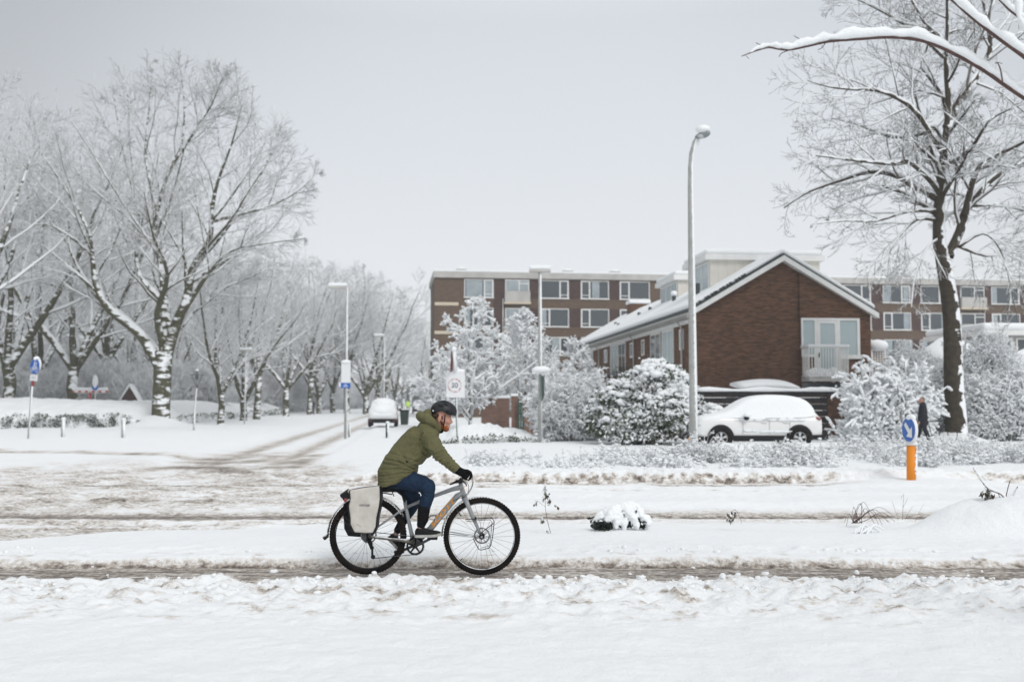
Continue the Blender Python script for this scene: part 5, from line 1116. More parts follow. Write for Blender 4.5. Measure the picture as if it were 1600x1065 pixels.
def suv():
    d = 35.2; p = at_px(1177, d); p.z -= .07; r = empty('parked_car', p, 'white compact SUV covered in smooth snow, parked side-on before the black fence', 'car', None, math.radians(1)); 
    B = [(-2.22, .70, .42, .74, .66, .78), (-2.16, .80, .33, .84, .76, .93), (-1.95, .88, .30, .92, .82, 1.02), (-1.45, .91, .29, .95, .84, 1.08), (-1.05, .91, .29, .97, .80, 1.16), (-.55, .91, .29, .99, .66, 1.52), (-.2, .91, .29, 1.0, .64, 1.64), (.4, .91, .29, 1.01, .64, 1.68), (1.1, .91, .29, 1.02, .63, 1.66), (1.55, .91, .29, 1.03, .62, 1.60), (1.85, .89, .30, 1.03, .62, 1.42), (2.1, .86, .33, 1.02, .70, 1.12), (2.2, .78, .42, .96, .68, 1.0)]
    body = car_body('body', B, carpaint, r)
    # black wheel arches and sills
    for x in (-1.38, 1.33):
        m = MB(); n = 20; vs = []
        for i in range(n + 1):
            a = math.pi * (i / n) * 1.12 - .19
            for rr, y in ((.33, -.905), (.40, -.925), (.455, -.925), (.46, -.90)): vs.append((x + rr * math.cos(a), y, .36 + rr * math.sin(a)))
        m.add(vs, [(i * 4 + j, i * 4 + j + 1, (i + 1) * 4 + j + 1, (i + 1) * 4 + j) for i in range(n) for j in range(3)], True); m.build('wheel_arch', M['black'], r)
        MB().tube([(x, -.914, .36), (x, -.60, .36)], .41, 24).build('wheel_well', mat('dark_well', (.006, .006, .006), .9), r)
        wheel(r, (x, -.85, .35), .35, .24, -1); wheel(r, (x, .80, .35), .35, .22, 1)
    MB().bx(-.95, .9, -.925, -.85, .24, .44).build('sill', M['black'], r); MB().bx(1.72, 2.24, -.88, .88, .30, .46).build('bumper', M['black'], r); MB().bx(-2.24, -1.8, -.84, .84, .27, .40).build('bumper', M['black'], r)
    ln = MB()
    for x in (-.62, .30, 1.0): ln.box((x, -.915, .74), (.006, .006, .26))
    ln.box((.2, -.917, .96), (1.1, .004, .006)); ln.build('door_gap', mat('shut_line', (.45, .45, .46)), r)
    MB().box((.12, -.93, .90), (.09, .014, .018)).box((.88, -.93, .90), (.09, .014, .018)).build('door_handle', carpaint, r)
    mr = MB().ball((-.52, -1.02, 1.05), (.10, .10, .09), 12, 8).build('mirror', M['black'], r); link('snow_cap', MB().ball((-.5, -1.02, 1.14), (.13, .11, .10), 12, 8).mesh('snow_cap', M['snow']), mr)
    MB().ball((2.02, -.80, 1.02), (.10, .10, .045), 12, 8, Matrix.Rotation(.5, 3, 'Y')).build('taillight', mat('red_lens', (.33, .06, .06), .2), r)
    MB().ball((-2.08, -.72, .80), (.14, .12, .07), 12, 8).build('headlight', mat('clear_lens', (.55, .57, .58), .1), r)
    # snow: bonnet, roof and side glass buried
    S = [(-2.15, .70, .82, .88, .62, .98), (-1.9, .80, .95, 1.0, .74, 1.12), (-1.45, .84, .99, 1.05, .76, 1.20), (-1.1, .86, 1.0, 1.08, .76, 1.28), (-.8, .88, 1.0, 1.08, .72, 1.48), (-.45, .90, .97, 1.08, .70, 1.70), (-.1, .905, .96, 1.10, .68, 1.82), (.5, .905, .97, 1.10, .68, 1.86), (1.15, .90, .98, 1.10, .66, 1.83), (1.6, .89, 1.0, 1.10, .64, 1.74), (1.84, .86, 1.06, 1.12, .62, 1.56), (2.02, .80, 1.12, 1.16, .62, 1.28)]
    car_body('snow_cover', S, M['snow'], r)
    R = random.Random(9); m = MB()
    for i in range(40): x = R.uniform(-.6, 1.7); m.ball((x, -.90, R.uniform(.96, 1.02)), (R.uniform(.08, .2), .04, R.uniform(.02, .05)), 8, 5)
    for i in range(14): x = R.uniform(-.5, 1.0); m.ball((x, -.915, R.uniform(.55, .62)), (R.uniform(.08, .2), .02, .025), 8, 5)
    m.build('snow_patch', M['snow'], r)
suv()
def saloon(px, d, label, s=1.0, glass=False, rz=None, snow=True, col=None):
    p = at_px(px, d); r = empty('parked_car', p, label, 'car', 'cars parked along the side street', math.radians(5.5) if rz is None else rz); r.scale = (s, s, s)
    def sw(S): return S
    B = [(-2.1, .74, .45, .80, .70, .86), (-1.95, .84, .28, .86, .76, .96), (-1.5, .86, .27, .9, .78, 1.02), (-1.1, .86, .27, .92, .66, 1.28), (-.6, .86, .27, .93, .60, 1.46), (.3, .86, .27, .93, .60, 1.48), (.9, .86, .27, .92, .64, 1.25), (1.25, .86, .27, .9, .76, .98), (1.9, .82, .3, .78, .7, .86), (2.1, .72, .45, .66, .62, .7)]
    def rot(o): o.rotation_euler.z = math.pi / 2; return o
    rot(car_body('body', B, carpaint if col is None else col, r, 1))
    S = [(-2.05, .72, .8, .85, .66, .98), (-1.7, .80, .92, .96, .72, 1.14), (-1.3, .84, .92, 1.0, .70, 1.30), (-.9, .86, .93, 1.02, .66, 1.52), (-.3, .86, .93, 1.02, .66, 1.66), (.4, .86, .93, 1.02, .66, 1.64), (.9, .86, .92, 1.0, .68, 1.42), (1.3, .84, .90, .96, .74, 1.16), (1.85, .78, .82, .86, .70, 1.0), (2.02, .70, .72, .76, .6, .86)]
    rot(car_body('snow_cover', S, M['snow'], r, 1)); MB().ball((0, -1.25, .92), (.86, .92, .50), 18, 11).ball((0, -.3, 1.38), (.74, 1.1, .34), 18, 11).ball((0, -1.98, .72), (.74, .16, .20), 14, 8).build('snow_drift', M['snow'], r)
    MB().bx(-.82, .82, -2.13, -1.9, .26, .50).build('bumper', M['black'], r)
    for sx_ in (-1, 1):
        MB().bx(sx_ * .72 - .12, sx_ * .72 + .12, -2.14, -2.1, .52 - .15, .44).build('reflector', mat('reflector', (.10, .03, .03), .3), r)
        for y in (-1.3, 1.3):
            w = wheel(r, (sx_ * .76, y, .31), .31, .2, sx_, spokes=5); w.rotation_euler.z = math.pi / 2 if False else 0; w.rotation_euler = (0, 0, math.pi / 2)
        MB().bx(sx_ * .84 - .03, sx_ * .84 + .03, -.9, .9, .95, 1.22).build('side_window', M['glass'], r)
        MB().ball((sx_ * .97, .75, 1.0), (.1, .07, .08), 8, 6).build('mirror', M['black'], r)
saloon(600, 61.5, 'nearest snow-buried white car seen from behind, parked right on the side street', 1.02)
saloon(687, 118, 'distant snow-covered car half hidden behind the cyclist\'s helmet', 1.0); saloon(655, 125, 'far dark-fronted car facing the camera on the side street', 1.0, col=mat('dark_car_paint', (.06, .07, .08), .3)); saloon(672, 108, 'snow-topped car farther up the street, left of the cyclist\'s head', 1.05, col=mat('grey_car_paint', (.15, .16, .17), .3))
saloon(612, 165, 'tiny car under snow at the far end of the side street', 1.0)
def wheelie_bin():
    p = at_px(632.5, 66); r = empty('wheelie_bin', p, 'dark green wheelie bin standing right of the nearest snow-covered parked car', 'bin'); m = MB(); m.loft([[(-.22, -.22, .05), (.22, -.22, .05), (.22, .22, .05), (-.22, .22, .05)], [(-.28, -.28, .95), (.28, -.28, .95), (.28, .28, .95), (-.28, .28, .95)]], smooth=False); m.build('body', mat('bin_green', (.012, .026, .022), .6), r); MB().bx(-.3, .3, -.3, .32, .95, 1.02).build('lid', M['black'], r); bevel(MB().bx(-.27, .27, -.27, .28, 1.02, 1.10).build('snow_cap', M['snow'], r), .04)
wheelie_bin()
# far end of the side street: indistinct house fronts
def far_row():
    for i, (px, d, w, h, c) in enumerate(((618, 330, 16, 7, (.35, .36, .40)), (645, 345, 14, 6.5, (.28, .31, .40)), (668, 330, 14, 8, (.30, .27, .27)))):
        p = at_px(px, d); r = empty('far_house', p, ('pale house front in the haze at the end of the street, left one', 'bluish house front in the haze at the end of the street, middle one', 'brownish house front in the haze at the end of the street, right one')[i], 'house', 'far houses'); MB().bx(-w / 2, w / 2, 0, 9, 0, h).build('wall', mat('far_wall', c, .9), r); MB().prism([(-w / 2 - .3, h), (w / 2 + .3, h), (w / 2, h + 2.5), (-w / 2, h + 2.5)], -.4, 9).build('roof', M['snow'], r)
        m = MB(); [m.bx(-w / 2 + 1 + k * 2.6, -w / 2 + 2.6 + k * 2.6, -.05, .05, z, z + 1.4) for k in range(int(w / 2.7)) for z in (1, 4)]; m.build('window', M['glass'], r)
far_row()
# ============================================================ BICYCLE AND RIDER
BD = 9.92; UN = BD / (F * 3.3294) * 1.0017
def Z(zx, zy, off=0.0): return P(500 + zx / 3.3294, 600 + zy / 3.3281, BD + off)
RC, FC = Z(250, 786), Z(842, 789); WR = .377
m_al = snowy('brushed_grey_frame', (.30, .31, .325), (.25, .26, .27), d=(0, 0, 1), lo=1.3, hi=1.5, ns=30, na=.3, rough=.35); m_al.node_tree.nodes['Principled BSDF'].inputs['Specular IOR Level'].default_value = .6
m_muddy = snowy('mud_spattered_alloy', (.20, .19, .175), (.10, .085, .07), d=(0, 0, 1), lo=.5, hi=.8, ns=30, na=.5, rough=.5)
m_fend = snowy('black_mudguard_slushy', (.02, .02, .021), (.05, .045, .04), d=(-.2, -.25, .9), lo=.35, hi=.75, ns=24, na=.45, rough=.5)
m_rim = snowy('black_rim_with_packed_snow', (.014, .014, .015), None, d=(0, -1, 0), lo=.42, hi=.72, ns=9, na=.62, rough=.6)
m_rimr = snowy('black_rim_little_snow', (.014, .014, .015), None, d=(0, -1, 0), lo=.85, hi=1.1, ns=9, na=.62, rough=.6)
m_steel = mat('dark_steel', (.10, .10, .105), .35, metal=.8); m_orange = mat('orange_decal', (.80, .33, .02), .4)
bike = empty('bicycle', ((RC.x + FC.x) / 2, BD, 0), 'silver-grey mountain bike with orange lettering and black mudguards ridden on the slushy path', 'bicycle'); bpy.context.view_layer.update()
def bb(mb, name, m, parent=None, smooth=None):
    me = mb.mesh(name, m, smooth); loc = (parent or bike).matrix_world.translation; me.transform(Matrix.Translation(-loc)); return link(name, me, parent or bike)
def ring_mesh(c, prof, n, a0=0, a1=2 * math.pi, sm=True):
    """revolve a (radius, y) outline round the axle at c"""
    full = abs(a1 - a0 - 2 * math.pi) < 1e-6; k = len(prof); N = n if full else n + 1
    vs = [c + Vector((r * math.cos(a0 + (a1 - a0) * i / n), y, r * math.sin(a0 + (a1 - a0) * i / n))) for i in range(N) for r, y in prof]
    fs = [(i * k + j, i * k + (j + 1) % k, ((i + 1) % N) * k + (j + 1) % k, ((i + 1) % N) * k + j) for i in range(n) for j in range(k)]
    m = MB(); m.add(vs, fs, sm); return m
def bike_wheel(c, front):
    w = bpy.data.objects.new('wheel', None); COL.objects.link(w); w.parent = bike; w.location = c - bike.location; w.empty_display_size = .1; bpy.context.view_layer.update()
    tr = .029; prof = [((WR - tr) + tr * math.cos(a), tr * math.sin(a)) for a in [2 * math.pi * j / 14 for j in range(14)]]
    m = ring_mesh(c, prof, 96)
    R = random.Random(1 if front else 2)
    for i in range(84):                                   # tread blocks
        for y in (-.02, -.007, .007, .02):
            a = 2 * math.pi * (i + (.5 if abs(y) < .01 else 0)) / 84; rr = WR - (.001 if abs(y) < .01 else .007); m.box(c + Vector((rr * math.cos(a), y, rr * math.sin(a))), (.005, .0045, .007), Matrix.Rotation(-a, 3, 'Y'))
    bb(m, 'tyre', M['rubber'], w)
    bb(ring_mesh(c, [(WR - .060, -.012), (WR - .042, -.0215), (WR - .036, -.019), (WR - .036, .019), (WR - .042, .0215), (WR - .060, .012)], 96), 'rim', m_rim if front else m_rimr, w)
    s = MB(); n = 28
    for i in range(n):
        a = 2 * math.pi * i / n; sd = -1 if i % 2 else 1; b = a + (.55 if (i // 2) % 2 else -.55); s.tube([c + Vector((.028 * math.cos(b), sd * .026, .028 * math.sin(b))), c + Vector(((WR - .055) * math.cos(a), sd * .003, (WR - .055) * math.sin(a)))], .0013, 5, caps=False)
    bb(s, 'spokes', m_steel, w)
    h = MB().tube([c + Vector((0, -.05, 0)), c + Vector((0, .05, 0))], .014, 14); h.tube([c + Vector((0, -.032, 0)), c + Vector((0, -.026, 0))], .029, 16); h.tube([c + Vector((0, .026, 0)), c + Vector((0, .032, 0))], .029, 16); bb(h, 'hub', M['black'], w)
    d = ring_mesh(c, [(.066, .040), (.080, .040), (.080, .0425), (.066, .0425)], 40)
    for i in range(6): a = i * math.pi / 3; d.tube([c + Vector((.018 * math.cos(a), .041, .018 * math.sin(a))), c + Vector((.067 * math.cos(a + .5), .041, .067 * math.sin(a + .5)))], .003, 6)
    bb(d, 'brake_disc', mat('bright_steel', (.35, .35, .36), .35, metal=.8), w)
    if front:
        v = MB().tube([c + Vector((-.21, -.004, -.235)), c + Vector((-.19, -.004, -.215))], .004, 6); bb(v, 'valve', M['black'], w)
    return w
wf = bike_wheel(FC, True); wr = bike_wheel(RC, False)
# frame
HT, HB = Z(731, 516), Z(751, 588); BB_ = Z(492, 828); ST = Z(441, 612)
f = MB().tube([HT, HT.lerp(HB, .5), HB], [.021, .023, .029], 18)
f.tube([Z(742, 533), Z(690, 545), Z(600, 578), Z(515, 610), Z(450, 640)], [.028, .022, .018, .0165, .015], 14, sx=1.2)
f.tube([Z(742, 566), Z(715, 580), Z(640, 668), Z(575, 750), Z(500, 822)], [.024, .029, .031, .031, .030], 16, sx=1.15)
f.tube([ST, Z(455, 680), Z(474, 766), Z(486, 815)], [.018, .018, .020, .026], 14); f.tube([BB_ + Vector((0, -.045, 0)), BB_ + Vector((0, .045, 0))], .026, 18)
for s_ in (-1, 1):
    f.tube([Z(450, 643, .012 * s_), Z(410, 665, .05 * s_), Z(305, 738, .065 * s_), Z(252, 782, .066 * s_)], [.011, .0105, .010, .011], 10)
bb(f, 'frame', m_al)
f2 = MB()
for s_ in (-1, 1): f2.tube([BB_ + Vector((-.01, .03 * s_, .012)), Z(440, 812, .045 * s_), Z(380, 807, .05 * s_), Z(290, 797, .066 * s_), Z(250, 788, .067 * s_)], [.02, .017, .013, .012, .013], 10, sx=1.3)
bb(f2, 'chain_stays', m_muddy)
fk = MB(); fk.tube([HB, Z(757, 604)], [.03, .03], 14); fk.tube([Z(757, 600, -.055), Z(757, 600, .055)], .026, 14)
for s_ in (-1, 1): fk.tube([Z(753, 590, .05 * s_), Z(772, 634, .062 * s_), Z(795, 690, .062 * s_), Z(820, 745, .06 * s_), Z(836, 782, .058 * s_)], [.024, .022, .020, .016, .015], 12, sx=.75)
fk.tube([FC + Vector((0, -.07, 0)), FC + Vector((0, .07, 0))], .012, 10); bb(fk, 'fork', m_al)
# lettering on the down tube
A = Z(700, 597); B_ = Z(578, 742); ang = math.atan2(A.z - B_.z, A.x - B_.x)
cc = (A + B_) / 2
tx = text('lettering', 'SCOTT', .058, m_orange, bike, cc + Vector((0, -.0365, 0)), (math.pi / 2, -ang, 0), ext=.001, shear=.25); tx.scale = (1.85, 1, 1)
hb = MB().box(Z(748, 543, -.026), (.004, .002, .017), Matrix.Rotation(.27, 3, 'Y')); bb(hb, 'head_badge', m_orange)
sp = MB().tube([Z(424, 553), ST + Vector((.004, 0, -.01))], .0145, 12); bb(sp, 'seat_post', M['black'])
sd = MB(); rings = []
for x, w_, h_ in ((318, .03, .018), (326, .065, .034), (348, .068, .036), (368, .045, .030), (385, .024, .020), (398, .014, .012)):
    c = Z(x, 542 + (x - 330) * .05); rings.append([c + Vector((0, w_ * math.cos(a), h_ * math.sin(a))) for a in [2 * math.pi * j / 12 for j in range(12)]])
sd.loft(rings); sd.tube([Z(350, 556), Z(400, 558), Z(418, 556)], .006, 6); sd.tube([Z(372, 548), Z(384, 582)], .005, 6); bb(sd, 'saddle', M['black'])
# mudguards
def guard(c, a0, a1, R_, w_, name, flare=0):
    prof = [(R_ + .004 - .012 * abs(t) ** 2, w_ * t) for t in (-1, -.7, -.3, 0, .3, .7, 1)]; prof = prof + [(r - .003, y) for r, y in prof[::-1]]
    return bb(ring_mesh(c, prof, 40, a0, a1), name, m_fend)
gr = guard(RC, math.radians(28), math.radians(176), .402, .031, 'rear_mudguard'); gf = guard(FC, math.radians(82), math.radians(180), .398, .029, 'front_mudguard')
fl = MB().tube([RC + Vector((-.40, 0, .03)), RC + Vector((-.405, 0, -.005)), RC + Vector((-.435, 0, -.03))], [.016, .02, .02], 10, sx=1.5); bb(fl, 'mud_flap', m_fend)
st = MB()
for s_ in (-1, 1):
    st.tube([Z(648, 762, .03 * s_), FC + Vector((-.02, .06 * s_, -.005))], .0022, 6); st.tube([Z(650, 775, .03 * s_), FC + Vector((-.02, .06 * s_, -.012))], .0022, 6); st.tube([Z(712, 655, .03 * s_), Z(735, 685, .035 * s_)], .006, 6)
    st.tube([Z(78, 695, .03 * s_), Z(150, 725, .05 * s_), RC + Vector((-.02, .065 * s_, .0))], .0022, 6)
bb(st, 'mudguard_stay', m_steel)
# low-rider rack on the fork
lr = MB()
for s_ in (-1, 1):
    o = .095 * s_; lr.tube([Z(756, 703, o), Z(820, 699, o), Z(888, 693, o), Z(899, 700, o), Z(906, 716, o), Z(898, 790, o), Z(889, 836, o), Z(880, 850, o), Z(838, 861, o), Z(826, 857, o), Z(810, 828, o), Z(797, 800, o)], .0042, 7)
    lr.tube([Z(762, 711, o), Z(884, 703, o), Z(895, 716, o), Z(884, 838, o), Z(836, 851, o)], .003, 6); lr.tube([Z(902, 722, o), Z(835, 775, o), Z(838, 788, o * .7)], .0045, 7); lr.tube([Z(812, 700, o), Z(808, 690, o * .6)], .008, 8)
bb(lr, 'front_rack', M['black'])
# handlebar, stem, grips, levers, cables
HBc = Z(737, 492)
hbm = MB().tube([HT, HT + Vector((.0, 0, .025)), Z(728, 500), HBc], [.02, .02, .017, .02], 12); hbm.tube([HBc + Vector((-.0, -.34, .012)), HBc + Vector((.006, -.18, .006)), HBc + Vector((.006, .0, 0)), HBc + Vector((.006, .18, .006)), HBc + Vector((0, .34, .012))], [.011, .011, .0155, .011, .011], 12); bb(hbm, 'handlebar', M['black'])
for s_ in (-1, 1):
    g = MB().tube([HBc + Vector((.004, .21 * s_, .008)), HBc + Vector((0, .345 * s_, .012))], .0165, 12); bb(g, 'grip', M['black'])
    g = MB().tube([HBc + Vector((.02, .20 * s_, -.005)), HBc + Vector((.055, .24 * s_, -.03)), HBc + Vector((.06, .30 * s_, -.042))], [.008, .006, .005], 8); bb(g, 'brake_lever', M['black'])
bb(MB().tube([Z(676, 521, -.10), Z(700, 510, -.12), Z(716, 506, -.13)], [.007, .011, .012], 10).ball(Z(716, 504, -.12), (.026, .022, .016), 10, 7), 'bell', M['black'])
cb = MB()
for k, (a, b, c, d) in enumerate((((748, 488), (800, 470), (812, 520), (757, 578)), ((745, 490), (795, 450), (820, 510), (770, 570)), ((740, 500), (775, 500), (790, 550), (750, 590)), ((760, 480), (806, 455), (818, 530), (745, 600)))):
    pts = [];
    for i in range(13): t = i / 12; q = [(1 - t) ** 3 * a[j] + 3 * t * (1 - t) ** 2 * b[j] + 3 * t * t * (1 - t) * c[j] + t ** 3 * d[j] for j in (0, 1)]; pts.append(Z(q[0], q[1], -.12 + .05 * k + .06 * t))
    cb.tube(pts, .0025, 6)
cb.tube([Z(752, 585, -.03), Z(700, 602, -.036), Z(690, 612, -.036)], .0025, 6); bb(cb, 'brake_cable', M['black'])
# bottle cage
bb(MB().tube([Z(560, 700, -.03), Z(578, 683, -.035), Z(600, 680, -.03), Z(604, 692, -.03)], .004, 6).tube([Z(560, 700, .03), Z(578, 683, .035), Z(600, 680, .03)], .004, 6), 'bottle_cage', M['black'])
# drivetrain
ck = BB_ + Vector((.010, 0, -.014)); ck = Z(498, 837)
cr = ring_mesh(ck + Vector((0, -.048, 0)), [(.068, -.002), (.086, -.002), (.086, .002), (.068, .002)], 44)
for i in range(40): a = 2 * math.pi * i / 40; cr.box(ck + Vector((.0885 * math.cos(a), -.048, .0885 * math.sin(a))), (.004, .0018, .003), Matrix.Rotation(-a, 3, 'Y'))
for i in range(5): a = i * 1.2566 + .3; cr.tube([ck + Vector((0, -.05, 0)), ck + Vector((.072 * math.cos(a), -.05, .072 * math.sin(a)))], [.012, .007], 8)
cr.tube([ck + Vector((0, -.065, 0)), ck + Vector((0, -.035, 0))], .02, 12); bb(cr, 'chainring', M['black'])
PN = Z(585, 800, -.12); PF = Z(412, 870, .12)
bb(MB().tube([ck + Vector((0, -.066, 0)), PN + Vector((0, .045, 0))], [.015, .012], 10, sx=.6), 'crank', m_steel); bb(MB().tube([ck + Vector((0, .066, 0)), PF + Vector((0, -.045, 0))], [.015, .012], 10, sx=.6), 'crank', m_steel)
for p_ in (PN, PF): bb(bevel_box := MB().box(p_, (.048, .045, .010)), 'pedal', M['black'])
cas = MB()
for i in range(7): cas.tube([RC + Vector((0, -.048 + .0045 * i, 0)), RC + Vector((0, -.046 + .0045 * i, 0))], .022 + .0055 * i, 26)
bb(cas, 'cassette', m_steel)
dr = MB().tube([RC + Vector((0, -.055, -.02)), Z(262, 826, -.07), Z(268, 850, -.07)], [.016, .022, .016], 10).box(Z(272, 876, -.065), (.010, .006, .052)).tube([Z(276, 897, -.072), Z(276, 897, -.056)], .022, 14).tube([Z(270, 850, -.072), Z(270, 850, -.056)], .02, 14); bb(dr, 'derailleur', M['black'])
ch = MB().tube([Z(262, 846, -.062), Z(250, 826, -.06)], .004, 6); ch.tube([Z(280, 905, -.062), Z(390, 893, -.055), Z(498, 884, -.05)], .004, 6); ch.tube([Z(250, 765, -.05), Z(498, 792, -.05)], .004, 6); bb(ch, 'chain', m_steel)
# rear rack
rk = MB()
for s_ in (-1, 1): rk.tube([Z(120, 592, .06 * s_), Z(300, 560, .06 * s_), Z(375, 572, .05 * s_)], .006, 7); rk.tube([Z(180, 585, .06 * s_), RC + Vector((0, .075 * s_, .01))], .005, 7); rk.tube([Z(290, 563, .06 * s_), RC + Vector((.01, .075 * s_, .01))], .005, 7)
for x in (125, 180, 235, 290): rk.tube([Z(x, 592 - (x - 120) * .18, -.06), Z(x, 592 - (x - 120) * .18, .06)], .005, 7)
bb(rk, 'rear_rack', M['black']); bb(MB().box(Z(134, 602), (.012, .03, .016)), 'rear_light', mat('red_reflector', (.45, .08, .07), .3))
# panniers hang on the rack: things of their own
m_pan = mat('off_white_tarpaulin', (.60, .575, .53), .55, var=(9, (.46, .43, .38)), bump=(7, .012)); m_edge = mat('black_tarpaulin', (.006, .006, .007), .55, spec=.3)
def pannier(near):
    sgn = -1 if near else 1; o0 = .085 * sgn; o1 = .26 * sgn
    r = empty('pannier', Z(232, 700, o0), 'off-white waterproof pannier bag with black edges on the near side of the bicycle' if near else 'black far-side pannier whose rolled top shows behind the off-white one', 'pannier bag'); bpy.context.view_layer.update()
    out = [(148, 552), (205, 541), (262, 535), (315, 531), (319, 600), (314, 640), (301, 700), (297, 745), (283, 778), (225, 779), (172, 775), (152, 735), (151, 700), (143, 640), (152, 600)]
    if not near: out = [(x - 14 if x < 250 else x, y + 4) for x, y in out]
    def prism(pts, a, b, grow=0):
        m = MB(); n = len(pts); cx = sum(p[0] for p in pts) / n; cy = sum(p[1] for p in pts) / n
        q = [(cx + (x - cx) * (1 + grow), cy + (y - cy) * (1 + grow)) for x, y in pts]; vs = [Z(x, y, BD * 0 + a) for x, y in q]; off = Vector((0, b - a, 0)); vs += [v + off for v in vs]
        m.add(vs, [tuple(range(n)), tuple(range(2 * n - 1, n - 1, -1))] + [(k, k + n, (k + 1) % n + n, (k + 1) % n) for k in range(n)]); return m
    body = prism(out, o1 * .93, o0, .0); o = bb(body, 'bag_body', m_edge, r); bevel(o, .012, 2)
    if near:
        fr_ = prism([(x + (6 if x < 232 else -7), y) for x, y in out[:4]] + [(x + (7 if x < 232 else -9), y - 5) for x, y in out[4:]], o1, o1 * .9, 0); o = bb(fr_, 'front_panel', m_pan, r); bevel(o, .012, 3)
        dk = MB()
        for x0, y0, x1, y1 in ((198, 731, 216, 741), (190, 727, 200, 731)): dk.tube([Z(x0, y0, o1 - .001), Z(x1, y1, o1 - .001)], .002, 5)
        bb(dk, 'scuff', mat('scuff_mark', (.35, .33, .30)), r)
        for i, ch_ in enumerate(('ORTLIEB',)): text('lettering', ch_, .026, mat('grey_print', (.14, .14, .15)), r, Z(232, 629, o1) + Vector((0, -.002, 0)), (math.pi / 2, 0, 0), ext=.0005)
    rl = MB().tube([Z(110, 582, (o0 + o1) / 2), Z(150, 560, (o0 + o1) / 2), Z(160, 566, (o0 + o1) / 2)], [.022, .034, .03], 10, sx=2.0) if not near else MB().tube([Z(150, 556, (o0 + o1) / 2), Z(314, 535, (o0 + o1) / 2)], .016, 10, sx=4)
    bb(rl, 'rolled_top', m_edge if not near else m_pan, r)
    if not near:
        g = MB(); g.loft([[Z(106, 578, .03), Z(106, 578, .2), Z(122, 604, .2), Z(122, 604, .03)], [Z(150, 556, .03), Z(150, 556, .2), Z(152, 612, .2), Z(152, 612, .03)]], smooth=False); bb(g, 'flap', m_edge, r)
pannier(True); pannier(False)

# ------------------------------------------------------------ the rider
m_skin = mat('skin', (.50, .27, .20), .5, var=(30, (.44, .20, .15))); m_coat = mat('olive_coat', (.132, .125, .060), .8, spec=.2, bump=(160, .0012), var=(9, (.105, .100, .047))); m_jean = mat('dark_denim', (.006, .017, .042), .8, spec=.2, bump=(300, .001), var=(14, (.011, .030, .064)))
m_glove = mat('black_knit', (.005, .005, .006), .95, spec=.1, bump=(200, .001)); m_helm = mat('matt_black_helmet', (.013, .014, .018), .5, spec=.35); m_beard = mat('ginger_beard', (.33, .105, .025), .9, bump=(160, .004), var=(60, (.22, .06, .015))); m_hair = mat('brown_hair', (.06, .032, .018), .8, bump=(150, .003)); m_sock = mat('black_sock', (.007, .007, .009), .95, spec=.1, bump=(120, .003)); m_shoe = mat('black_shoe', (.006, .006, .007), .7, spec=.25); m_sole = mat('white_sole', (.5, .5, .49), .6, var=(12, (.32, .31, .29)))
def U(r): return r * UN
def rz_ellipse(c, ax1, h1, h2, n=20, p=2.3):
    """ring in the plane of ax1 and the y axis"""
    o = []
    for j in range(n):
        a = 2 * math.pi * j / n; ca, sa = math.cos(a), math.sin(a); o.append(c + ax1 * (h1 * math.copysign(abs(ca) ** (2 / p), ca)) + Vector((0, 1, 0)) * (h2 * math.copysign(abs(sa) ** (2 / p), sa)))
    return o
def limb(mb, pts, n=14):
    """(zx, zy, off, r[m]) joints -> tapered limb with round joints"""
    V_ = [Z(*p[:3]) for p in pts]; r = [p[3] for p in pts]; q = []; rr = []
    for i in range(len(V_) - 1):
        for k in range(4): q.append(V_[i].lerp(V_[i + 1], k / 4)); rr.append(r[i] + (r[i + 1] - r[i]) * k / 4)
    q.append(V_[-1]); rr.append(r[-1]); mb.tube(q, rr, n)
    for v, a in zip(V_, r): mb.ball(v, a, 14, 9)
    return mb
spine = [((303, 534), (425, 512), .20), ((299, 522), (505, 460), .21), ((303, 445), (512, 425), .20), ((337, 380), (545, 398), .185), ((388, 308), (580, 372), .184), ((442, 250), (606, 328), .190), ((492, 214), (622, 285), .172), ((530, 180), (622, 252), .105)]
def torso(mb, k=1.0, lo=0, hi=99, ky=1.0):
    rings = []
    for i, (a, b, w_) in enumerate(spine):
        if i < lo or i > hi: continue
        A_, B2 = Z(*a), Z(*b); c = (A_ + B2) / 2; ax = (B2 - A_).normalized(); rings.append(rz_ellipse(c, ax, (B2 - A_).length / 2 * k, w_ * k * ky))
    # densify
    out = []
    for i in range(len(rings) - 1):
        for t in (0, .33, .66): out.append([p.lerp(q, t) for p, q in zip(rings[i], rings[i + 1])])
    out.append(rings[-1]); return mb.loft(out)
def face_shape(mb):
    mb.ball(Z(630, 152), (.104, .077, .108), 22, 14); mb.ball(Z(643, 178), (.078, .068, .085), 20, 12, Matrix.Rotation(-.25, 3, 'Y'))
    mb.ball(Z(647, 210), (.055, .054, .062), 18, 12, Matrix.Rotation(-.5, 3, 'Y')); mb.ball(Z(651, 232), (.030, .036, .026), 14, 9)
    mb.tube([Z(677, 176), Z(680, 186), Z(685, 198), Z(680, 203)], [.010, .012, .015, .010], 10); mb.ball(Z(680, 201, -.012), (.010, .008, .009), 8, 6); mb.ball(Z(680, 201, .012), (.010, .008, .009), 8, 6)
    mb.ball(Z(673, 170), (.020, .055, .012), 14, 8)       # brow
    for s_ in (-1, 1): mb.ball(Z(663, 195, s_ * .042), (.026, .020, .024), 12, 8); mb.ball(Z(621, 182, s_ * .077), (.020, .010, .033), 12, 9, Matrix.Rotation(.15, 3, 'Y')); mb.ball(Z(619, 176, s_ * .083), (.017, .006, .018), 10, 7)
    mb.ball(Z(673, 209.5), (.013, .024, .006), 12, 7); mb.ball(Z(671, 217), (.012, .022, .0065), 12, 7)
    return mb
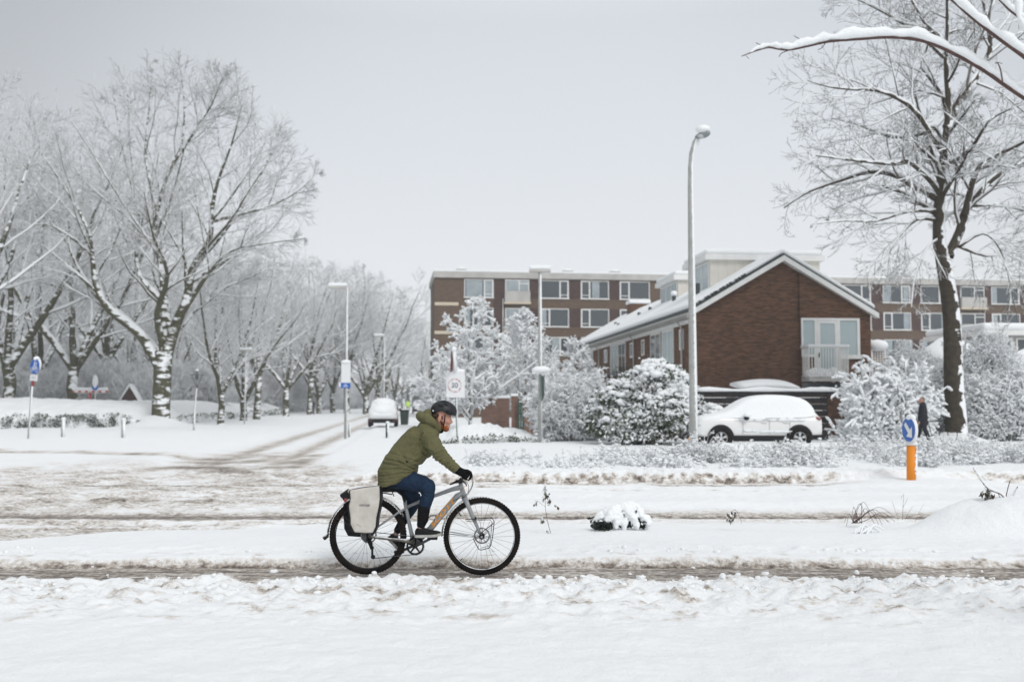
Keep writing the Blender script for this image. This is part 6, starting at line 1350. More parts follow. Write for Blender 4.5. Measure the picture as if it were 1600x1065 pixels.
def person_rider():
    mb = MB(); face_shape(mb); limb(mb, [(622, 195, 0, .058), (592, 240, 0, .062), (560, 270, 0, .075)]); torso(mb, .76, 3, 7, .8)
    for s_ in (-1, 1):
        limb(mb, [(565, 262, .15 * s_, .055), (628, 362, .27 * s_, .042), (705, 443, .283 * s_, .028), (735, 457, .283 * s_, .022)]); mb.ball(Z(740, 459, .283 * s_), (.030, .034, .016), 12, 8)
        for k in range(4): limb(mb, [(748, 454, (.244 + .0245 * k) * s_, .006), (763, 454, (.244 + .0245 * k) * s_, .006), (778, 463, (.244 + .0245 * k) * s_, .0055)], 8)
    limb(mb, [(410, 478, -.09, .065), (567, 527, -.12, .050), (541, 640, -.115, .036), (520, 735, -.11, .030), (530, 765, -.115, .028), (595, 776, -.12, .020)])
    limb(mb, [(410, 478, .09, .065), (492, 592, .11, .050), (450, 680, .11, .036), (400, 766, .115, .026), (385, 800, .118, .024), (408, 840, .118, .018)])
    me = mb.mesh('person', m_skin); o = link('person', me); tag(o, 'cyclist in olive hooded coat, black helmet and blue jeans riding to the right', 'person'); remesh(o, .0048, 4)
    c = Z(420, 500); c = Vector((c.x, BD, 0)); o.data.transform(Matrix.Translation(-c)); o.location = c; bpy.context.view_layer.update(); return o
rider = person_rider()
def cloth(mb, name, m, vox=.008, sm=6, fn=None):
    me = mb.mesh(name, m); o = bpy.data.objects.new(name, me); COL.objects.link(o); remesh(o, vox, sm, fn); o.data.transform(Matrix.Translation(-rider.location)); o.parent = rider; return o
def folds(V, N):
    x, z = V[:, 0], V[:, 2]; y = V[:, 1]
    hip = Z(470, 415); dx, dz = x - hip.x, z - hip.z; r = np.sqrt(dx * dx + dz * dz); a = np.arctan2(dz, dx)
    w1 = np.sin(a * 9 + 5.0 * fbm(x * 5, z * 5, 2)) * np.exp(-(r / .20) ** 2) * np.clip(r / .08, 0, 1) * .0055
    sh = Z(560, 290); dx, dz = x - sh.x, z - sh.z; r = np.sqrt(dx * dx + dz * dz); a = np.arctan2(dz, dx); w2 = np.sin(a * 8 + 5 * fbm(x * 6, z * 6, 2)) * np.exp(-((r - .12) / .11) ** 2) * .0035
    u = (x * .62 + z * -.78); v = x * .78 + z * .62; w3 = fbm(u * 26, v * 7 + y * 3, 3, True) * .0050 + fbm(x * 9, z * 9 + y * 5, 3) * .009 + fbm(u * 60, v * 22 + y * 8, 3, True) * .0016
    # seam across the back and at the waist
    sm_ = -np.exp(-((v - (hip.x * .78 + (hip.z + .02) * .62)) / .006) ** 2) * .0035 * (x < hip.x + .05)
    ar = Z(572, 285); ra = np.hypot(x - ar.x + .012, (z - ar.z) * .8); sm_ = sm_ - np.exp(-((ra - .112) / .006) ** 2) * .004 * (np.abs(y - BD) > .1) * (x < ar.x + .08)
    # sleeve elbow creases and armhole seam
    el = Z(628, 362); dx, dz = x - el.x, z - el.z; r = np.sqrt(dx * dx + dz * dz); al = (dx * .66 - dz * .75); w4 = np.sin(al * 150 + 4 * fbm(x * 12, z * 12, 2)) * np.exp(-(r / .11) ** 2) * .0035
    cu = Z(690, 425); dx, dz = x - cu.x, z - cu.z; r2 = np.sqrt(dx * dx + dz * dz); al = (dx * .66 - dz * .75); w4 = w4 + np.sin(al * 170 + 3 * fbm(x * 12, z * 12, 2)) * np.exp(-(r2 / .07) ** 2) * .0025
    w5 = 0 * x; side = np.clip((np.abs(y - BD) - .06) / .05, 0, 1)
    for pl, wd, dp in (([(345, 385), (420, 397), (500, 440)], .009, .010), ([(330, 407), (430, 417), (495, 437)], .008, .008), ([(325, 440), (420, 432), (500, 446)], .009, .008), ([(320, 474), (430, 458), (505, 453)], .009, .007), ([(360, 350), (440, 372), (520, 400)], .010, .005), ([(620, 397), (665, 373)], .009, .009), ([(638, 420), (682, 397)], .009, .009), ([(656, 438), (702, 414)], .008, .008), ([(596, 362), (652, 338)], .010, .008), ([(608, 378), (660, 352)], .008, .007), ([(545, 250), (520, 300), (538, 350), (588, 390)], .008, .011), ([(470, 240), (500, 262), (540, 268)], .007, .005), ([(560, 330), (600, 350)], .010, .006), ([(308, 505), (400, 500), (470, 470)], .007, .005)):
        q = [Z(*k) for k in pl]; dd = np.full(x.shape, 9.0)
        for i in range(len(q) - 1):
            ax, az, bx, bz = q[i].x, q[i].z, q[i + 1].x, q[i + 1].z; l2 = (bx - ax) ** 2 + (bz - az) ** 2; t = np.clip(((x - ax) * (bx - ax) + (z - az) * (bz - az)) / l2, 0, 1)
            dd = np.minimum(dd, np.hypot(x - ax - t * (bx - ax), z - az - t * (bz - az)) + .012 * np.abs(fbm(x * 8, z * 8, 2)))
        w5 = w5 - dp * np.exp(-(dd / wd) ** 2) * side + dp * .6 * np.exp(-((dd - 2.2 * wd) / wd) ** 2) * side
    return V + N * (w1 + w2 + w3 + sm_ + w4 + w5)[:, None]
def coat():
    mb = torso(MB(), 1.0, 0, 6)
    mb.ball(Z(560, 250), (.12, .19, .11), 18, 12, Matrix.Rotation(.6, 3, 'Y'))
    for s_ in (-1, 1): limb(mb, [(566, 272, .158 * s_, .090), (592, 316, .215 * s_, .078), (622, 362, .262 * s_, .067), (650, 388, .272 * s_, .060), (690, 424, .28 * s_, .050), (709, 443, .283 * s_, .046)])
    # hem skirt over saddle and thighs
    A_, B2 = Z(299, 530), Z(508, 456); rings = []
    for t, k, w_ in ((0, 1.0, .20), (.5, .97, .205), (1, .9, .20)): pass
    o = cloth(mb, 'coat', m_coat, .0058, 5, folds)
    hd = MB(); pts = []; rad = []
    for i in range(17):
        a = 2 * math.pi * i / 16; f_ = .5 - .5 * math.cos(a)        # 0 at the back of the neck .. 1 at the throat
        pts.append(Z(540 + 80 * f_, 172 + 66 * f_ - 14 * math.sin(math.pi * f_), 0) + Vector((0, .098 * math.sin(a), 0))); rad.append(.058 - .026 * f_)
    hd.tube(pts, rad, 12); hd.ball(Z(535, 170), (.075, .115, .058), 18, 11, Matrix.Rotation(.35, 3, 'Y')); hd.ball(Z(562, 152), (.052, .10, .048), 16, 10, Matrix.Rotation(-.5, 3, 'Y')); hd.ball(Z(570, 215), (.085, .125, .065), 16, 10, Matrix.Rotation(.8, 3, 'Y')); hd.ball(Z(610, 232, 0), (.045, .07, .055), 14, 9)
    def hf(V, N): return V + N * (fbm(V[:, 0] * 14 + V[:, 2] * 5, V[:, 2] * 10, 3) * .006)[:, None]
    h = cloth(hd, 'hood', m_coat, .006, 5, hf)
    # collar inside dark
    b = MB()
    for k in range(3): b.ball(Z(628 - k * 2, 262 + 22 * k, -.0), (.006, .004, .006), 8, 6)
    for s_ in (-1, 1):
        c = MB().tube([Z(703, 437, .283 * s_), Z(713, 446, .283 * s_)], [.048, .047], 16); bb2 = c.mesh('cuff', m_coat); bb2.transform(Matrix.Translation(-rider.location)); link('cuff', bb2, rider)
    # hem band
    # pocket flap and pull
    p = MB().tube([Z(447, 398, -.188), Z(452, 402, -.19), Z(459, 405, -.19)], [.003, .006, .005], 8); q = p.mesh('pocket_zip', M['black']); q.transform(Matrix.Translation(-rider.location)); link('pocket_zip', q, rider)
coat()
def trousers():
    mb = MB(); mb.ball(Z(395, 492), (.155, .165, .10), 18, 12)
    limb(mb, [(408, 492, -.080, .092), (480, 505, -.105, .094), (535, 517, -.12, .083), (563, 530, -.122, .074), (561, 580, -.12, .066), (543, 636, -.115, .060)])
    limb(mb, [(400, 495, .085, .098), (450, 545, .10, .085), (492, 595, .11, .072), (476, 640, .11, .064), (444, 690, .11, .052)])
    def jf(V, N):
        k = Z(525, 550); dx, dz = V[:, 0] - k.x, V[:, 2] - k.z; r = np.sqrt(dx * dx + dz * dz); a = np.arctan2(dz, dx)
        return V + N * (np.sin(a * 12) * np.exp(-(r / .09) ** 2) * .006 + fbm(V[:, 0] * 16, V[:, 2] * 16, 3) * .004)[:, None]
    cloth(mb, 'jeans', m_jean, .007, 5, jf)
    for pts in ([(543, 636, -.115, .0615), (538, 668, -.115, .060), (535, 700, -.112, .057), (526, 729, -.11, .044)], [(446, 686, .11, .050), (430, 715, .11, .046), (404, 758, .115, .038)]):
        def sf(V, N): return V + N * (np.sin(V[:, 2] * 330) * .0012 + fbm(V[:, 0] * 20, V[:, 2] * 40, 2) * .003)[:, None]
        cloth(limb(MB(), pts), 'sock', m_sock, .006, 3, sf)
    def shoe(heel, toe, top, s_, flat):
        mb = MB(); off = .118 * s_; rings = []; H, T = Z(*heel, off), Z(*toe, off); ax = (T - H).normalized(); up = Vector((-ax.z, 0, ax.x)); L = (T - H).length
        for t, w_, h in ((0, .018, .04), (.05, .030, .062), (.18, .036, .078), (.34, .038, .074), (.5, .042, .056), (.68, .049, .044), (.85, .046, .036), (.96, .030, .028), (1, .012, .02)):
            c = H + ax * (L * t); rings.append([c + Vector((0, w_ * math.cos(a), 0)) + up * (h * max(0, math.sin(a)) ** .8 if math.sin(a) > 0 else 0) for a in [2 * math.pi * j / 16 for j in range(16)]])
        mb.loft(rings); o = cloth(mb, 'shoe', m_shoe, .004, 2)
        sl = MB(); rings = []
        for t, w_ in ((-.02, .012), (.03, .034), (.2, .041), (.4, .040), (.6, .048), (.8, .051), (.93, .040), (1.02, .014)):
            c = H + ax * (L * t) - up * .010 + up * .012 * max(0, (t - .75)) * 4; rings.append([c + Vector((0, w_ * cy, 0)) + up * cz for cy, cz in ((-1, .013), (-1, -.013), (1, -.013), (1, .013))])
        sl.loft(rings, smooth=False); me = sl.mesh('sole', m_sole); me.transform(Matrix.Translation(-rider.location)); s2 = link('sole', me, o)
        lc = MB()
        for k in range(4): c = H + ax * (L * (.36 + .09 * k)) + up * (.072 - .009 * k); lc.tube([c + Vector((0, -.022, -.006)), c + Vector((.004, 0, .004)), c + Vector((0, .022, -.006))], .0025, 6)
        me = lc.mesh('laces', mat('lace', (.09, .09, .09))); me.transform(Matrix.Translation(-rider.location)); link('laces', me, o)
    shoe((494, 783), (630, 779), None, -1, True); shoe((356, 792), (420, 858), None, 1, False)
    a = MB().ball(Z(520, 737, -.112), (.036, .034, .022), 12, 8); me = a.mesh('ankle', m_skin)
trousers()
def glove(s_):
    mb = MB(); y0 = .283 * s_; limb(mb, [(706, 442, y0, .040), (722, 450, y0, .041), (738, 459, y0, .040)], 12)
    mb.ball(Z(743, 457, y0), (.052, .052, .036), 16, 10, Matrix.Rotation(.35, 3, 'Y'))
    # four fingers over the bar, thumb below
    for k, (L, dz) in enumerate(((1.0, 0), (1.08, -2), (1.02, -1), (.85, 2))):
        y = (.244 + .0245 * k) * s_; limb(mb, [(748, 450 + dz, y, .0135), (764 + 3 * L, 450 + dz, y, .0132), (779 + 4 * L, 460 + dz, y, .0128), (785 + 4 * L, 477, y, .0122), (776 + 2 * L, 493, y, .0115)], 9)
    limb(mb, [(735, 468, (.238) * s_, .0135), (744, 484, .226 * s_, .0125), (760, 494, .232 * s_, .0115)], 9)
    mb.ball(Z(757, 474, y0), (.034, .050, .034), 14, 9); mb.ball(Z(768, 466, y0), (.026, .046, .022), 14, 9)
    def kf(V, N): return V + N * (fbm(V[:, 0] * 50, V[:, 2] * 50, 2) * .0015)[:, None]
    return cloth(mb, 'glove', m_glove, .0036, 2, kf)
glove(-1); glove(1)
def head_gear():
    T = Matrix.Translation(-rider.location)
    def add(mb, name, m, parent=rider, sm=None): me = mb.mesh(name, m, sm); me.transform(T); return link(name, me, parent)
    # beard, hair, eyes
    b = MB(); b.ball(Z(655, 230), (.034, .046, .034), 16, 10, Matrix.Rotation(-.5, 3, 'Y')); b.ball(Z(661, 220), (.018, .042, .020), 14, 9)
    for s_ in (-1, 1): b.ball(Z(648, 220, s_ * .036), (.036, .016, .028), 14, 9, Matrix.Rotation(-.6, 3, 'Y')); b.ball(Z(636, 203, s_ * .056), (.016, .009, .036), 12, 8)
    b.ball(Z(674, 205), (.008, .024, .005), 10, 6)
    def bf(V, N): return V + N * (fbm(V[:, 0] * 90, V[:, 2] * 60, 3) * .003)[:, None]
    cloth(b, 'beard', m_beard, .0035, 2, bf)
    h = MB(); h.ball(Z(612, 160), (.072, .080, .055), 18, 11, Matrix.Rotation(-.2, 3, 'Y'))
    for s_ in (-1, 1): h.ball(Z(634, 171, s_ * .066), (.012, .012, .026), 10, 7)
    cloth(h, 'hair', m_hair, .004, 2, bf)
    for s_ in (-1, 1):
        e = add(MB().ball(Z(671, 181.5, s_ * .034), (.010, .010, .0085), 12, 8), 'eye', mat('eye_white', (.6, .58, .56), .2)); add(MB().ball(Z(675.3, 182, s_ * .0365), (.004, .005, .005), 8, 6), 'iris', M['black'], e); add(MB().tube([Z(675, 174.5, s_ * .018), Z(673, 173, s_ * .035), Z(666, 175, s_ * .052)], [.003, .004, .002], 6), 'eyebrow', m_beard)
    # helmet shell with vents
    C0 = Z(640, 140)
    def shell(mb, k, kz=1.0):
        nu, nv = 40, 20; vs = []; R = Matrix.Rotation(.10, 3, 'Y')
        for j in range(nv + 1):
            ph = (math.pi * .60) * j / nv
            for i in range(nu):
                q = 2 * math.pi * i / nu; d = Vector((math.sin(ph) * math.cos(q), math.sin(ph) * math.sin(q), math.cos(ph)))
                rib = 1 + .018 * math.cos(5 * math.asin(max(-1, min(1, d.y)))) ; fr_ = max(0, d.x)
                r_ = Vector((.130 + (.006 if d.x > 0 else -.006), .098, .104 * kz)); v = Vector((d.x * r_.x, d.y * r_.y, d.z * r_.z)) * (k * rib)
                cut = -.030 + .030 * math.exp(-((d.x + .05) / .45) ** 2) - .016 * fr_      # raised over the ears, low at brow and nape
                v.z = max(v.z, cut); vs.append(C0 + R @ v)
        return vs, nu, nv
    vo, nu, nv = shell(None, 1.0); vi, _, _ = shell(None, .86); m = MB(); n = len(vo)
    fs = [(j * nu + i, (j + 1) * nu + i, (j + 1) * nu + (i + 1) % nu, j * nu + (i + 1) % nu) for j in range(nv) for i in range(nu)]
    m.add(vo + vi, fs + [tuple(n + x for x in f[::-1]) for f in fs] + [(nv * nu + i, n + nv * nu + i, n + nv * nu + (i + 1) % nu, nv * nu + (i + 1) % nu) for i in range(nu)], True)
    hm = add(m, 'helmet', m_helm)
    mv = mat('helmet_vent', (.002, .002, .002), .9)
    for s_ in (-1, 1):
        for (zx, zy, a, b_, r_) in ((630, 112, .032, .011, -.35), (663, 141, .016, .012, .2), (594, 122, .018, .012, -.5), (600, 143, .014, .007, .1), (655, 104, .022, .006, -.55), (682, 150, .010, .009, .5)):
            dz = (zy - 140) * UN / .104; dx = (zx - 640) * UN / .132; y = .1015 * math.sqrt(max(.02, 1 - dz * dz - dx * dx)) + .001; m = MB().ball(Z(zx, zy, s_ * y), (a, .006, b_), 14, 8, Matrix.Rotation(-r_, 3, 'Y') @ Matrix.Rotation(s_ * (-dz) * .9, 3, 'X')); add(m, 'vent', mv, hm)
    for y in (-.03, .03): add(MB().ball(Z(650, 88.5, y), (.04, .008, .006), 12, 7, Matrix.Rotation(.2, 3, 'Y')), 'vent', mv, hm)
    add(MB().tube([Z(576, 138, -.05), Z(584, 150, -.055), Z(600, 155, -.07)], .006, 8).tube([Z(576, 138, .05), Z(584, 150, .055), Z(600, 155, .07)], .006, 8).tube([Z(574, 140, -.05), Z(570, 142, 0), Z(574, 140, .05)], .007, 8), 'fit_cradle', M['black'], hm); add(MB().ball(Z(588, 138, -.082), (.010, .003, .006), 8, 6), 'sticker', M['wsign'], hm)
    for s_ in (-1, 1):
        st = MB().tube([Z(651, 158, s_ * .083), Z(649, 185, s_ * .074), Z(644, 210, s_ * .062), Z(640, 238, s_ * .035), Z(640, 244, 0)], .0052, 8).tube([Z(612, 160, s_ * .080), Z(627, 192, s_ * .078), Z(642, 214, s_ * .060)], .0052, 8); add(st, 'chin_strap', M['black'], hm)
    add(MB().ball(Z(618, 222), (.034, .055, .045), 14, 9).ball(Z(628, 240), (.03, .05, .03), 14, 9), 'scarf', m_glove)
head_gear()

# ------------------------------------------------------------ two people on foot
def walker(p, H, face, label, coatc, hairc, trc, bag=True):
    """simple standing walker built as one body with clothes; face = heading angle"""
    R = Matrix.Rotation(face, 3, 'Z'); k = H / 1.78
    def q(x, y, z): return R @ Vector((x * k, y * k, z * k))
    def lb(mb, pts):
        V_ = [q(*a[:3]) for a in pts]; r = [a[3] * k for a in pts]; mb.tube(V_, r, 10); [mb.ball(v, a, 10, 7) for v, a in zip(V_, r)]; return mb
    mb = MB(); mb.ball(q(0, .02, 1.66), (.085 * k, .095 * k, .115 * k), 14, 10); mb.ball(q(0, .09, 1.60), (.05 * k, .05 * k, .055 * k), 10, 8); mb.ball(q(0, .125, 1.645), (.014, .02, .02), 8, 6)
    for s_ in (-1, 1): mb.ball(q(.088 * s_, .01, 1.65), (.014, .02, .03), 8, 6)
    lb(mb, [(0, .01, 1.58, .055), (0, 0, 1.45, .07)]); lb(mb, [(0, 0, 1.4, .13), (0, 0, 1.15, .12), (0, 0, .95, .13)])
    for s_ in (-1, 1):
        lb(mb, [(.18 * s_, 0, 1.42, .055), (.24 * s_, -.03 - .04 * s_, 1.13, .045), (.23 * s_, .08 - .06 * s_, .90, .032), (.23 * s_, .10 - .06 * s_, .82, .03)])
        for j in range(4): lb(mb, [(.205 * s_ + .016 * j * s_, .11 - .06 * s_, .80, .010), (.205 * s_ + .016 * j * s_, .115 - .06 * s_, .755, .009), (.205 * s_ + .016 * j * s_, .10 - .06 * s_, .73 + .006 * abs(j - 1.5), .008)])
        lb(mb, [(.20 * s_, .12 - .06 * s_, .83, .011), (.185 * s_, .15 - .06 * s_, .79, .010)])
        lb(mb, [(.09 * s_, 0, .93, .085), (.10 * s_, .10 * s_ + .03, .50, .058), (.10 * s_, .20 * s_ - .05, .09, .038), (.10 * s_, .20 * s_ + .07, .04, .036)])
    o = link('person', mb.mesh('person', m_skin)); tag(o, label, 'person'); remesh(o, .012, 3); o.location = p
    def cl(m_, nm, mt, v=.016):
        c = link(nm, m_.mesh(nm, mt)); remesh(c, v, 4); c.parent = o
    c = MB(); lb(c, [(0, -.01, 1.44, .14), (0, 0, 1.2, .17), (0, 0, .95, .185), (0, 0, .78, .18)]); lb(c, [(-.15, 0, 1.44, .09), (.15, 0, 1.44, .09)]); lb(c, [(0, -.02, 1.52, .09), (0, .0, 1.46, .11)])
    for s_ in (-1, 1): lb(c, [(.18 * s_, 0, 1.43, .085), (.25 * s_, -.03 - .04 * s_, 1.13, .07), (.235 * s_, .07 - .06 * s_, .90, .052)])
    cl(c, 'coat', mat('walker_coat', coatc, .9))
    t = MB()
    for s_ in (-1, 1): lb(t, [(.09 * s_, 0, .9, .11), (.10 * s_, .10 * s_ + .03, .50, .078), (.10 * s_, .20 * s_ - .05, .12, .062)])
    cl(t, 'trousers', mat('walker_trousers', trc, .9)); s = MB()
    for s_ in (-1, 1): lb(s, [(.10 * s_, .20 * s_ - .07, .05, .048), (.10 * s_, .20 * s_ + .12, .035, .038)])
    cl(s, 'shoes', M['black'], .012); hr = MB().ball(q(0, -.01, 1.69), (.092 * k, .098 * k, .10 * k), 14, 9); cl(hr, 'hair', mat('walker_hair', hairc, .9), .012)
    return o
pw = at_px(1440, 36.2); walker(pw, 1.74, math.radians(75), 'man with grey hair in a dark navy coat walking left past the conifer bush', (.008, .010, .018), (.20, .17, .15), (.010, .011, .016))
walker(at_px(489, 118), 1.8, math.radians(180), 'tiny distant figure in dark clothes among the avenue tree trunks', (.012, .014, .02), (.03, .02, .02), (.01, .01, .012))
hv = walker(at_px(637.5, 150), 1.75, math.radians(180), 'tiny distant figure in a fluorescent yellow jacket in the side street', (.55, .85, .10), (.03, .02, .02), (.02, .02, .025))
# a second bicycle, dark, pushed by the walking man
def small_bike():
    p = at_px(1457, 36.6); r = empty('pushed_bicycle', p, 'dark bicycle standing half hidden in the shrubs behind the walking man', 'bicycle'); 
    for x in (-.52, .52):
        m = MB(); n = 24; pr = [(.33 + .016 * math.cos(a), .016 * math.sin(a)) for a in [2 * math.pi * j / 6 for j in range(6)]]; vs = [Vector((x + rr * math.cos(2 * math.pi * i / n), y, .34 + rr * math.sin(2 * math.pi * i / n))) for i in range(n) for rr, y in pr]; m.add(vs, [(i * 6 + j, i * 6 + (j + 1) % 6, ((i + 1) % n) * 6 + (j + 1) % 6, ((i + 1) % n) * 6 + j) for i in range(n) for j in range(6)], True)
        for i in range(12): a = i * math.pi / 6; m.tube([(x, 0, .34), (x + .32 * math.cos(a), 0, .34 + .32 * math.sin(a))], .0015, 4)
        m.build('wheel', M['black'], r)
    m = MB(); [m.tube(a, .016, 8) for a in ([(-.52, 0, .34), (-.08, 0, .30), (.38, 0, .78)], [(-.52, 0, .34), (-.22, 0, .82), (.36, 0, .86)], [(-.08, 0, .30), (-.25, 0, .95)], [(.52, 0, .34), (.36, 0, .95), (.32, 0, 1.02)])]; m.build('frame', M['black'], r)
    MB().ball((-.27, 0, .97), (.13, .06, .03), 10, 6).build('saddle', M['black'], r); MB().tube([(.26, -.26, 1.02), (.32, 0, 1.04), (.26, .26, 1.02)], .012, 8).build('handlebar', M['black'], r)
small_bike()
# ============================================================ NEAR TWIGS, BRUSHWOOD AND THE OVERHANGING BRANCH
M['redtwig'] = mat('red_brown_twig', (.060, .028, .026), .7, var=(25, (.10, .055, .045)))
M['deadleaf'] = snowy('dead_leaf', (.085, .075, .035), (.13, .10, .06), d=(0, -.2, 1), lo=.2, hi=.5, ns=30, na=.4)
def pix_polys(lst, org, d):
    o = []
    for px, r0, r1, dd in lst:
        pts = smooth_path([P(x, y, d + dd * (i / max(1, len(px) - 1))) - org for i, (x, y) in enumerate(px)], 4); n = len(pts); o.append((pts, [r0 + (r1 - r0) * i / (n - 1) for i in range(n)]))
    return o
def by_len(polys, ns): return tubes(polys, ns)
def near_tree():
    d = 6.2; base = Vector((4.6, 6.6, 0)); r = empty('overhanging_tree', base, 'reddish twig-ended tree branches with thick snow reaching in at the top right, nearest the camera', 'tree')
    org = base
    trunk = [(smooth_path([Vector((0, 0, -.2)), Vector((.05, 0, 1.5)), Vector((0, -.05, 3.0)), Vector((-.08, -.1, 4.4)), Vector((-.2, -.2, 6.0))], 3), None)]; n = len(trunk[0][0]); trunk = [(trunk[0][0], [.13 - .07 * i / n for i in range(n)])]
    v, q = tubes(trunk, 12); link('trunk', mesh_np('trunk', v, q, M['bark_r']), r)
    t1 = P(1850, 330, 6.5)
    main = [([(1159, 88), (1172, 83), (1185, 78.5), (1201, 74.5), (1217, 77), (1234, 78), (1263, 72), (1296, 65), (1346, 61), (1395, 58.5), (1441, 64), (1474, 76), (1511, 95), (1540, 112), (1567, 131), (1600, 153), (1660, 190), (1750, 250), (1900, 380)], .0028, .017, .3),
            ([(1440, -34), (1486, 0), (1515, 25), (1557, 58), (1600, 89), (1680, 150), (1780, 240), (1890, 360)], .005, .020, .2), ([(1500, -60), (1561, 0), (1577, 16), (1600, 34), (1700, 120), (1800, 230)], .003, .012, .3), ([(1588, -30), (1592, 5), (1597, 40), (1640, 90), (1690, 130)], .002, .006, -.2)]
    side = [([(1181, 67), (1190, 71), (1201, 74.5)], .0022, .003, 0), ([(1217, 89), (1222, 83), (1236, 78)], .0022, .003, 0), ([(1240, 56), (1252, 63), (1263, 72)], .0022, .0035, 0), ([(1278, 78), (1284, 75), (1290, 67)], .002, .003, 0), ([(1296, 62), (1300, 65), (1306, 64)], .002, .003, 0), ([(1558, 97), (1563, 108), (1567, 131)], .0035, .006, 0), ([(1566, 100), (1561, 98), (1555, 99)], .002, .003, 0),
            ([(1516, 18), (1519, 25), (1524, 32)], .003, .004, 0), ([(1530, 62), (1543, 60), (1557, 58)], .002, .004, 0), ([(1170, 92), (1166, 86), (1176, 81)], .0015, .002, 0)]
    pm = pix_polys(main, org, d); ps = pix_polys(side, org, d + .1)
    for nm, pl, ns in (('branch', pm, 8), ('side_twig', ps, 6)):
        for x in pl: v, q = tubes([x], ns); link(nm, mesh_np(nm, v, q, M['redtwig']), r)
    R = random.Random(5)
    for bi, (pts, rad) in enumerate(pm):
        sp = []; sr = []; n = len(pts); L = 0
        for i in range(n):
            t = (pts[min(i + 1, n - 1)] - pts[max(i - 1, 0)]).normalized(); h = math.hypot(t.x, t.y); g = min(1, max(0, (i - 3) / 26)) if bi == 0 else min(1, i / 6)
            b = (.006 + .032 * g ** .75) * (1 if h > .3 else .6) * (.84 + .22 * math.sin(i * 1.15 + bi) * math.sin(i * .37) + R.uniform(-.13, .13)); b *= .72 if bi in (2, 3) else .95; b = .001 if (bi == 0 and i < 5) else b
            sp.append(pts[i] + Vector((0, 0, rad[i] * .6 + b * .95))); sr.append(b)
        v, q = tubes([(sp, sr)], 12); v = v + np.stack([np.zeros(len(v)), np.zeros(len(v)), .009 * fbm(v[:, 0] * 17, v[:, 1] * 14 + v[:, 2] * 12, 4)], 1); link('snow_cover', mesh_np('snow_cover', v, q, M['snow_fine']), r)
near_tree()
def cluster_leaves(cs, size, R, per=5):
    V = []; Q = []
    P0 = np.repeat(np.array(cs), per, 0) + R.normal(0, size * .25, (len(cs) * per, 3)); return leaf_quads(P0, np.tile([[0, -.2, -1.]], (len(P0), 1)), size, R, .8)
def weed(name, label, d, polys, leaves=None, lsz=.05, snowk=.006, srm=.0015, twig='redtwig', cat='weed', extra=None):
    px0 = polys[0][0][0]; org = P(px0[0], px0[1], d); org.z = gz(org.x, org.y); r = empty(name, org, label, cat); pl = pix_polys(polys, org, d)
    v, q = tubes(pl, 5); link('stems', mesh_np('stems', v, q, M[twig]), r)
    s = snow_lines(pl, srm, .8, snowk, .15)
    if s: v, q = tubes(s, 6); link('snow_cover', mesh_np('snow_cover', v, q, M['snow_fine']), r)
    R = np.random.RandomState(int(px0[0]))
    if leaves:
        cs = [tuple(P(x, y, d) - org) for x, y in leaves]; v, q = cluster_leaves(cs, lsz, R); link('leaves', mesh_np('leaves', v, q, M['deadleaf'], smooth=False), r)
        c2 = np.array(cs) + np.array([0, 0, .012]); v, q, t = lumps(c2, np.tile([[.014, .014, .010]], (len(cs), 1)), R); link('snow_tuft', mesh_np('snow_tuft', v, q, M['snow_fine'], Ft=t), r)
    return r
weed('dry_weed', 'lone thin dead weed with a few hanging leaves, just right of the front wheel', 12.3, [([(861, 834), (857, 820), (854, 806), (852, 790), (852.5, 768), (853, 757)], .0035, .002, 0), ([(852, 791), (845, 786), (838, 781), (837, 784)], .0018, .0012, .05), ([(853, 776), (856, 774), (858, 779)], .0016, .001, 0), ([(853, 768), (850, 768), (849, 776)], .0015, .001, 0), ([(856, 815), (850, 809), (847, 808)], .0015, .001, 0)],
     [(852, 759), (851.5, 764), (853, 770), (854, 773), (849, 777), (837.5, 783), (837, 786), (858, 779), (858, 782), (846.5, 810), (847, 813), (855, 829), (869, 790)], .045)
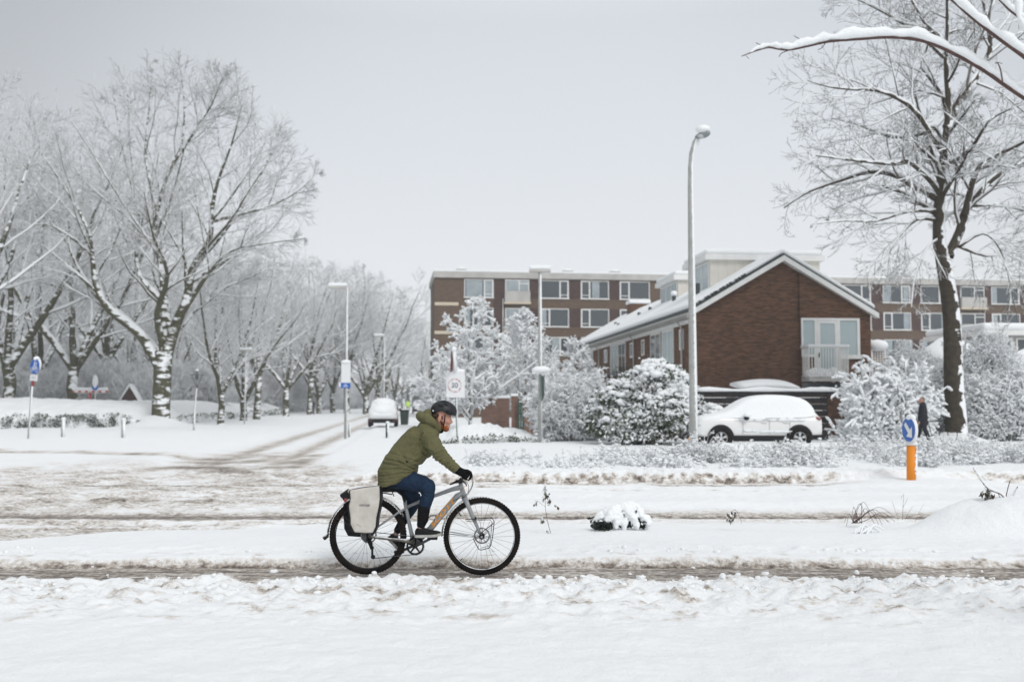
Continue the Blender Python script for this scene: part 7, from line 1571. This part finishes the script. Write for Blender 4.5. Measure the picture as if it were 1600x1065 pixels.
def mound_shrub():
    d = 12.55; org = P(965, 822, d); org.z = gz(org.x, org.y) - .02; q = lambda x, y, dd=0: P(x, y, d + dd) - org; r = empty('snow_bent_shrub', org, 'little dark shrub pressed into drooping mounds by snow on the verge, mid right', 'shrub'); R = np.random.RandomState(4)
    m = MB()
    for a in ([(985, 787, 0), (968, 792, 0), (945, 800, -.02), (928, 812, -.05)], [(975, 788, 0), (985, 800, -.05), (996, 824, -.1)], [(962, 792, -.03), (953, 806, -.1), (948, 815, -.14)], [(988, 788, .05), (1000, 800, .0), (1003, 812, -.02)], [(1008, 808, 0), (1012, 815, 0), (1010, 822, 0)], [(970, 790, 0), (966, 806, -.05), (962, 822, -.1)], [(975, 789, 0), (976, 806, -.03), (975, 824, -.08)]):
        pts = smooth_path([q(*p) for p in a], 4); n = len(pts); rr = [(.030 + .030 * math.sin(math.pi * min(1, .15 + .9 * i / n))) for i in range(n)]; m.tube(pts, rr, 12); m.ball(pts[0], rr[0], 12, 8); m.ball(pts[-1], rr[-1], 12, 8)
    m.ball(q(974, 797, .1), (.15, .13, .07), 18, 10); m.ball(q(950, 804, .12), (.13, .14, .06), 16, 9)
    def nf(V, N): return V + N * (fbm(V[:, 0] * 14 + V[:, 1] * 9, V[:, 2] * 16, 4) * .022)[:, None]
    for (x, y) in ((940, 808), (955, 800), (965, 795), (985, 793), (993, 806), (930, 815), (975, 812), (1002, 806), (948, 812)): m.ball(q(x, y, -.04), (.05, .05, .03), 10, 7)
    o = link('snow_cover', m.mesh('snow_cover', M['snow_fine']), r); remesh(o, .012, 7, nf)
    cs = [tuple(q(x, y, -.16)) for x, y in ((931, 822), (938, 821), (946, 821), (953, 822), (942, 817), (935, 818), (948, 817))] + [tuple(q(x, y, -.02)) for x, y in ((973, 797), (974, 801), (975, 805), (999, 816), (1000, 820), (1006, 820), (926, 811), (929, 809), (992, 800), (995, 804), (960, 815), (985, 812), (969, 819), (982, 820), (950, 808), (990, 816))]
    v, f = leaf_quads(np.repeat(np.array(cs), 12, 0) + R.normal(0, .016, (len(cs) * 12, 3)), np.tile([[0, -1, 0.]], (len(cs) * 12, 1)), .06, R, .4); link('foliage', mesh_np('foliage', v, f, mat('dark_evergreen', (.010, .022, .014), .6), smooth=False), r)
    link('dark_base', MB().ball(q(942, 821, -.02), (.16, .10, .055), 12, 7).mesh('dark_base', mat('near_black', (.012, .014, .012), .9)), r)  # solid near-black ellipsoid filling the base below the snow mounds
mound_shrub()
weed('leaf_tuft', 'small tuft with curled dead leaves on the verge, right of the mounded shrub', 13.0, [([(1143, 815), (1142, 806), (1143, 798)], .003, .002, 0), ([(1143, 800), (1149, 796), (1156, 808), (1159, 817)], .003, .0015, 0), ([(1142, 804), (1137, 806), (1137, 812)], .002, .0015, 0)], [(1140, 803), (1143, 807), (1146, 802), (1137, 810), (1142, 813), (1147, 800)], .055)
fan = []
RF = random.Random(12)
for i in range(16):
    x0 = 1338 + RF.uniform(-8, 10); y0 = 817; xe = 1318 + i * 5.6 + RF.uniform(-4, 4); ht = 783 + RF.uniform(0, 16) + abs(i - 7) * 1.2; fan.append(([(x0, y0), (x0 + (xe - x0) * .3, ht + 10), (x0 + (xe - x0) * .65, ht), (xe, ht + 12 + RF.uniform(0, 14))], .0042, .0022, RF.uniform(-.2, .3)))
weed('twig_fan', 'fan of arching snow-lined twigs on the verge, left of the orange bollard', 13.6, fan, None, snowk=.004, cat='twigs')
weed('twig_heap', 'small heap of snowy twigs low on the verge, below the arching fan', 12.3, [([(1335 + 3 * i, 836 - (i % 3) * 2), (1338 + 4 * i, 826 - (i % 4) * 2), (1343 + 5.5 * i, 832 - (i % 2) * 4)], .005, .003, .1) for i in range(8)], None, snowk=.008, cat='twigs')
weed('dead_plant', 'group of thin upright dead stems in front of the orange bollard', 13.8, [([(1410, 812), (1411, 790), (1412, 771)], .0032, .0015, 0), ([(1411, 792), (1416, 783), (1418, 778)], .002, .001, 0), ([(1404, 812), (1398, 795), (1394, 782)], .0018, .001, 0), ([(1414, 813), (1420, 800), (1427, 790)], .0018, .001, 0), ([(1430, 815), (1436, 800), (1444, 786)], .0018, .001, 0), ([(1412, 775), (1408, 774), (1409, 779)], .002, .001, 0)], None, snowk=.004)
weed('brushwood', 'broken red-brown branches with a dead leaf clump sticking out of the big snow drift', 12.7, [([(1521, 731), (1528, 742), (1535.5, 753), (1545.7, 764), (1564.8, 772), (1575, 786)], 0.009, .013, 0), ([(1578.5, 750), (1575, 762), (1571.6, 777)], .005, .006, 0), ([(1559, 790), (1568, 792), (1578, 795), (1586, 804)], .006, .008, -.1), ([(1560, 771), (1566, 784), (1568, 790)], .004, .004, 0), ([(1590, 760), (1582, 785), (1600, 815)], .006, .008, .3)],
     [(1541, 768), (1543, 772), (1546, 766), (1547, 774), (1540, 764), (1549, 770)], .08, snowk=.007, srm=.005, cat='branches')
for i, (px, py, n, hh, lb) in enumerate(((920, 742, 9, .28, 'sparse grassy tuft in the far verge beside the thin lamp post'), (700, 712, 12, .35, 'thin grassy stems in the snow beneath the zone sign'), (1010, 745, 9, .22, 'snowy grass tuft by the far kerb below the evergreen shrub'), (760, 716, 8, .3, 'few dry stalks right of the cyclist\'s glove, across the road'))):
    d = DG(py, .15); R_ = random.Random(i); st = []
    for k in range(n): x = px + R_.uniform(-26, 26); h = hh * F / d; st.append(([(x, py), (x + R_.uniform(-3, 3), py - h * .6), (x + R_.uniform(-9, 9), py - h * R_.uniform(.7, 1))], .005, .003, 0))
    weed('grass_tuft', lb, d, st, None, snowk=.01, twig='shrubtwig', cat='grass tuft')
# crumbs of thrown-up snow along the near side of the path
def clods():
    R = np.random.RandomState(8); n = 1100; x = R.uniform(-6.4, 6.6, n); y = 9.50 - np.abs(R.normal(0, .42, n)); y = np.where(R.rand(n) < .15, R.uniform(10.72, 11.0, n), y); y = np.where(R.rand(n) < .02, R.uniform(9.5, 10.6, n), y); keep = (fbm(x * .9, y * 1.3, 3) > -.1); x, y = x[keep], y[keep]; z, s = terrain(x, y); r_ = np.clip(R.gamma(2.0, .006, len(x)) + .005, .006, .032)
    cs = np.stack([x, y, z + r_ * .1], 1); rs = np.stack([r_ * R.uniform(.9, 1.6, len(x)), r_ * 1.1, r_ * R.uniform(.6, 1.0, len(x))], 1); v, q, t = lumps(cs, rs, R); tag(link('snow_crumbs', mesh_np('snow_crumbs', v, q, M['snow_fine'], Ft=t)), 'scattered crumbs of loose snow along the near edge of the cycle path', 'snow crumbs', kind='stuff')
clods()
# the cold air: far things pale a little
hz = MB().bx(-430, 430, -65, 430, -1.2, 34).build('haze', None); hz['kind'] = 'stuff'
hm = bpy.data.materials.new('haze'); hm.use_nodes = True; nn = hm.node_tree; nn.nodes.clear(); o_ = nn.nodes.new('ShaderNodeOutputMaterial'); pv = nn.nodes.new('ShaderNodeVolumePrincipled'); pv.inputs['Color'].default_value = (.9, .92, .95, 1); pv.inputs['Density'].default_value = HAZE; pv.inputs['Anisotropy'].default_value = .2
nn.links.new(pv.outputs[0], o_.inputs['Volume']); hz.data.materials.append(hm)
